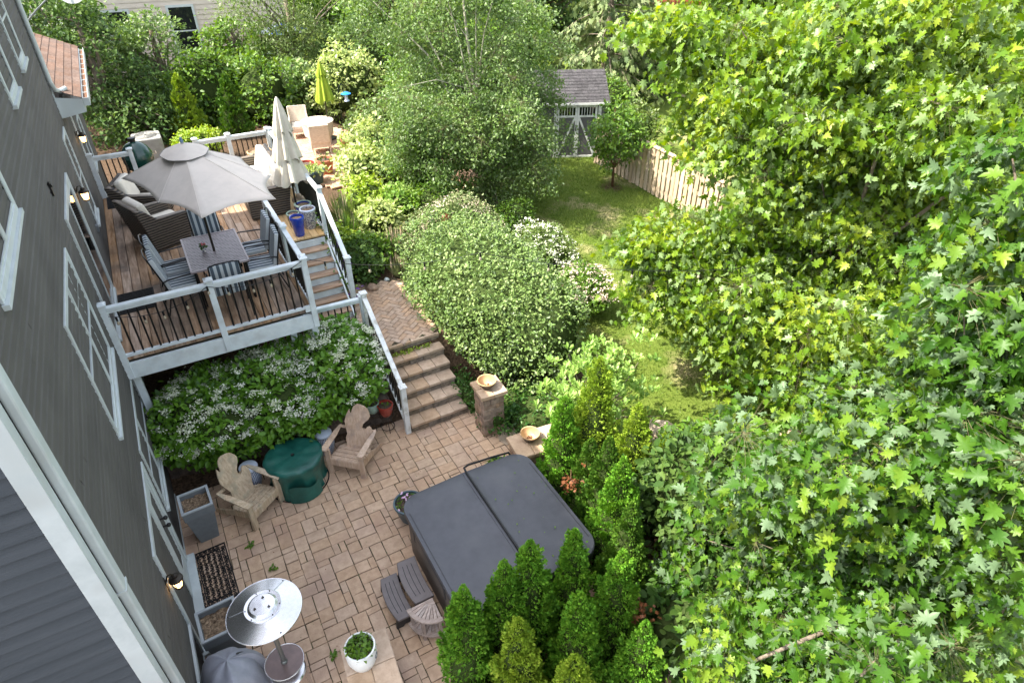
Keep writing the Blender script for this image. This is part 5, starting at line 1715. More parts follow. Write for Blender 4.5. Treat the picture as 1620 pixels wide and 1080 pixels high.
# (x, y, rz) : rz = 0 faces -y
ch = [(-0.19, 11.20, R(90), 'striped chair on the house side of the table, nearer the wicker armchair'),
      (-0.19, 10.62, R(92), 'striped chair on the house side of the table, nearer the black mat'),
      (1.06, 11.27, R(-90), 'striped chair on the stair side of the table, farther from the front railing'),
      (1.06, 10.60, R(-93), 'striped chair on the stair side of the table, closer to the front railing'),
      (0.44, 11.80, R(0), 'striped chair at the head of the table beside the umbrella tip'),
      (0.44, 10.06, R(180), 'striped chair at the table end with its back to the front railing')]
for i, (x, y, a, lb) in enumerate(ch):
    if i == 0:
        c0.location = (x, y, DZ); c0.rotation_euler = (0, 0, a); c0['label'] = lb
    else:
        dup(c0, (x, y, DZ), a, lb)

t = thing('flower_vase', 'small pot of red flowers on the patio table by the pole', 'flower vase', (0.27, 10.90, DZ + 0.725))
MB().lathe([(0, 0), (0.028, 0), (0.036, 0.05), (0.03, 0.075), (0.026, 0.07)], n=16).build('pot', M['pot_wf'], t, smooth=True)
plants(t, 26, 0.05, 0.07, 0.05, G['dark'], 8, hz=0.07)
plants(t, 9, 0.04, 0.12, 0.035, LEAF('red_petals', [(0.45, 0.05, 0.06), (0.6, 0.15, 0.15)]), 9, tp=PETAL, hz=0.03, name='flowers')

# -------- big grey umbrella (long oblong canopy, eight ribs)
def umbrella():
    t = thing('patio_umbrella', 'large open grey umbrella standing through the dining table', 'umbrella', (0.42, 10.88, DZ))
    cx, cy = 0.42, 10.88
    zr, za = 4.30 - DZ, 4.76 - DZ
    tips = [(-0.54, 11.32, 0), (-0.14, 10.03, -0.0), (0.32, 9.15, 0), (1.35, 9.32, 0), (1.50, 10.28, 0), (1.25, 11.38, 0), (0.66, 12.12, 0), (0.12, 12.10, 0)]
    tips = [(x - cx, y - cy, zr + d) for x, y, d in tips]
    def surf(u, ang_i, v, rr=1.0):
        pass
    n = len(tips); sub = 10; rings = 14
    vs = [(0, 0, za)]
    for r in range(1, rings + 1):
        u = r / rings
        for i in range(n):
            a = Vector(tips[i]); b = Vector(tips[(i + 1) % n])
            for s in range(sub):
                v = s / sub
                p = a.lerp(b, v)
                sag = 4 * v * (1 - v)
                k = 1 - 0.085 * sag * (u ** 2)              # scalloped hem pulls in between the ribs
                x, y = p.x * k * u, p.y * k * u
                z = za + (p.z - za) * (u ** 1.12) - 0.03 * sag * u * (1 - u) * 2 + 0.012 * sag * u
                vs.append((x, y, z))
    m = n * sub
    fs = [(0, 1 + i, 1 + (i + 1) % m) for i in range(m)]
    for r in range(rings - 1):
        for i in range(m):
            a = 1 + r * m + i; b = 1 + r * m + (i + 1) % m
            fs.append((a, a + m, b + m, b))
    o = MB().add(vs, fs).build('canopy', M['canopy'], t, smooth=True, angle=170)
    so = o.modifiers.new('thick', 'SOLIDIFY'); so.thickness = 0.003
    # ridge seams
    for i in range(n):
        pts = [Vector(vs[0])] + [Vector(vs[1 + r * m + i * sub]) for r in range(rings)]
        MB().tube([p + Vector((0, 0, 0.002)) for p in pts[1:]], 0.0045, 5).build('seam', M['canopy'], o, smooth=True)
        pts2 = [p - Vector((0, 0, 0.015)) for p in pts[::3]]
        MB().tube(pts2, 0.007, 5).build('rib', M['canopyD'], t, smooth=True)
    # vent cap
    vv = [(0, 0, za + 0.06)]
    rg = 6; q = 48
    for r in range(1, rg + 1):
        u = r / rg
        for k in range(q):
            a = 2 * PI * k / q + 0.2
            rad_ = 0.37 * u * (1 + 0.025 * math.cos(8 * a) * u)
            vv.append((rad_ * math.cos(a) * 0.92, rad_ * math.sin(a) * 1.12, za + 0.06 - 0.135 * u ** 1.25))
    ff = [(0, 1 + i, 1 + (i + 1) % q) for i in range(q)]
    for r in range(rg - 1):
        for i in range(q):
            a = 1 + r * q + i; b = 1 + r * q + (i + 1) % q
            ff.append((a, a + q, b + q, b))
    MB().add(vv, ff).build('vent_cap', M['canopy'], t, smooth=True, angle=170)
    MB().tube([(x, y, z + 0.001) for x, y, z in vv[1 + (rg - 1) * q:] + [vv[1 + (rg - 1) * q]]], 0.006, 5).build('vent_piping', M['canopyD'], t, smooth=True)
    MB().tube([(0, 0, 0.0), (0, 0, za + 0.05)], 0.019, 12).build('pole', M['bronze'], t, smooth=True)
    MB().lathe([(0.025, za + 0.07), (0.028, za + 0.1), (0.018, za + 0.12), (0.022, za + 0.14), (0, za + 0.155)], n=14).build('finial', M['bluecush'], t, smooth=True)
    MB().lathe([(0.24, 0.0), (0.24, 0.03), (0.06, 0.06), (0.03, 0.10), (0.02, 0.3)], n=24).build('base', M['black'], t, smooth=True)
umbrella()

def folded_umbrella(name, label, x, y, z0, H_, rmax, lean, cloth, tiers, zb, seed, base=True):
    """tiers: list of (z_bottom, z_top, radius at the bottom) of overlapping skirts"""
    t = thing(name, label, 'umbrella', (x, y, z0))
    rng = random.Random(seed)
    MB().tube([(0, 0, 0), (lean[0] * H_, lean[1] * H_, H_)], 0.02, 10).build('pole', M['bronze'], t, smooth=True)
    for (za, zt, rb, rt_) in tiers:
        n = 72; rows = 10; vs = []; fs = []
        ph = rng.uniform(0, 6)
        for i in range(rows + 1):
            u = i / rows; z = za + (zt - za) * u
            r = rb * (1 - u) ** 0.75 + rt_ * (1 - (1 - u) ** 0.75)
            for k in range(n):
                a = 2 * PI * k / n
                q = r * (1 + (0.20 * (1 - u) + 0.06) * math.sin(8 * a + ph + 0.5 * math.sin(3 * a)) + 0.05 * math.sin(3 * a + ph))
                dz = (0.05 * math.sin(8 * a + ph + 1) + 0.03 * math.sin(3 * a)) * (1 - u) ** 3
                vs.append((lean[0] * z + q * math.cos(a), lean[1] * z + q * math.sin(a), z + dz))
        for i in range(rows):
            for k in range(n):
                a = i * n + k; b = i * n + (k + 1) % n
                fs.append((a, b, b + n, a + n))
        MB().add(vs, fs).build('folded_canopy', cloth, t, smooth=True, angle=170)
    zt = tiers[-1][1]
    MB().lathe([(0.03, 0), (0.02, 0.03), (0.0, 0.045)], (lean[0] * zt, lean[1] * zt, zt - 0.01), 12).build('finial', cloth, t, smooth=True)
    if zb:
        za, rb = zb
        MB().tube([(lean[0] * za + rb * math.cos(a), lean[1] * za + rb * math.sin(a), za + 0.02 * math.sin(a)) for a in np.linspace(0, 2 * PI, 25)], 0.010, 6).build('tie_strap', M['cream'], t, smooth=True)
    if base:
        MB().lathe([(0.22, 0), (0.22, 0.04), (0.05, 0.07), (0.03, 0.2)], n=24).build('base', M['black'], t, smooth=True)
folded_umbrella('folded_umbrella', 'closed cream umbrella with folded tiers by the outer deck railing', 2.26, 13.10, DZ, 2.30, 0.25, (0.02, 0.0), M['cream'],
                [(0.83, 1.45, 0.30, 0.13), (1.27, 2.0, 0.235, 0.09), (1.78, 2.42, 0.16, 0.03)], (1.25, 0.16), 3)

# -------- wicker furniture
def wicker():
    m, nt, b = nmat('dark_wicker')
    N, L = nt.nodes, nt.links
    tc = N.new('ShaderNodeTexCoord'); mp = N.new('ShaderNodeMapping'); mp.inputs['Scale'].default_value = (5, 5, 8.5); L.new(tc.outputs['Object'], mp.inputs[0])
    wv = N.new('ShaderNodeTexWave'); wv.bands_direction = 'Z'; wv.inputs['Scale'].default_value = 0.75; wv.inputs['Distortion'].default_value = 1.6; wv.inputs['Detail'].default_value = 2; wv.inputs['Detail Scale'].default_value = 2.0
    L.new(mp.outputs[0], wv.inputs['Vector'])
    nz = N.new('ShaderNodeTexNoise'); nz.inputs['Scale'].default_value = 6; L.new(mp.outputs[0], nz.inputs['Vector'])
    rp = N.new('ShaderNodeValToRGB'); e = rp.color_ramp.elements
    e[0].position = 0.15; e[0].color = (0.010, 0.008, 0.006, 1); e[1].position = 0.75; e[1].color = (0.13, 0.105, 0.08, 1)
    ml = N.new('ShaderNodeMath'); ml.operation = 'MULTIPLY'; L.new(wv.outputs['Fac'], ml.inputs[0]); 
    mr = N.new('ShaderNodeMapRange'); mr.inputs['To Min'].default_value = 0.5; mr.inputs['To Max'].default_value = 1.4; L.new(nz.outputs['Fac'], mr.inputs[0]); L.new(mr.outputs[0], ml.inputs[1])
    L.new(ml.outputs[0], rp.inputs[0]); L.new(rp.outputs[0], b.inputs['Base Color']); b.inputs['Roughness'].default_value = 0.6
    bp = N.new('ShaderNodeBump'); bp.inputs['Strength'].default_value = 0.8; bp.inputs['Distance'].default_value = 0.012; L.new(wv.outputs['Fac'], bp.inputs['Height']); L.new(bp.outputs[0], b.inputs['Normal'])
    return m
M['wicker'] = wicker()

def lounge_seat(name, label, cat, x, y, rz, W_=0.86, D_=0.85, hb=0.86, ha=0.60, n_seat=1, sh=0.40, cushion=None):
    """front faces -y; W_ wide, D_ deep, sloped wicker back and arms, loose cushions"""
    t = thing(name, label, cat, (x, y, DZ), rz)
    cushion = cushion or M['cushion']
    hw = W_ / 2
    def side(s):
        # side panel profile in y,z : arm slopes up to the back
        p = [(-D_ / 2, 0.02), (-D_ / 2, ha - 0.04), (-D_ / 2 + 0.05, ha), (D_ / 2 - 0.25, ha + 0.03), (D_ / 2 - 0.08, hb - 0.06), (D_ / 2 + 0.06, hb), (D_ / 2 + 0.10, hb - 0.03), (D_ / 2 - 0.02, 0.3), (D_ / 2 - 0.06, 0.02)]
        Mx = Matrix(((0, 0, 1, s * hw - (0.13 if s > 0 else 0)), (1, 0, 0, 0), (0, 1, 0, 0), (0, 0, 0, 1)))
        return MB().prism(p, 0, 0.13, Mx=Mx)
    for s in (-1, 1): side(s).build('arm', M['wicker'], t, bevel=0.03, seg=3)
    p = [(D_ / 2 - 0.17, 0.02), (D_ / 2 - 0.14, 0.3), (D_ / 2 - 0.03, hb - 0.015), (D_ / 2 + 0.07, hb - 0.005), (D_ / 2 + 0.085, hb - 0.035), (D_ / 2 - 0.025, 0.3), (D_ / 2 - 0.065, 0.02)]
    Mx = Matrix(((0, 0, 1, -hw + 0.13), (1, 0, 0, 0), (0, 1, 0, 0), (0, 0, 0, 1)))
    MB().prism(p, 0, W_ - 0.26, Mx=Mx).build('back', M['wicker'], t, bevel=0.02)
    MB().box(-hw + 0.13, -D_ / 2 + 0.01, 0.04, hw - 0.13, D_ / 2 - 0.17, sh - 0.12).build('base', M['wicker'], t, bevel=0.01)
    w1 = (W_ - 0.28) / n_seat
    for i in range(n_seat):
        a = -hw + 0.14 + i * w1
        MB().box(a + 0.005, -D_ / 2 + 0.0, sh - 0.12, a + w1 - 0.005, D_ / 2 - 0.2, sh + 0.03).build('seat_cushion', cushion, t, bevel=0.045, seg=4)
        Mx = Matrix.Translation((a + w1 / 2, D_ / 2 - 0.23, sh + 0.0)) @ Matrix.Rotation(R(-16), 4, 'X')
        MB().box(-w1 / 2 + 0.01, -0.08, 0.0, w1 / 2 - 0.01, 0.08, hb - sh + 0.06, Mx=Mx).build('back_cushion', cushion, t, bevel=0.06, seg=4)
    return t
lounge_seat('wicker_armchair', 'big dark wicker armchair with its back toward the house wall', 'armchair', -0.30, 13.42, R(112), W_=0.92, D_=0.85, hb=0.88)
so = lounge_seat('wicker_sofa', 'dark wicker sofa with cream cushions along the outer deck railing', 'sofa', 1.82, 14.55, R(-90), W_=2.3, D_=0.85, n_seat=3, hb=0.84)
t = lounge_seat('wicker_armchair', 'wicker armchair with cream cushions beyond the grey umbrella', 'armchair', -0.45, 14.75, R(70), W_=0.85, D_=0.8, hb=0.84)
def pillow(x, y, z, rz, rx, mat, label, s=0.24):
    t = tag(MB().add(*_pillow(s)).build('throw_pillow', mat, smooth=True, angle=170), label, 'pillow', 'throw pillows on the deck sofa')
    t.location = (x, y, z); t.rotation_euler = (rx, 0, rz)
def _pillow(s):
    n = 12; vs = []; fs = []
    for sd_ in (1, -1):
        for i in range(n + 1):
            for j in range(n + 1):
                u, v = -1 + 2 * i / n, -1 + 2 * j / n
                k = 1 - 0.10 * (1 - u * u) * 1 - 0.0
                vs.append((s * u * (1 - 0.08 * (1 - v * v)), sd_ * s * 0.33 * ((1 - u ** 4) * (1 - v ** 4)) ** 0.5, s + s * v * (1 - 0.08 * (1 - u * u))))
    m = (n + 1) ** 2
    for q in range(2):
        for i in range(n):
            for j in range(n):
                a = q * m + i * (n + 1) + j
                f = (a, a + 1, a + n + 2, a + n + 1)
                fs.append(f if q == 0 else f[::-1])
    return vs, fs
pillow(1.95, 13.72, DZ + 0.42, R(75), R(-25), M['cushion'], 'cream throw pillow at the stair end of the sofa', 0.25)
pillow(1.72, 13.62, DZ + 0.42, R(20), R(-35), M['bluecush'], 'blue throw pillow tucked in front of the cream pillow')
# -------- coloured pots on the deck
def dpot(label, x, y, h, r, mat, rimmat=None, seed=0, name='flower_pot'):
    t = pot(name, label, 'flower pot', x, y, DZ + 0.003, [(0.0, 0.0), (r * 0.66, 0.0), (r * 0.72, 0.02), (r * 0.98, h * 0.86), (r * 1.03, h * 0.87), (r * 1.05, h * 0.97), (r, h), (r * 0.88, h), (r * 0.86, h * 0.88)], mat, r * 0.87, h * 0.90, M['soil'], 'glazed pots grouped at the top of the stairs')
    if rimmat:
        MB().lathe([(r * 1.06, h * 0.93), (r * 1.065, h * 0.99), (r, h * 1.015), (r * 0.87, h * 1.01), (r * 0.865, h * 0.97)], n=36).build('rim', rimmat, t, smooth=True)
    return t
dpot('cobalt blue glazed pot nearest the top step', 2.08, 12.28, 0.40, 0.135, M['cobalt'])
dpot('blue pot with a pale rim at the back of the pot group', 2.38, 13.0, 0.34, 0.165, M['cobalt'], M['pot_green'])
dpot('tall patterned black and white pot beside the cobalt pot', 2.36, 12.52, 0.42, 0.15, M['pot_wf'], M['ceramic_w'])
dpot('small grey pot with a pale rim behind the cobalt pot', 2.10, 12.72, 0.30, 0.125, M['planter'], M['pot_green'])
t = thing('stone_ornament', 'lumpy grey stone ornament on the deck behind the pots', 'ornament', (2.40, 13.45, DZ))
mb = MB(); rg = random.Random(4)
for (dx, dy, dz, r) in ((0, 0, 0.10, 0.12), (0.06, 0.06, 0.22, 0.09), (-0.05, 0.02, 0.24, 0.08), (0.02, 0.0, 0.33, 0.06)):
    mb.lathe([(r * math.sin(PI * i / 8), -r * math.cos(PI * i / 8)) for i in range(9)], (dx, dy, dz), 14, wob=lambda t_, i, z: 1 + 0.1 * math.sin(3 * t_ + i))
mb.build('body', M['flag'], t, smooth=True)
t = thing('planter_bowl', 'shallow old stone planter bowl on the rail corner of the deck', 'planter bowl', (2.18, 15.95, DZ))
MB().lathe([(0.0, 0.0), (0.14, 0.0), (0.12, 0.05), (0.09, 0.3), (0.16, 0.45), (0.27, 0.52), (0.28, 0.6), (0.26, 0.61), (0.24, 0.56)], n=28).build('bowl', M['bowl'], t, smooth=True)
MB().lathe([(0.245, 0.565), (0, 0.57)], n=20).build('soil', M['soil'], t)
# purple flowers climbing the stair rail
rngp = np.random.default_rng(12)
t = thing('clematis', 'purple-flowered climber twined on the outer stair railing', 'climbing plant', (2.62, 11.9, 1.3))
n = 420
u = rngp.uniform(0, 1, n)
C = np.column_stack([rngp.normal(0, 0.10, n) - 0.02, -0.75 + 1.4 * u + rngp.normal(0, 0.05, n), 0.1 + 1.15 * u - 0.1 + rngp.normal(0, 0.18, n)])
N, D = orient(rngp, nrm(rngp.normal(size=(n, 3))))
leaf_obj('leaves', C, D, N, rngp.uniform(.04, .09, n), OVAL, G['mid'], t)
k = rngp.choice(n, 60)
leaf_obj('flowers', C[k] + rngp.normal(0, .03, (60, 3)), rngp.normal(size=(60, 3)), rngp.normal(size=(60, 3)) * .5 + [0, -0.4, .7], np.full(60, .07), PETAL, M['purple'], t)
MB().tube([(0.0, -0.7, -0.25), (0.03, -0.3, 0.3), (-0.02, 0.1, 0.6), (0.02, 0.5, 1.1)], 0.007, 5).build('stem', M['barkbrown'], t)

# -------- string lights
def string(label, pts, sag, nb, name='string_lights', bulb_r=0.022):
    t = thing(name, label, 'string lights', pts[0])
    o = Vector(pts[0])
    full = []
    for a, b in zip(pts[:-1], pts[1:]):
        a = Vector(a); b = Vector(b)
        for k in range(16):
            u = k / 16
            full.append(a.lerp(b, u) - Vector((0, 0, 4 * sag * u * (1 - u))) - o)
    full.append(Vector(pts[-1]) - o)
    MB().tube(full, 0.005, 5).build('cable', M['black'], t, smooth=True)
    for i in range(nb):
        p = full[int((i + 0.5) * (len(full) - 1) / nb)]
        s = MB().tube([p, p - Vector((0, 0, 0.07))], 0.015, 8).build('socket', M['black'], t, smooth=True)
        MB().lathe([(0.010, 0), (0.022, -0.03), (0.02, -0.055), (0, -0.07)], p - Vector((0, 0, 0.07)), 10).build('bulb', MAT('bulb_glass', (0.35, 0.30, 0.22), None, rough=0.08, spec=1.0), s, smooth=True)
string('string of bulbs draped along the front deck railing', [(-1.2, 9.33, 3.1), (0.12, 9.32, 3.2), (1.52, 9.32, 3.25)], 0.17, 9)
string('string of bulbs stretched from the deck corner post over the path', [(1.55, 9.42, 3.24), (3.9, 7.9, 3.42), (7.6, 5.9, 3.1)], 0.16, 7)

# ================================================================== BEYOND THE DECK
ZT = 1.02
t = thing('egg_grill', 'dark green egg-shaped ceramic grill beyond the deck railing', 'egg grill', (-0.36, 18.1, 1.28))
MB().lathe([(0.0, 0.95), (0.20, 0.95), (0.30, 1.02), (0.345, 1.18), (0.345, 1.27)], n=40).build('firebox', M['egg'], t, smooth=True)
lid = MB().lathe([(0.355, 1.27), (0.345, 1.36), (0.28, 1.50), (0.18, 1.60), (0.07, 1.645)], n=40).build('lid', M['egg'], t, smooth=True)
MB().lathe([(0.07, 1.64), (0.07, 1.70), (0.09, 1.71), (0.085, 1.74), (0.0, 1.75)], n=20).build('chimney_cap', M['black'], lid, smooth=True)
MB().tube([(0.33, -0.08, 1.3), (0.42, -0.08, 1.3), (0.42, 0.12, 1.3), (0.33, 0.12, 1.3)], 0.015, 8).build('handle', M['cedar'], t, smooth=True)
mb = MB()
for (a, b) in ((-0.3, -0.3), (0.3, -0.3), (0.3, 0.3), (-0.3, 0.3)): mb.box(a - 0.03, b - 0.03, 0, a + 0.03, b + 0.03, 1.0)
for z in (0.25, 0.93): mb.box(-0.33, -0.33, z, 0.33, -0.27, z + 0.05); mb.box(-0.33, 0.27, z, 0.33, 0.33, z + 0.05); mb.box(-0.33, -0.27, z, -0.27, 0.27, z + 0.05); mb.box(0.27, -0.27, z, 0.33, 0.27, z + 0.05)
mb.build('stand', M['greywood'], t)
t = thing('air_conditioner', 'grey outdoor air conditioner unit behind the green grill', 'air conditioner', (-0.05, 22.4, 1.0))
MB().box(-0.4, -0.4, 0, 0.4, 0.4, 0.84).build('casing', M['ac'], t, bevel=0.05, seg=3)
mb = MB()
for k in range(9): mb.tube([(r_ * math.cos(a), r_ * math.sin(a), 0.86) for r_ in (0.06 + 0.036 * k,) for a in np.linspace(0, 2 * PI, 30)], 0.006, 5)
for k in range(8): mb.bar((0.04 * math.cos(k * PI / 4), 0.04 * math.sin(k * PI / 4), 0.86), (0.35 * math.cos(k * PI / 4), 0.35 * math.sin(k * PI / 4), 0.86), 0.01, 0.01)
mb.build('fan_grille', M['ac'], t)
MB().lathe([(0.33, 0.845), (0, 0.846)], n=28).build('fan_well', M['black'], t)

def pale_chair(x, y, rz, label):
    t = thing('wicker_chair', label, 'wicker chair', (x, y, ZT), rz, 'pale wicker chairs on the back patio')
    for s in (-1, 1):
        Mx = Matrix(((0, 0, 1, s * 0.29 - 0.02), (1, 0, 0, 0), (0, 1, 0, 0), (0, 0, 0, 1)))
        MB().prism([(-0.28, 0.16), (-0.28, 0.60), (-0.24, 0.64), (0.2, 0.66), (0.30, 0.92), (0.36, 0.92), (0.28, 0.4), (0.25, 0.16)], 0, 0.04, Mx=Mx).build('arm_panel', M['wfurn'], t, bevel=0.01)
        for yy in (-0.26, 0.24): MB().tube([(s * 0.27, yy, 0), (s * 0.27, yy, 0.2)], 0.018, 8).build('leg', M['wfurn'], t)
    MB().box(-0.27, -0.28, 0.2, 0.27, 0.26, 0.36).build('seat_base', M['wfurn'], t, bevel=0.01)
    MB().box(-0.25, -0.27, 0.36, 0.25, 0.22, 0.44).build('seat_cushion', M['cushion'], t, bevel=0.03, seg=3)
    Mx = Matrix.Translation((0, 0.27, 0.36)) @ Matrix.Rotation(R(-9), 4, 'X')
    MB().box(-0.29, -0.02, 0, 0.29, 0.03, 0.58, Mx=Mx).build('back_panel', M['wfurn'], t, bevel=0.01)
    mb = MB()
    for k in range(12): mb.bar((-0.25 + k * 0.045, -0.285, 0.2), (-0.25 + k * 0.045, -0.285, 0.36), 0.016, 0.012, upv=(0, 1, 0))
    mb.build('front_weave', M['wfurn'], t)
pale_chair(4.55, 22.6, R(-12), 'pale wicker chair with its back to the hedge on the back patio')
pale_chair(4.72, 20.75, R(170), 'pale wicker chair with its back turned toward the deck')
t = thing('round_table', 'round pale slatted table on the back patio', 'table', (4.95, 21.7, ZT))
MB().lathe([(0.0, 0.66), (0.50, 0.66), (0.52, 0.67), (0.52, 0.70), (0.50, 0.71), (0.42, 0.71), (0, 0.712)], n=36).build('top', M['wfurn'], t, smooth=True, angle=30)
mb = MB()
for k in range(24): a = k * PI / 12; mb.bar((0.12 * math.cos(a), 0.12 * math.sin(a), 0.714), (0.46 * math.cos(a), 0.46 * math.sin(a), 0.714), 0.008, 0.004)
mb.build('slat_gaps', M['greywood'], t)
MB().lathe([(0.46, 0.25), (0.5, 0.6), (0.5, 0.66)], n=30).build('apron', M['wfurn'], t, smooth=True)
for k in range(4): a = PI / 4 + k * PI / 2; MB().tube([(0.4 * math.cos(a), 0.4 * math.sin(a), 0), (0.42 * math.cos(a), 0.42 * math.sin(a), 0.64)], 0.025, 8).build('leg', M['wfurn'], t)
folded_umbrella('folded_umbrella', 'closed lime green umbrella on the back patio', 5.35, 21.9, ZT, 2.3, 0.2, (0.012, 0.0), M['lime'],
                [(1.22, 2.05, 0.25, 0.10), (1.98, 2.42, 0.14, 0.02)], None, 9)
t = thing('bird_feeder', 'blue-roofed bird feeder hanging from a crook pole', 'bird feeder', (5.75, 21.6, ZT))
MB().tube([(0.0, 0.0, 0), (0.0, 0.0, 1.5), (0.03, 0, 1.66), (0.12, 0, 1.74), (0.22, 0, 1.70), (0.25, 0, 1.6)], 0.010, 6).build('crook_pole', M['black'], t, smooth=True)
MB().lathe([(0.0, 1.50), (0.05, 1.49), (0.16, 1.44), (0.165, 1.425), (0.05, 1.44)], (0.25, 0, 0), 20).build('roof', MAT('blue_plastic', (0.01, 0.20, 0.60), None, rough=0.3), t, smooth=True)
MB().lathe([(0.055, 1.44), (0.055, 1.24), (0.09, 1.22), (0.09, 1.20), (0, 1.20)], (0.25, 0, 0), 16).build('seed_tube', M['ceramic_w'], t, smooth=True)
def bpot(label, x, y, r, h, mat, pl, seed):
    t = pot('flower_pot', label, 'flower pot', x, y, ZT, [(0, 0), (r * .7, 0), (r * .95, h * .8), (r * 1.06, h * .82), (r * 1.06, h), (r * .9, h), (r * .86, h * .85)], mat, r * .88, h * .88, group='pots on the back patio')
    if pl: plants(t, pl[1], r * 1.1, h * 0.9, pl[2], pl[0], seed, hz=0.2)
bpot('large slate blue pot of lime leaves behind the deck railing', 3.85, 18.25, .27, .38, M['darkpot'], (G['limewhite'], 130, .12), 1)
bpot('terracotta pot of small plants, right of the slate blue pot', 4.32, 18.85, .25, .42, M['terracotta'], (G['dark'], 70, .07), 2)
bpot('bright red pot behind the slate blue pot', 3.78, 18.95, .24, .36, M['pot_red'], None, 3)
bpot('small tan pot on the ground beside the lime umbrella', 5.55, 20.9, .14, .24, M['terracotta'], None, 4)

# -------- shed
def shed():
    t = thing('garden_shed', 'small grey garden shed with white crossed double doors', 'shed', (11.83, 18.02, 0.38), R(-25.5))
    # local: x along the front (0..1.4 is the doors), front faces -y
    x0, x1, d = -0.85, 1.62, 1.9
    hf = 1.86
    zr_, yr = 2.55, 1.15
    mb = MB()
    mb.add([(x0, 0, 0), (x1, 0, 0), (x1, d, 0), (x0, d, 0), (x0, 0, hf), (x1, 0, hf), (x1, d, hf), (x0, d, hf), (x0, yr, zr_ - 0.05), (x1, yr, zr_ - 0.05)],
           [(0, 1, 5, 4), (1, 2, 6, 9, 5), (2, 3, 7, 6), (3, 0, 4, 8, 7)])
    mb.build('walls', M['shedgrey'], t)
    tr = MB()
    for x in (-0.06, 1.40): tr.box(x, -0.03, 0, x + 0.1, 0.0, hf - 0.06)
    tr.box(-0.1, -0.035, hf - 0.10, 1.55, 0.0, hf - 0.01)
    tr.build('trim', M['shedwhite'], t)
    for s, a, b in ((0, 0.05, 0.70), (1, 0.71, 1.36)):
        dr = MB().box(a, -0.022, 0.03, b, 0.0, hf - 0.12).build('door', M['shedgrey'], t)
        f = MB()
        w_ = 0.06
        f.box(a, -0.045, 0.03, a + w_, -0.022, hf - 0.12); f.box(b - w_, -0.045, 0.03, b, -0.022, hf - 0.12)
        f.box(a + w_, -0.044, 0.03, b - w_, -0.022, 0.03 + w_); f.box(a + w_, -0.044, hf - 0.12 - w_, b - w_, -0.022, hf - 0.12); f.box(a + w_, -0.044, 1.36, b - w_, -0.022, 1.36 + w_)
        if s == 0: f.bar((a + w_ * 0.6, -0.034, 0.09), (b - w_ * 0.8, -0.034, 1.38), 0.022, 0.06, upv=(-0.9, 0, 0.44))
        else: f.bar((b - w_ * 0.6, -0.034, 0.09), (a + w_ * 0.8, -0.034, 1.38), 0.022, 0.06, upv=(0.9, 0, 0.44))
        f.build('door_trim', M['shedwhite'], dr)
        g = MB().box(a + w_, -0.026, 1.42, b - w_, -0.0225, hf - 0.18); g.build('pane', M['glass'], dr)
        g = MB()
        for k in range(1, 6): xx = a + w_ + k * (b - a - 2 * w_) / 6; g.box(xx - 0.008, -0.036, 1.42, xx + 0.008, -0.027, hf - 0.18)
        g.build('muntins', M['shedwhite'], dr)
    h = MB().box(0.655, -0.06, 0.92, 0.685, -0.046, 1.12); h.build('handle', M['black'], t)
    rf = MB(); rng = random.Random(5)
    def rp(s, x, side):
        y = -0.16 + s * (yr + 0.16) if side == 0 else yr + s * (d + 0.14 - yr)
        zz = hf - 0.04 + s * (zr_ - hf + 0.04) if side == 0 else zr_ - s * (zr_ - hf + 0.04)
        return (x, y, zz + 0.02)
    K = 11
    for k in range(K):
        x = x0 - 0.12
        while x < x1 + 0.12:
            xb = min(x + rng.uniform(0.1, 0.34), x1 + 0.13)
            a, b, c, e = rp(k / K, x, 0), rp(k / K, xb, 0), rp((k + 1.1) / K, xb, 0), rp((k + 1.1) / K, x, 0)
            lift = 0.016 + rng.uniform(0, 0.004)
            rf.add([(a[0], a[1], a[2] + lift), (b[0], b[1], b[2] + lift), (c[0], c[1], c[2] + 0.003), (e[0], e[1], e[2] + 0.003), a, b], [(0, 1, 2, 3), (4, 5, 1, 0)])
            x = xb
    rf.add([rp(0, x0 - .12, 0), rp(0, x1 + .12, 0), rp(1, x1 + .12, 0), rp(1, x0 - .12, 0)], [(0, 1, 2, 3)])
    rf.add([rp(0, x0 - .12, 1), rp(0, x1 + .12, 1), rp(1, x1 + .12, 1), rp(1, x0 - .12, 1)], [(0, 1, 2, 3)])
    rf.build('roof', M['shingleG'], t)
    ea = MB().bar((x0 - 0.12, -0.165, hf - 0.045), (x1 + 0.13, -0.165, hf - 0.045), 0.02, 0.07); ea.build('eave_board', M['shedwhite'], t)
shed()

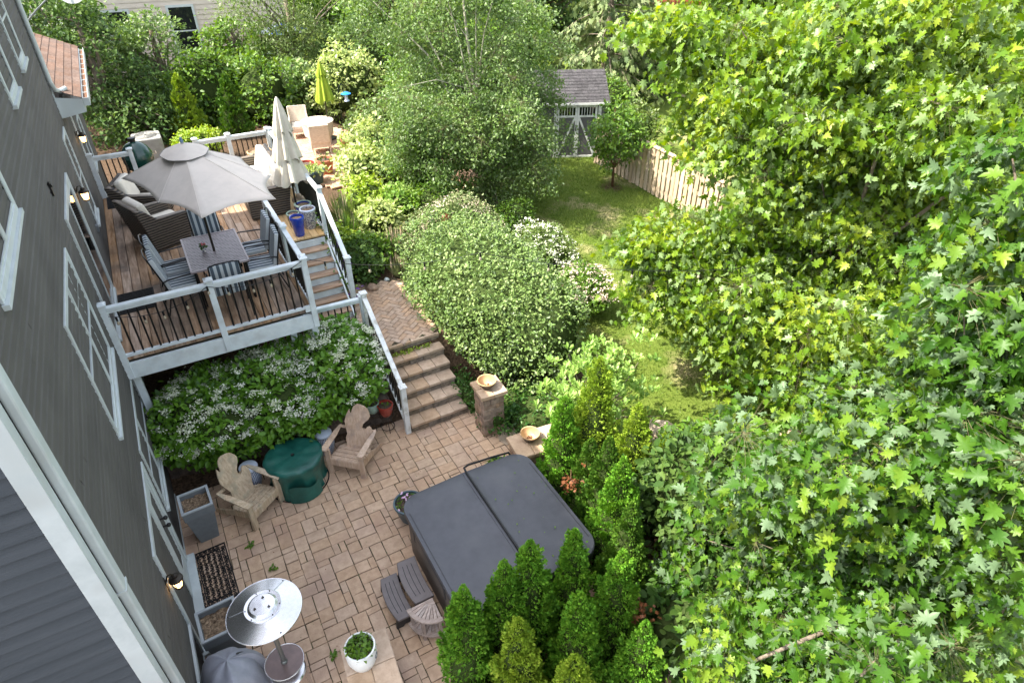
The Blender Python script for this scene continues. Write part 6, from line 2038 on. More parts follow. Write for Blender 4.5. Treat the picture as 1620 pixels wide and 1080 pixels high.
# -------- fence: staggered pickets either side of the rails
def fence(name, label, a, b, h, mat, pw=0.135, gap=0.055, zf=Hs, posts=6, both=True, seed=1):
    a = Vector((*a, 0)); b = Vector((*b, 0)); d = (b - a); L_ = d.length; e = d / L_; nrm_ = Vector((-e.y, e.x, 0))
    t = thing(name, label, 'fence', (a.x, a.y, 0))
    rng = random.Random(seed)
    for k in range(posts + 1):
        p = e * (L_ * k / posts); z = zf(a.x + p.x, a.y + p.y)
        MB().bar(p + Vector((0, 0, z - 0.1)), p + Vector((0, 0, z + h + 0.05)), 0.1, 0.1, upv=tuple(e)).build('post', mat, t)
        if k < posts:
            q = e * (L_ * (k + 1) / posts); z2 = zf(a.x + q.x, a.y + q.y)
            for hh in (0.25, h * 0.55, h - 0.2):
                MB().bar(p + Vector((0, 0, z + hh)), q + Vector((0, 0, z2 + hh)), 0.04, 0.09).build('rail', mat, t)
            if both: MB().bar(p + Vector((0, 0, z + h + 0.01)), q + Vector((0, 0, z2 + h + 0.01)), 0.15, 0.03).build('top_cap', mat, t)
            mb = MB()
            s = L_ * k / posts + 0.06
            i = 0
            while s < L_ * (k + 1) / posts - 0.06:
                c = e * s; zz = zf(a.x + c.x, a.y + c.y)
                for sd_, off in (((1, 0), (-1, (pw + gap) / 2)) if both else ((1, 0),)):
                    cc = e * (s + off) + nrm_ * (sd_ * 0.032)
                    mb.bar(cc + Vector((0, 0, zz + 0.03)), cc + Vector((0, 0, zz + h - (0.0 if both else rng.uniform(0, 0.02)))), 0.018, pw if both else pw, upv=tuple(e))
                s += pw + gap; i += 1
            mb.build('pickets', mat, t)
    return t
fence('wooden_fence', 'bleached wooden picket fence along the right of the lawn', (12.75, 16.9), (12.78, 11.3), 1.42, M['fence'], posts=3)
fence('wooden_fence', 'red-brown stained fence at the far end of the far lawn', (31.0, 41.5), (42.0, 35.5), 1.9, M['redfence'], pw=0.14, gap=0.01, posts=5, both=False)
fence('wooden_fence', 'old dark wooden fence among the bushes beyond the back patio', (0.5, 27.6), (5.6, 26.4), 1.7, M['greywood'], pw=0.14, gap=0.02, posts=3, both=False)

# -------- neighbour house
def house2():
    t = thing('neighbour_house', 'beige clapboard neighbour house behind the trees at the top', 'house', (2.0, 33.0, 0), R(-7))
    mb = MB()
    siding_strip_y(mb, 0.0, -7, 4.9, 0.3, 5.8, step=0.19, th=0.025)
    mb.box(-7, 0.0, 0.3, 4.9, 7, 5.8)
    mb.build('wall', M['beige'], t)
    for (a, b, z0, z1) in ((0.25, 1.15, 2.05, 3.85), (3.4, 4.2, 1.0, 2.6), (-2.2, -1.3, 2.1, 3.8)):
        f = MB()
        f.box(a - .09, -.05, z0 - .09, a, -.02, z1 + .09); f.box(b, -.05, z0 - .09, b + .09, -.02, z1 + .09); f.box(a, -.052, z1, b, -.02, z1 + .09); f.box(a, -.06, z0 - .09, b, -.02, z0)
        f.box(a, -.045, (z0 + z1) / 2 - .025, b, -.025, (z0 + z1) / 2 + .025)
        w_ = f.build('window', M['white'], t)
        MB().box(a, -.035, z0, b, -.026, z1).build('pane', M['glass'], w_)
    MB().add([(-7.5, -.5, 5.75), (5.3, -.5, 5.75), (5.3, 3.5, 8.0), (-7.5, 3.5, 8.0), (5.3, 7.5, 5.75), (-7.5, 7.5, 5.75)], [(0, 1, 2, 3), (3, 2, 4, 5)]).build('roof', M['shingle'], t)
    # low wing toward the left
    w2 = MB(); siding_strip_y(w2, -2.2, -7, -3.2, 0.3, 3.0, step=0.19, th=0.025); w2.box(-7, -2.2, .3, -3.2, 0, 3.0)
    w2.build('wing_wall', M['beige'], t)
    MB().add([(-7.2, -2.6, 2.95), (-2.9, -2.6, 2.95), (-2.9, 0, 3.9), (-7.2, 0, 3.9)], [(0, 1, 2, 3)]).build('wing_roof', M['white'], t)
house2()
t = thing('striped_umbrella', 'small blue and white umbrella seen through the far trees', 'umbrella', (6.6, 32.4, 0.5))
mb = MB()
for k in range(8):
    a, b = k * PI / 4, (k + 1) * PI / 4
    mb.add([(0, 0, 2.6), (1.1 * math.cos(a), 1.1 * math.sin(a), 2.2), (1.1 * math.cos(b), 1.1 * math.sin(b), 2.2)], [(0, 1, 2)], mi=k % 2)
mb.build('canopy', [M['ceramic_w'], M['cobalt']], t)
MB().tube([(0, 0, 0), (0, 0, 2.62)], 0.025, 8).build('pole', M['white'], t)

# ================================================================== VEGETATION
def shrub(name, label, cat, x, y, z, parts, n_cl, per, rc, size, tp, mat, seed, corek=0.72, group=None, sq=2.0, barkm=None, stems=5, inner=0.75, amp=0.14, coreamp=0.12, **kw):
    """dense shrub: leaves over a dark twiggy inside; parts relative to (x, y, z)"""
    t = thing(name, label, cat, (x, y, z), 0, group)
    rng = np.random.default_rng(seed)
    o, cl = foliage(rng, parts, n_cl, per, rc, size, tp, mat, t, name='leaves', inner=inner, amp=amp, sq=sq, **kw)
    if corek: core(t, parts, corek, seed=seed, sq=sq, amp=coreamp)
    if stems:
        mb = MB(); rg = random.Random(seed)
        for k in range(stems):
            c, r, _ = parts[k % len(parts)]
            a = rg.uniform(0, 6.28)
            mb.tube([(c[0] * 0.7 + 0.1 * math.cos(a), c[1] * 0.7 + 0.1 * math.sin(a), -0.1), (c[0] + r[0] * .4 * math.cos(a), c[1] + r[1] * .4 * math.sin(a), c[2] * .8), (c[0] + r[0] * .8 * math.cos(a), c[1] + r[1] * .8 * math.sin(a), c[2] + r[2] * .5)], [0.03, 0.02, 0.006], 6)
        mb.build('stems', barkm or M['bark'], t, smooth=True)
    return t, rng, cl


def blossoms(t, rng, parts, n, rad, per, petal, mat, zmin=-0.1, k=1.02, name='flowers', amp=0.1):
    Cs = []
    tot = sum(p[2] for p in parts)
    for c, r, wgt in parts:
        p, o, _ = shell_pts(rng, int(n * wgt / tot), np.array(r) * k, 0.97, amp, zmin)
        p = p + np.array(c)
        m = np.repeat(p, per, axis=0)
        m = m + rng.normal(size=m.shape) * rad * np.array([1, 1, 0.3])
        Cs.append(m)
    C = np.vstack(Cs); q = len(C)
    leaf_obj(name, C, rng.normal(size=(q, 3)), rng.normal(size=(q, 3)) * 0.45 + [0, 0, 1], petal * rng.uniform(0.6, 1.3, q), PETAL, mat, t)


# white flowering shrubs in the bed below the deck
for i, (x, y, r, lb) in enumerate([(-0.45, 9.05, (0.92, 0.92, 0.62), 'white-flowered shrub against the house wall below the deck'),
                                   (0.72, 9.05, (0.95, 0.95, 0.70), 'white-flowered shrub in the middle of the bed below the deck'),
                                   (1.75, 9.05, (0.78, 0.88, 0.82), 'white-flowered shrub beside the landing railing and the handrail')]):
    pr = [((0, 0.1, 0.40 + 0.06 * i), (r[0], r[1] * 0.9, r[2]), 1.0), ((0.1, 0.4, 0.60 + 0.05 * i), (r[0] * .7, r[1] * .6, r[2] * .7), 0.5)]
    t, rg, cl = shrub('flowering_shrub', lb, 'shrub', x, y + 0.14, 0.5, pr, 1500, 7, 0.055, 0.098, OVAL, G['visc'], 40 + i, group='white-flowered shrubs below the deck', corek=0.78, up=1.0, rnd=0.45, droop=0.15)
    blossoms(t, rg, pr, 165, 0.044, 40, 0.030, M['flower'], k=1.09)
    blossoms(t, rg, pr, 100, 0.022, 20, 0.018, M['flower'], k=1.07)

# big rounded hedge beside the path, with a looser flowering top at its back
pr = [((0, 0, 0.92), (1.30, 2.05, 1.12), 1.0), ((0.15, 1.4, 0.85), (1.15, 1.5, 1.05), 0.5), ((0.25, -1.3, 0.8), (1.0, 1.1, 1.0), 0.35)]
t, rg, cl = shrub('hedge_shrub', 'huge rounded clipped shrub between the brick path and the lawn', 'hedge', 5.02, 10.0, 0.35, pr, 7000, 5, 0.05, 0.062, OVAL, G['hedge'], 50, sq=2.5, corek=0.84, coreamp=0.05, inner=0.90, amp=0.09, up=0.7, rnd=0.7, outw=0.7)
sh, so_, _ = shell_pts(rg, 420, (1.33, 2.1, 1.15), 0.97, 0.08, -0.2, 2.5)
m = np.repeat(sh + [0, 0, 0.92], 9, axis=0); oo = np.repeat(so_, 9, axis=0); s_ = np.tile(np.linspace(0, 1, 9), len(sh))
sd2 = nrm(np.repeat(nrm(so_ + rg.normal(size=so_.shape) * .5 + [0, 0, .5]), 9, axis=0))
C = m + sd2 * (s_ * np.repeat(rg.uniform(.05, .2, len(sh)), 9))[:, None]
N, D = orient(rg, oo, rnd=.8)
leaf_obj('stray_shoots', C, D, N, rg.uniform(.03, .06, len(C)), OVAL, G['hedge'], t)
leaf_obj('dead_leaves', rg.normal(size=(30, 3)) * [.06, .06, .03] + [-0.1, 1.55, 1.98], rg.normal(size=(30, 3)), rg.normal(size=(30, 3)), rg.uniform(.04, .07, 30), OVAL, M['deadleaf'], t)
pr = [((0, 0, 0.7), (1.1, 0.85, 0.85), 1)]
t, rg, cl = shrub('loose_shrub', 'loose pinkish-tipped shrub at the back of the huge clipped shrub', 'shrub', 5.55, 12.55, 0.7, pr, 1800, 6, 0.07, 0.055, OVAL, G['loose'], 51, corek=0.8, inner=0.8, amp=0.16)
blossoms(t, rg, pr, 160, 0.05, 6, 0.03, M['flowerpink'], k=1.02)
# white flowering shrubs on the lawn side
for i, (x, y, r, z, lb, nf) in enumerate([(7.45, 9.9, (0.5, 0.7, 0.5), 0.3, 'white-flowered bush spilling over the lawn below the huge shrub', 130),
                                       (7.55, 11.9, (0.7, 0.9, 0.55), 0.35, 'greyish white-flecked bush between the huge shrub and the lawn', 150),
                                       (7.75, 13.6, (0.6, 0.55, 0.5), 0.4, 'round green bush behind the white-flecked bush', 0)]):
    pr = [((0, 0, 0.45), r, 1)]
    t, rg, cl = shrub('low_bush', lb, 'bush', x, y, z, pr, 420, 7, 0.06, 0.065, OVAL, G['mid'] if i != 1 else G['olive'], 55 + i, corek=0.75)
    if nf: blossoms(t, rg, pr, nf, 0.045, 9, 0.04, M['flower'] if i == 1 else M['flowerpink'], k=1.05)

# arborvitae
def arborvitae(label, x, y, z, h, r, mat, seed, n=3000, size=0.050, group='arborvitae trees round the hot tub', spire=0.74, lean=(0, 0)):
    t = thing('arborvitae', label, 'arborvitae', (x, y, z), 0, group)
    rng = np.random.default_rng(seed)
    if y < 10: n = int(n * 3.0); r = r * 1.06
    ph = rng.uniform(0, 6.28, 6)
    prof = lambda u: np.clip(1.0 - u, 0, 1) ** spire * (0.74 + 0.26 * np.clip(u * 6, 0, 1))
    # the surface is made of feathery plumes that point up and outward
    npl = int(95 * (h / 2.2)) if y < 10 else 60
    pu = rng.uniform(0.0, 0.97, npl) ** 0.9
    pa = rng.uniform(0, 2 * PI, npl)
    pl_len = rng.uniform(0.14, 0.30, npl) * (1 - 0.35 * pu) * (h / 2.2)
    j_ = rng.integers(0, npl, n)
    lump = 1 + 0.10 * np.sin(3 * pa + ph[0] + 6 * pu) + 0.08 * np.sin(5 * pa + ph[1] - 11 * pu)
    bo = np.column_stack([np.cos(pa), np.sin(pa), np.zeros(npl)])
    base = bo * (r * prof(pu) * lump * rng.uniform(0.78, 1.0, npl))[:, None] + np.column_stack([lean[0] * pu * h, lean[1] * pu * h, 0.02 + pu * (h - 0.22)])
    s = rng.uniform(0, 1, n)
    wid = 0.068 * (h / 2.2) * (1 - s) ** 0.6 * (1 - 0.3 * pu[j_])
    side = nrm(np.cross(bo[j_], [0, 0, 1.0]))
    axis = nrm(bo[j_] * 0.42 + np.array([0, 0, 1.0]) + side * rng.normal(size=npl)[j_][:, None] * 0.12)
    C = base[j_] + axis * (s * pl_len[j_])[:, None] + side * (rng.normal(size=n) * wid)[:, None] + bo[j_] * (rng.normal(size=n) * wid * 0.55)[:, None]
    # plus an even undercoat so that there are no holes
    k_ = n // 4
    u = rng.uniform(0, 1, k_) ** 0.85; a = rng.uniform(0, 2 * PI, k_)
    o2 = np.column_stack([np.cos(a), np.sin(a), np.zeros(k_)])
    C[:k_] = o2 * (r * prof(u) * rng.uniform(0.8, 0.98, k_) + 0.01)[:, None] + np.column_stack([lean[0] * u * h, lean[1] * u * h, 0.05 + u * (h - 0.08)])
    out = nrm(C * [1, 1, 0] + 1e-6)
    D = nrm(out * rng.uniform(0.1, 0.8, n)[:, None] + np.array([0, 0, 1]) * rng.uniform(0.4, 1.2, n)[:, None] + rng.normal(size=(n, 3)) * 0.28)
    tang = np.column_stack([-out[:, 1], out[:, 0], np.zeros(n)])
    N = nrm(out * rng.uniform(-0.2, 1, n)[:, None] + tang * rng.normal(size=n)[:, None] * 0.9 + np.array([0, 0, 0.3]))
    u = np.clip(C[:, 2] / h, 0, 1)
    leaf_obj('foliage', C, D, N, size * rng.uniform(0.6, 1.25, n) * (1 - 0.35 * u), SPRAY, mat, t)
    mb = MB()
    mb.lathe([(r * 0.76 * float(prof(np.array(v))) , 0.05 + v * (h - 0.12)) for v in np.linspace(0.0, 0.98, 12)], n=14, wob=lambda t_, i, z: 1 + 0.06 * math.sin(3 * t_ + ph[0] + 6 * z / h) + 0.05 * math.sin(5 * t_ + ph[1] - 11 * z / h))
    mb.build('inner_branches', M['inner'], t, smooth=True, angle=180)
    MB().tube([(0, 0, -0.05), (lean[0] * h, lean[1] * h, h * 0.9)], [0.05, 0.01], 7).build('trunk', M['barkbrown'], t)
    return t
A = arborvitae
A('bright green cone arborvitae right in front of the corner stool', 1.47, 3.64, 0, 2.22, 0.34, G['arb'], 1, n=4200)
A('yellowish arborvitae at the bottom edge, right of the cone by the stool', 1.82, 3.12, 0, 2.1, 0.36, G['arbY'], 2, n=4200)
A('arborvitae overlapping the near left corner of the tub cover, left peak of a pair', 1.98, 3.70, 0, 2.22, 0.34, G['arb'], 3, n=4200)
A('taller arborvitae peak overlapping the fold of the tub cover', 2.30, 3.70, 0, 2.34, 0.36, G['arb'], 4, n=4200)
A('slim arborvitae peak over the middle of the near tub edge', 2.86, 3.66, 0, 2.22, 0.30, G['arb'], 5, n=3800)
A('golden-tipped arborvitae in front of the slim peak', 2.50, 3.02, 0, 2.15, 0.34, G['arb'], 6, n=4200)
A('bright cone arborvitae to the right of the golden-tipped one', 3.15, 3.18, 0, 2.22, 0.34, G['arb'], 7, n=4200)
A('dark arborvitae standing at the near right corner of the tub', 3.72, 3.72, 0, 2.1, 0.36, G['arbD'], 8, n=3600)
A('green arborvitae leaning over the right side of the tub cover', 3.98, 4.25, 0, 2.25, 0.38, G['arb'], 9, n=4000)
A('olive green arborvitae farther up the right side of the tub', 4.15, 4.75, 0, 2.1, 0.36, G['arbD'], 10, n=3600)
A('lime-topped arborvitae with a sunlit slope above the dark ones', 4.78, 4.95, 0, 2.25, 0.40, G['arbY'], 11, n=4200)
A('tallest spire arborvitae with a yellow sunlit tip', 4.52, 5.55, 0, 2.75, 0.40, G['arbY'], 12, n=4600)
A('arborvitae behind the bowl pillar with one brown dead patch', 4.02, 5.62, 0, 2.2, 0.36, G['arb'], 13, n=4000)
A('dark bulging arborvitae between tub corner and tall spire', 4.15, 5.12, 0, 1.75, 0.34, G['arbD'], 14, n=3400)
A('small pale arborvitae next to the dark stone slabs', 5.55, 5.05, 0.02, 1.35, 0.24, G['arbY'], 15, n=2200)
A('short arborvitae tip at the bottom edge between two brighter cones', 2.15, 2.60, 0, 1.95, 0.34, G['arbY'], 16, n=3200)
A('broad arborvitae at the bottom edge beside the maple leaves', 3.0, 2.55, 0, 1.9, 0.36, G['arb'], 17, n=3200)
for (x, y, z, s) in ((4.0, 5.35, 1.1, 1), (4.35, 5.35, 1.25, 2), (3.55, 3.25, 1.2, 3)):
    rg = np.random.default_rng(s)
    t = thing('dead_branch', ['x', 'rust brown dead sprig on the arborvitae behind the bowl pillar', 'rust brown dead sprig low on the tallest spire', 'rust brown dead sprig on the near right arborvitae'][s], 'dead sprig', (x, y, z))
    leaf_obj('dead_leaves', rg.normal(size=(70, 3)) * [.06, .06, .07] + [-0.2, -0.28, 0], rg.normal(size=(70, 3)), rg.normal(size=(70, 3)), rg.uniform(.04, .08, 70), SPRAY, M['deadleaf'], t)
    MB().tube([(0, 0, -0.1), (-0.2, -0.28, 0.05)], 0.006, 5).build('twig', M['barkbrown'], t)
# far pair
A('bright yellow-green arborvitae lit by the sun behind the deck railing', 1.35, 24.4, 0.95, 2.1, 0.52, G['arbY'], 21, n=3000, size=0.13, group='arborvitae behind the deck')
A('dull dark arborvitae to the right of the bright one behind the deck', 2.72, 23.9, 0.95, 2.0, 0.55, G['arbD'], 22, n=3000, size=0.13, group='arborvitae behind the deck')
shrub('round_shrub', 'lime green rounded shrub just behind the deck railing', 'shrub', 1.28, 21.9, 0.95, [((0, 0, 0.55), (0.72, 0.6, 0.45), 1)], 500, 7, 0.06, 0.075, OVAL, G['lime'], 60)

# obovate-leaved pale shrub (whorls at the twig ends) behind the arborvitae
rng = np.random.default_rng(70)
t = thing('pale_leaved_shrub', 'pale green upright shrub with leaf whorls behind the tall spire', 'shrub', (5.15, 6.35, 0.05))
cl, o_, _ = shell_pts(rng, 330, (1.05, 0.85, 1.05), 0.35, 0.2, -0.9)
cl = cl + [0, 0, 1.15]
m = np.repeat(cl, 11, axis=0); n = len(m)
ang = rng.uniform(0, 2 * PI, n); hh = rng.uniform(0, 1, n)
rad = np.column_stack([np.cos(ang), np.sin(ang), np.zeros(n)])
C = m + rad * 0.012 + np.column_stack([np.zeros(n), np.zeros(n), hh * 0.11])
D = nrm(rad * 1.0 + np.array([0, 0, 0.9]) + rng.normal(size=(n, 3)) * 0.15)
leaf_obj('leaves', C, D, np.array([0, 0, 1.0]) + rng.normal(size=(n, 3)) * 0.1 - rad * 0.6, 0.10 * rng.uniform(0.7, 1.2, n), OBLONG, G['magn'], t)
trunk(t, [(0, 0, -0.1), (0.02, 0, 0.3), (0, 0, 0.7)], [0.05, 0.04, 0.025], M['bark'], cl, rng, nb=60)

# dark green leafy shrubs right of the arborvitae
shrub('leafy_shrub', 'dark green large-leaved shrub between the arborvitae and the maple', 'shrub', 5.25, 4.0, 0.0,
      [((0, 0, 1.1), (0.95, 0.85, 0.95), 1), ((0.5, -0.5, 0.9), (0.7, 0.7, 0.8), .6)], 900, 6, 0.08, 0.115, OVAL, G['dark'], 71, corek=0.7, up=0.9, rnd=0.55)
shrub('leafy_shrub', 'bright green shrub by the small pale arborvitae at the lawn edge', 'shrub', 6.15, 4.8, 0.0,
      [((0, 0, 0.6), (0.75, 0.6, 0.6), 1)], 420, 6, 0.07, 0.085, OVAL, G['mid'], 72, corek=0.7)
shrub('leafy_shrub', 'dark ground shrub low at the bottom beside the arborvitae row', 'shrub', 4.2, 2.7, 0.0,
      [((0, 0, 0.7), (0.85, 0.75, 0.8), 1), ((0.7, -0.3, 0.6), (0.7, 0.6, 0.7), .5)], 520, 6, 0.08, 0.12, OVAL, G['dark'], 73, corek=0.7, up=1.1)
t, rg, cl = shrub('ivy_patch', 'dark ivy and seedlings growing beside the stone steps and pillar', 'ivy', 3.85, 8.6, 0.1, [((0, 0, 0.1), (0.22, 0.8, 0.22), 1), ((0.1, -0.95, 0.15), (0.25, 0.3, 0.3), .4), ((0.75, -0.7, 0.0), (0.55, 0.6, 0.25), .7)], 500, 5, 0.05, 0.06, OVAL, G['ivy'], 74, corek=0.7, stems=2)
shrub('ivy_patch', 'ivy covering the shaded ground behind the bowl pillars', 'ivy', 4.9, 7.5, 0.0, [((0, 0, 0.15), (0.9, 0.7, 0.3), 1)], 600, 5, 0.06, 0.06, OVAL, G['ivy'], 75, corek=0.8, stems=2)
# weeds in the stone steps
rg = np.random.default_rng(5)
t = thing('step_weeds', 'lime green weeds growing along the topmost stone step', 'weeds', (3.15, 9.33, 0.83))
n = 260
C = np.column_stack([rg.uniform(-0.5, 0.42, n), 0.14 + rg.normal(0, 0.022, n), 0.01 + rg.uniform(0, .05, n)])
N, D = orient(rg, nrm(rg.normal(size=(n, 3))))
leaf_obj('leaves', C, D, N, rg.uniform(.02, .05, n), OVAL, G['lime'], t)
MB().tube([(-0.5, 0.14, 0.006), (0.4, 0.14, 0.006)], 0.004, 4).build('stem', M['barkbrown'], t)
for i, (x, y, lb) in enumerate([(-0.23, 6.62, 'small weed tuft growing between the pavers left of the patio middle'), (0.16, 4.95, 'weed sprig in a paver joint behind the white flower pot'), (-0.42, 7.2, 'tiny weed beside the yellowish wooden chair'), (3.95, 3.0, 'x')][:3]):
    t = thing('weed', lb, 'weed', (x, y, 0.0))
    n = 22
    leaf_obj('leaves', rg.normal(size=(n, 3)) * [.025, .025, .005] + [0, 0, .015], rg.normal(size=(n, 3)) * [1, 1, .4], rg.normal(size=(n, 3)) * .3 + [0, 0, 1], rg.uniform(.03, .06, n), OVAL, G['mid'], t)
    MB().tube([(0, 0, -.02), (0, 0, .02)], 0.004, 4).build('stem', M['bark'], t)

# garden bed between the stairs and the hedge
def tuftplant(name, label, x, y, z, n, h, r, mat, seed, spikes=0, cat='ornamental grass'):
    t = thing(name, label, cat, (x, y, z))
    rg = np.random.default_rng(seed)
    a = rg.uniform(0, 2 * PI, n); k = rg.uniform(0, 1, n)
    out = np.column_stack([np.cos(a), np.sin(a), np.zeros(n)])
    leaf_obj('blades', out * (r * 0.25 * k)[:, None], out * (k * 0.9)[:, None] + [0, 0, 1], out * -1 + [0, 0, 0.3] + rg.normal(size=(n, 3)) * .2, h * rg.uniform(.6, 1.1, n), BLADE, mat, t)
    if spikes:
        mb = MB()
        for i in range(spikes):
            aa = rg.uniform(0, 6.28); q = rg.uniform(0.1, 0.45)
            p = Vector((math.cos(aa) * q * r, math.sin(aa) * q * r, 0)); e = Vector((math.cos(aa) * q * h, math.sin(aa) * q * h, h * 1.15))
            mb.tube([p, p.lerp(e, .6), e], [0.004, 0.008, 0.003], 5)
        mb.build('flower_spikes', M['fence'], t)
    return t
tuftplant('ornamental_grass', 'tall green grass clump with pale flower spikes left of the huge shrub', 4.25, 12.9, 0.95, 300, 0.62, 0.4, G['tuft'], 1, 26)
tuftplant('ornamental_grass', 'greyish leafy grass clump just below the pale spikes', 3.95, 12.1, 0.95, 260, 0.42, 0.4, G['tuft'], 2, 10)
tuftplant('ornamental_grass', 'tall green lily-like clump beside the lower stair railing', 3.45, 14.1, 0.98, 420, 0.75, 0.5, G['mid'], 3, 8)
tuftplant('ornamental_grass', 'tall green clump farther back along the stair railing', 3.75, 15.3, 0.98, 420, 0.75, 0.5, G['olive'], 4, 8)
for i, (x, y, z, r, m, sz, lb) in enumerate([
        (3.15, 12.5, 0.95, (0.45, 0.6, 0.4), 'dark', .10, 'dark leafy perennial at the foot of the outer stair railing'),
        (3.6, 12.9, 0.95, (0.5, 0.5, 0.4), 'mid', .09, 'green perennial with small leaves between stairs and grass clump'),
        (3.05, 13.4, 0.95, (0.35, 0.5, 0.5), 'lime', .09, 'lime green perennial close to the stair railing post'),
        (4.35, 14.3, 0.98, (0.5, 0.5, 0.45), 'limewhite', .11, 'pale variegated plant behind the grass spikes'),
        (4.5, 15.6, 1.0, (0.55, 0.55, 0.5), 'lime', .10, 'yellow-green leafy plant in the sunny middle of the bed'),
        (5.15, 15.1, 0.95, (0.55, 0.5, 0.42), 'magn', .10, 'pale green plant at the foot of the silvery shrub'),
        (4.95, 16.9, 1.0, (0.7, 0.7, 0.7), 'limewhite', .13, 'cream-edged shrub glowing in the sun left of the birch'),
        (5.6, 18.2, 1.0, (0.8, 0.8, 0.8), 'limewhite', .13, 'second cream-edged shrub nearer the back patio'),
        (6.3, 16.3, 0.8, (0.8, 0.7, 0.75), 'mid', .09, 'green shrub under the left side of the birch'),
        (6.1, 14.6, 0.8, (0.75, 0.6, 0.6), 'mid', .08, 'small-leaved green shrub just behind the huge shrub'),
        (6.3, 20.2, 1.0, (0.9, 1.0, 0.8), 'olive', .09, 'olive feathery shrub right of the back patio'),
        (7.6, 18.6, 0.8, (1.1, 1.0, 1.0), 'aspen', .09, 'silvery green shrub mass beneath the birch'),
        (8.4, 21.5, 0.7, (1.4, 1.1, 1.2), 'mid', .11, 'mid green shrub mass behind the birch'),
        (6.9, 24.5, 0.9, (1.3, 1.0, 1.3), 'limewhite', .13, 'pale dappled shrub behind the blue bird feeder'),
        (4.1, 25.2, 0.95, (1.05, 0.9, 1.25), 'mid', .14, 'leafy bright shrub left of the lime umbrella'),
        (5.6, 25.6, 0.95, (1.0, 0.8, 0.95), 'hedge', .13, 'hedge plant directly behind the pale wicker chair'),
        (9.0, 28.0, 0.9, (2.4, 1.2, 1.5), 'dark', .14, 'long dark green hedge in front of the sunny far grass'),
        (10.2, 18.6, 0.4, (0.75, 0.7, 0.65), 'dark', .09, 'dark rounded bush at the left corner of the shed'),
        (10.3, 24.0, 0.6, (2.0, 1.6, 2.1), 'mid', .13, 'tall green thicket left behind the shed roof'),
        (13.6, 25.0, 0.6, (2.3, 1.5, 2.0), 'mid', .13, 'wide green thicket straight behind the shed'),
        (15.4, 20.3, 0.5, (1.2, 1.1, 1.0), 'mid', .11, 'green bush under the drooping conifer right of the shed'),
        (14.6, 17.2, 0.4, (0.8, 0.9, 0.9), 'olive', .10, 'olive bush between shed and wooden fence'),
        (19.5, 22.5, 0.5, (1.5, 1.2, 1.2), 'dark', .14, 'dark bush right of the conifer near the far lawn'),
        (30.0, 41.0, 0.9, (2.2, 1.6, 1.6), 'dark', .25, 'dark round bush at the left end of the red fence')]):
    dist = math.hypot(x, y)
    shrub('garden_shrub', lb, 'shrub', x, y, z, [((0, 0, r[2] * 0.8), r, 1.0)], int(260 * r[0] * (r[1] + r[2]) / 2 / (sz / 0.09) ** 1.4) + 160, 7, sz * 0.8, sz, OVAL, G[m], 100 + i, corek=0.72, inner=0.78, amp=0.2)
for i, (x, y, z, lb) in enumerate([(3.22, 11.75, 1.0, 'brown boulder at the upper edge of the brick path'), (3.62, 11.95, 1.0, 'white rock beside the brown boulder'), (3.0, 12.0, 1.0, 'small grey rock in the mulch by the railing foot')]):
    t = thing('garden_rock', lb, 'rock', (x, y, z))
    r = (.13, .06, .08)[i]
    MB().lathe([(r * math.sin(PI * k / 7), r * 0.6 * -math.cos(PI * k / 7)) for k in range(8)], (0, 0, r * .25), 12, wob=lambda t_, i_, z_: 1 + 0.13 * math.sin(2 * t_ + i_) + .08 * math.sin(5 * t_)).build('rock', [M['block'], M['white'], M['flag']][i], t, smooth=True, angle=60)
rg = np.random.default_rng(77)
t = thing('sandy_rock', 'large pale sandy boulder behind the birch trunk', 'boulder', (7.9, 17.0, 0.6))
MB().lathe([(0.62 * math.sin(PI * k / 9), 0.22 * -math.cos(PI * k / 9)) for k in range(10)], (0, 0, .12), 16, sx=1.1, wob=lambda t_, i_, z_: 1 + 0.12 * math.sin(2 * t_ + i_) + .08 * math.sin(5 * t_)).build('rock', M['pinkflag'], t, smooth=True, angle=60)

# ------------------------------------------------------------------ trees
def tree(name, label, x, y, z, parts, n_cl, per, rc, size, tp, mat, barkm, tpts, trad, seed, cat='tree', nb=40, inner=0.45, amp=0.22, flat=0.6, zmin=-1, group=None, tw=None, **kw):
    t = thing(name, label, cat, (x, y, z), 0, group)
    rng = np.random.default_rng(seed)
    o, cl = foliage(rng, parts, n_cl, per, rc, size, tp, mat, t, name='crown', inner=inner, amp=amp, flat=flat, zmin=zmin, **kw)
    if tw: twigs(t, M['twig'], tw)
    trunk(t, tpts, trad, barkm, cl, rng, nb=nb)
    return t

# birch / aspen beside the huge shrub
tree('birch_tree', 'tall silvery birch with small fluttering leaves left of the shed', 8.05, 15.6, 0.3,
     [((-0.5, 0.2, 4.2), (2.5, 2.3, 3.3), 1.0), ((0.7, 0.4, 2.3), (1.9, 1.7, 1.7), 0.5), ((-1.5, -0.2, 2.6), (1.7, 1.6, 1.5), 0.45), ((0.2, -0.9, 1.5), (1.3, 1.0, 1.1), .25), ((-1.2, 2.0, 5.6), (2.2, 2.0, 2.4), .4)],
     7600, 11, 0.13, 0.072, OVAL, G['aspen'], M['barkpale'],
     [(0, 0, -0.2), (-0.1, 0.0, 1.2), (-0.25, 0.05, 2.8), (-0.45, 0.1, 4.6), (-0.6, 0.2, 7.0)], [0.11, 0.09, 0.06, 0.035, 0.01], 201, nb=26, inner=0.45, bough=(260, 0.55), tw=0.003, up=0.4, rnd=0.8, droop=0.7)
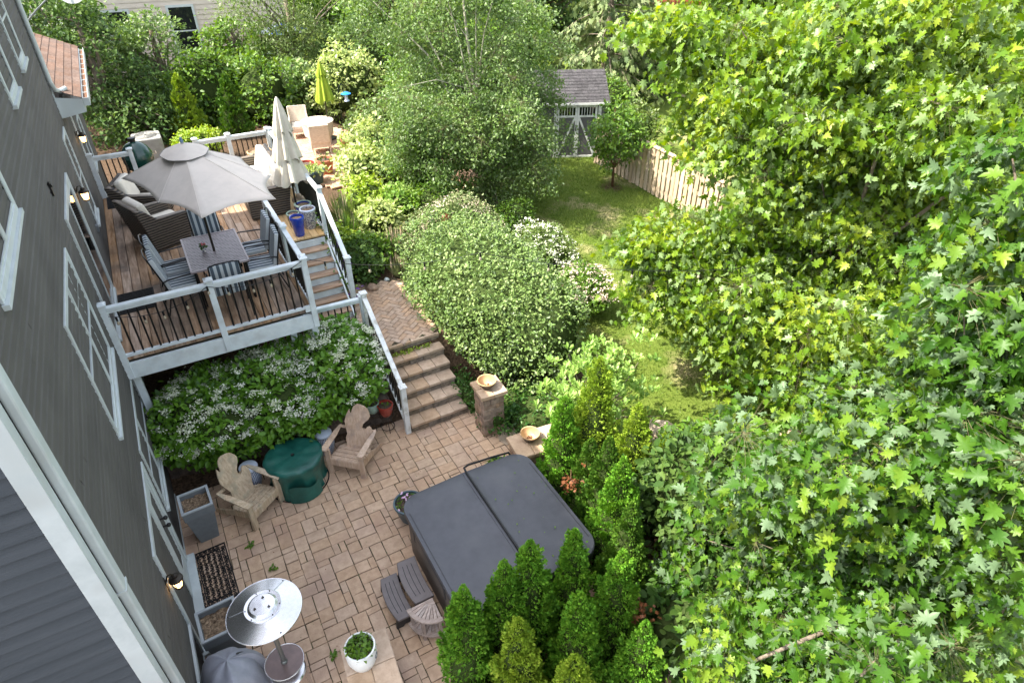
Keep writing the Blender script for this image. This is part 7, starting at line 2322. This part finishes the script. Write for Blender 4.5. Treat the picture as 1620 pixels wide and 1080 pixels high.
# sapling
tree('young_tree', 'young staked tree with dense drooping leaves in front of the shed', 12.05, 15.05, 0.32,
     [((0.0, 0.0, 1.72), (0.82, 0.72, 0.9), 1.0)], 420, 9, 0.10, 0.10, OVAL, G['mid'], M['barkbrown'],
     [(0, 0, -0.1), (0, 0, 0.8), (-0.1, 0.05, 1.8), (-0.1, 0.05, 2.4)], [0.04, 0.035, 0.025, 0.01], 202, nb=30, droop=0.6)
# conifer with bare drooping boughs
def conifer():
    t = thing('conifer_tree', 'sparse conifer with bare drooping boughs behind the shed', 'tree', (17.2, 22.6, 0.6))
    rg = np.random.default_rng(7)
    mb = MB()
    mb.tube([(0, 0, -0.2), (0, 0, 3), (0, 0, 8)], [0.22, 0.17, 0.05], 10)
    Cs, Ds = [], []
    for i in range(85):
        z = rg.uniform(1.2, 7.6); a = rg.uniform(0, 2 * PI); L_ = (8.6 - z) * 0.36 * rg.uniform(.7, 1.1) + 0.3
        e = Vector((math.cos(a), math.sin(a), 0))
        pts = [Vector((0, 0, z)) + e * (L_ * u) + Vector((0, 0, 0.15 * u - 0.75 * L_ * 0.5 * u * u)) for u in (0, .33, .66, 1)]
        mb.tube(pts, [0.03, 0.02, 0.014, 0.004], 5, cap=False)
        for u in np.linspace(0.35, 1, 16):
            k = int(min(u * 3, 2)); p = pts[k].lerp(pts[k + 1], u * 3 - k)
            for q in range(3):
                s = rg.normal(size=3) * [.12, .12, .1]
                Cs.append((p.x + s[0], p.y + s[1], p.z + s[2] - .06)); Ds.append((e.x * .4 + rg.normal() * .4, e.y * .4 + rg.normal() * .4, -0.8))
    mb.build('trunk', M['bark'], t, smooth=True, angle=180)
    C = np.array(Cs); D = np.array(Ds)
    leaf_obj('crown', C, D, rg.normal(size=C.shape), rg.uniform(.16, .34, len(C)), SPRAY, G['conifer'], t)
conifer()
# maples
tree('maple_tree', 'big bright maple in the middle of the right half, over the lawn', 9.7, 5.5, 0.05,
     [((0.35, 0.35, 4.1), (2.7, 2.6, 3.5), 1.0), ((-1.35, 1.5, 2.3), (1.65, 1.65, 1.15), 0.36), ((-0.2, 0.0, 1.5), (1.3, 1.2, .8), .15), ((0.8, -0.6, 2.6), (2.0, 1.8, 1.6), 0.3), ((0.1, -0.5, 1.6), (1.7, 1.5, 1.1), .3), ((1.4, 1.0, 6.0), (2.0, 2.0, 2.0), 0.25), ((-0.9, 1.6, 5.3), (1.0, 1.0, 1.4), 0.15), ((-1.5, 2.4, 5.5), (0.9, 0.9, 1.1), 0.13)],
    11500, 9, 0.12, 0.104, MAPLE, G['maple'], M['bark'],
     [(0, 0, -0.2), (0.0, 0.05, 0.9), (0.1, 0.2, 2.2), (0.3, 0.6, 4.2), (0.4, 0.8, 6.4)], [0.19, 0.16, 0.13, 0.08, 0.03], 210, nb=110, inner=0.25, amp=0.3, bough=(330, 0.62), tw=0.0022, sizevar=0.55, up=0.15, rnd=0.85, droop=1.3, tipout=0.5)
tree('maple_tree', 'second maple with a thick grey trunk behind the wooden fence', 16.6, 16.4, 0.3,
     [((1.7, -2.0, 5.2), (3.2, 3.0, 3.6), 1.0), ((0.4, -0.6, 6.0), (2.3, 2.1, 2.6), .6), ((0.9, -1.4, 3.2), (1.6, 1.5, 1.4), .3), ((1.6, -3.4, 3.2), (2.2, 2.0, 2.0), 0.4)],
     4200, 9, 0.2, 0.14, MAPLE_FAR, G['maple'], M['bark'],
     [(0, 0, -0.2), (0.05, 0.0, 1.6), (0.1, 0.1, 3.2), (0.2, 0.2, 6.4)], [0.30, 0.26, 0.2, 0.05], 211, nb=60, inner=0.45, bough=(150, 0.8), up=0.35, rnd=0.75, droop=1.0)
tree('maple_tree', 'near maple with large silver-backed leaves filling the lower right corner', 6.5, 0.9, 0.0,
     [((-1.75, 0.75, 3.0), (1.7, 1.4, 2.2), 1.0), ((-0.8, 0.3, 4.2), (1.7, 1.2, 1.7), 0.7), ((-0.75, 0.75, 6.1), (1.0, 0.9, 2.3), 0.6), ((-1.0, 1.2, 1.6), (2.2, 1.6, 1.4), 0.7), ((-2.3, 0.5, 1.5), (1.6, 1.3, 1.3), .4)],
     6800, 9, 0.10, 0.087, MAPLE, G['nearmaple'], M['bark'],
     [(0, 0, -0.1), (-0.5, 0.1, 1.2), (-0.9, 0.1, 2.6), (-1.3, 0.15, 4.2), (-1.2, 0.15, 6.0), (-0.9, 0.15, 8)], [0.14, 0.12, 0.10, 0.07, 0.045, 0.02], 212, nb=110, inner=0.3, amp=0.3, bough=(230, 0.5), tw=0.0018, sizevar=0.55, up=0.3, rnd=0.8, droop=1.1, flat=0.5)
# trees far right and far behind, each with its own crown and trunk
far = [
    ('far_tree', 'leafy tree at the top right edge beyond the big maple', 21.5, 8.0, 0.2, [((0, 0, 4.2), (3.4, 3.6, 3.6), 1)], 1100, 9, .26, .22, 'maple', 220),
    ('far_tree', 'dark tree low at the right edge beyond the far mulch', 19.5, 3.2, 0.0, [((0, 0, 3.0), (2.8, 2.6, 2.8), 1)], 800, 9, .24, .19, 'mid', 221),
    ('far_tree', 'tall tree behind the two maples at the top right', 26.0, 16.0, 0.5, [((0, 0, 4.5), (4.0, 4.0, 4.2), 1)], 1000, 9, .32, .28, 'maple', 222),
    ('far_tree', 'olive tree with narrow leaves in the top left centre', 6.3, 29.4, 0.9, [((0, 0, 3.1), (2.3, 1.8, 2.3), 1), ((-0.3, -1.0, 1.7), (1.5, 1.2, 1.1), .4)], 1000, 10, .2, .16, 'olive', 223),
    ('far_tree', 'layered small tree in front of the neighbour house', 4.0, 29.2, 0.9, [((0, 0, 2.3), (1.7, 1.3, 1.0), 1), ((0.3, -.3, 1.4), (1.3, 1.0, .7), .5)], 380, 9, .16, .13, 'mid', 224),
    ('far_tree', 'dark leafy tree in the top left corner beside the brown roof', -0.9, 25.6, 0.9, [((0, 0, 2.3), (2.0, 1.7, 2.4), 1), ((1.1, -.6, 1.0), (1.5, 1.3, 1.4), .6), ((-.6, 0, 4.0), (1.6, 1.4, 1.4), .4)], 1300, 9, .18, .13, 'dark', 225),
    ('far_tree', 'grey-green leafy tree just left of the vine mound', 1.1, 27.0, 0.9, [((0, 0, 2.0), (1.3, 1.2, 1.9), 1), ((-1.6, .5, 2.8), (1.5, 1.3, 1.4), .6)], 700, 9, .17, .13, 'aspen', 226),
    ('far_tree', 'green tree at the very top left behind the dish', -2.8, 30.0, 0.9, [((0, 0, 3.4), (2.6, 2.0, 2.2), 1)], 600, 9, .24, .18, 'mid', 227),
    ('far_tree', 'large green tree at the top centre left of the birch crown', 11.5, 33.0, 1.0, [((0, 0, 3.4), (3.2, 2.4, 3.4), 1)], 900, 9, .3, .24, 'mid', 228),
    ('far_tree', 'large green tree at the top centre behind the birch crown', 17.0, 33.0, 1.0, [((0, 0, 3.2), (3.4, 2.6, 3.2), 1)], 800, 9, .3, .26, 'mid', 229),
    ('far_tree', 'bushy tree at the top behind the conifer', 22.0, 33.5, 1.0, [((0, 0, 2.8), (3.0, 2.4, 2.8), 1)], 700, 9, .3, .26, 'dark', 230),
    ('far_tree', 'far tree beyond the neighbour garden left of centre', 12.0, 45.0, 1.0, [((0, 0, 4.5), (6.0, 3.0, 4.5), 1)], 700, 9, .5, .42, 'mid', 231),
    ('far_tree', 'far tree beyond the far lawn right of centre', 30.0, 52.0, 1.0, [((0, 0, 4.5), (7.0, 3.0, 4.5), 1)], 700, 9, .5, .45, 'dark', 232),
    ('far_tree', 'far tree behind the top of the big maple', 38.0, 26.0, 1.0, [((0, 0, 5.0), (5.0, 6.0, 5.0), 1)], 700, 9, .5, .42, 'mid', 233),
    ('far_tree', 'shady low tree right of the wooden fence', 16.5, 10.4, 0.3, [((0, 0, 2.2), (2.0, 2.2, 2.2), 1)], 700, 9, .2, .15, 'mid', 234),
]
for nm, lb, x, y, z, pr, nc, pe, rc, sz, m, sd_ in far:
    h = max(p[0][2] + p[1][2] for p in pr)
    tree(nm, lb, x, y, z, pr, nc, pe, rc, sz, MAPLE_FAR if m == 'maple' else (LANCE if m == 'olive' and sd_ == 223 else OVAL), G[m], M['bark'], [(0, 0, -0.3), (0.05, 0, h * 0.3), (0, 0.05, h * 0.75)], [0.16, 0.13, 0.05], sd_, nb=26, inner=0.5, droop=0.4, bough=(60, h * 0.16))
shrub('vine_mound', 'mound of bright vine leaves over an old fence behind the arborvitae', 'vine', 2.35, 25.9, 0.9,
      [((0, 0, 1.1), (1.5, 0.7, 1.3), 1), ((-1.0, 0, 0.9), (0.8, 0.6, 0.9), .4)], 800, 8, .12, .14, OVAL, G['mid'], 240, corek=0.8)
# second terrace bush masses on the right that close the view between the trunks
for i, (x, y, r, m, lb) in enumerate([(13.6, 6.8, (0.9, 1.2, 0.8), 'dark', 'dark bush on the mulch behind the big maple trunk'),
                                      (15.8, 5.0, (1.2, 1.2, 0.9), 'dark', 'dark bush at the right on the far mulch bed'),
                                      (12.6, 3.0, (1.0, 1.0, 0.8), 'mid', 'green bush right of the pinkish terrace')]):
    shrub('garden_shrub', lb, 'shrub', x, y, 0.1, [((0, 0, r[2] * .8), r, 1)], 420, 7, .1, .11, OVAL, G[m], 250 + i, corek=0.75)

# moss and tiny weeds in the paver joints, thicker along the edges of the patio
rg = np.random.default_rng(404)
n = 1500
x = rg.uniform(-1.15, 3.7, n); y = rg.uniform(3.0, 8.6, n)
edge = np.minimum(np.minimum(np.abs(x + 1.2), np.abs(y - 8.7)), np.abs(x - 2.4) + 0.25)
keep = rg.uniform(0, 1, n) < np.exp(-edge * 1.6) * 0.8 + 0.06
x = -1.29 + np.round((x + 1.29) / 0.096) * 0.096; 
x, y = x[keep], y[keep]
C = np.repeat(np.column_stack([x, y, np.full(len(x), -0.004)]), 5, axis=0)
C = C + rg.normal(size=C.shape) * [0.004, 0.022, 0.002]
m = len(C)
o = leaf_obj('joint_moss', C, rg.normal(size=(m, 3)) * [1, 1, .5], rg.normal(size=(m, 3)) * .4 + [0, 0, 1], rg.uniform(.006, .018, m), OVAL, G['ivy'])
tag(o, 'moss and tiny weeds growing in the joints of the patio', kind='stuff')
o = leaf_obj('leaf_litter', np.column_stack([rg.uniform(-1.1, 3.5, 90), rg.uniform(2.8, 8.4, 90), np.full(90, 0.006)]), rg.normal(size=(90, 3)) * [1, 1, .05], rg.normal(size=(90, 3)) * .2 + [0, 0, 1], rg.uniform(.008, .026, 90), OVAL, M['deadleaf'])
tag(o, 'scattered small dry leaf bits on the patio pavers', kind='stuff')
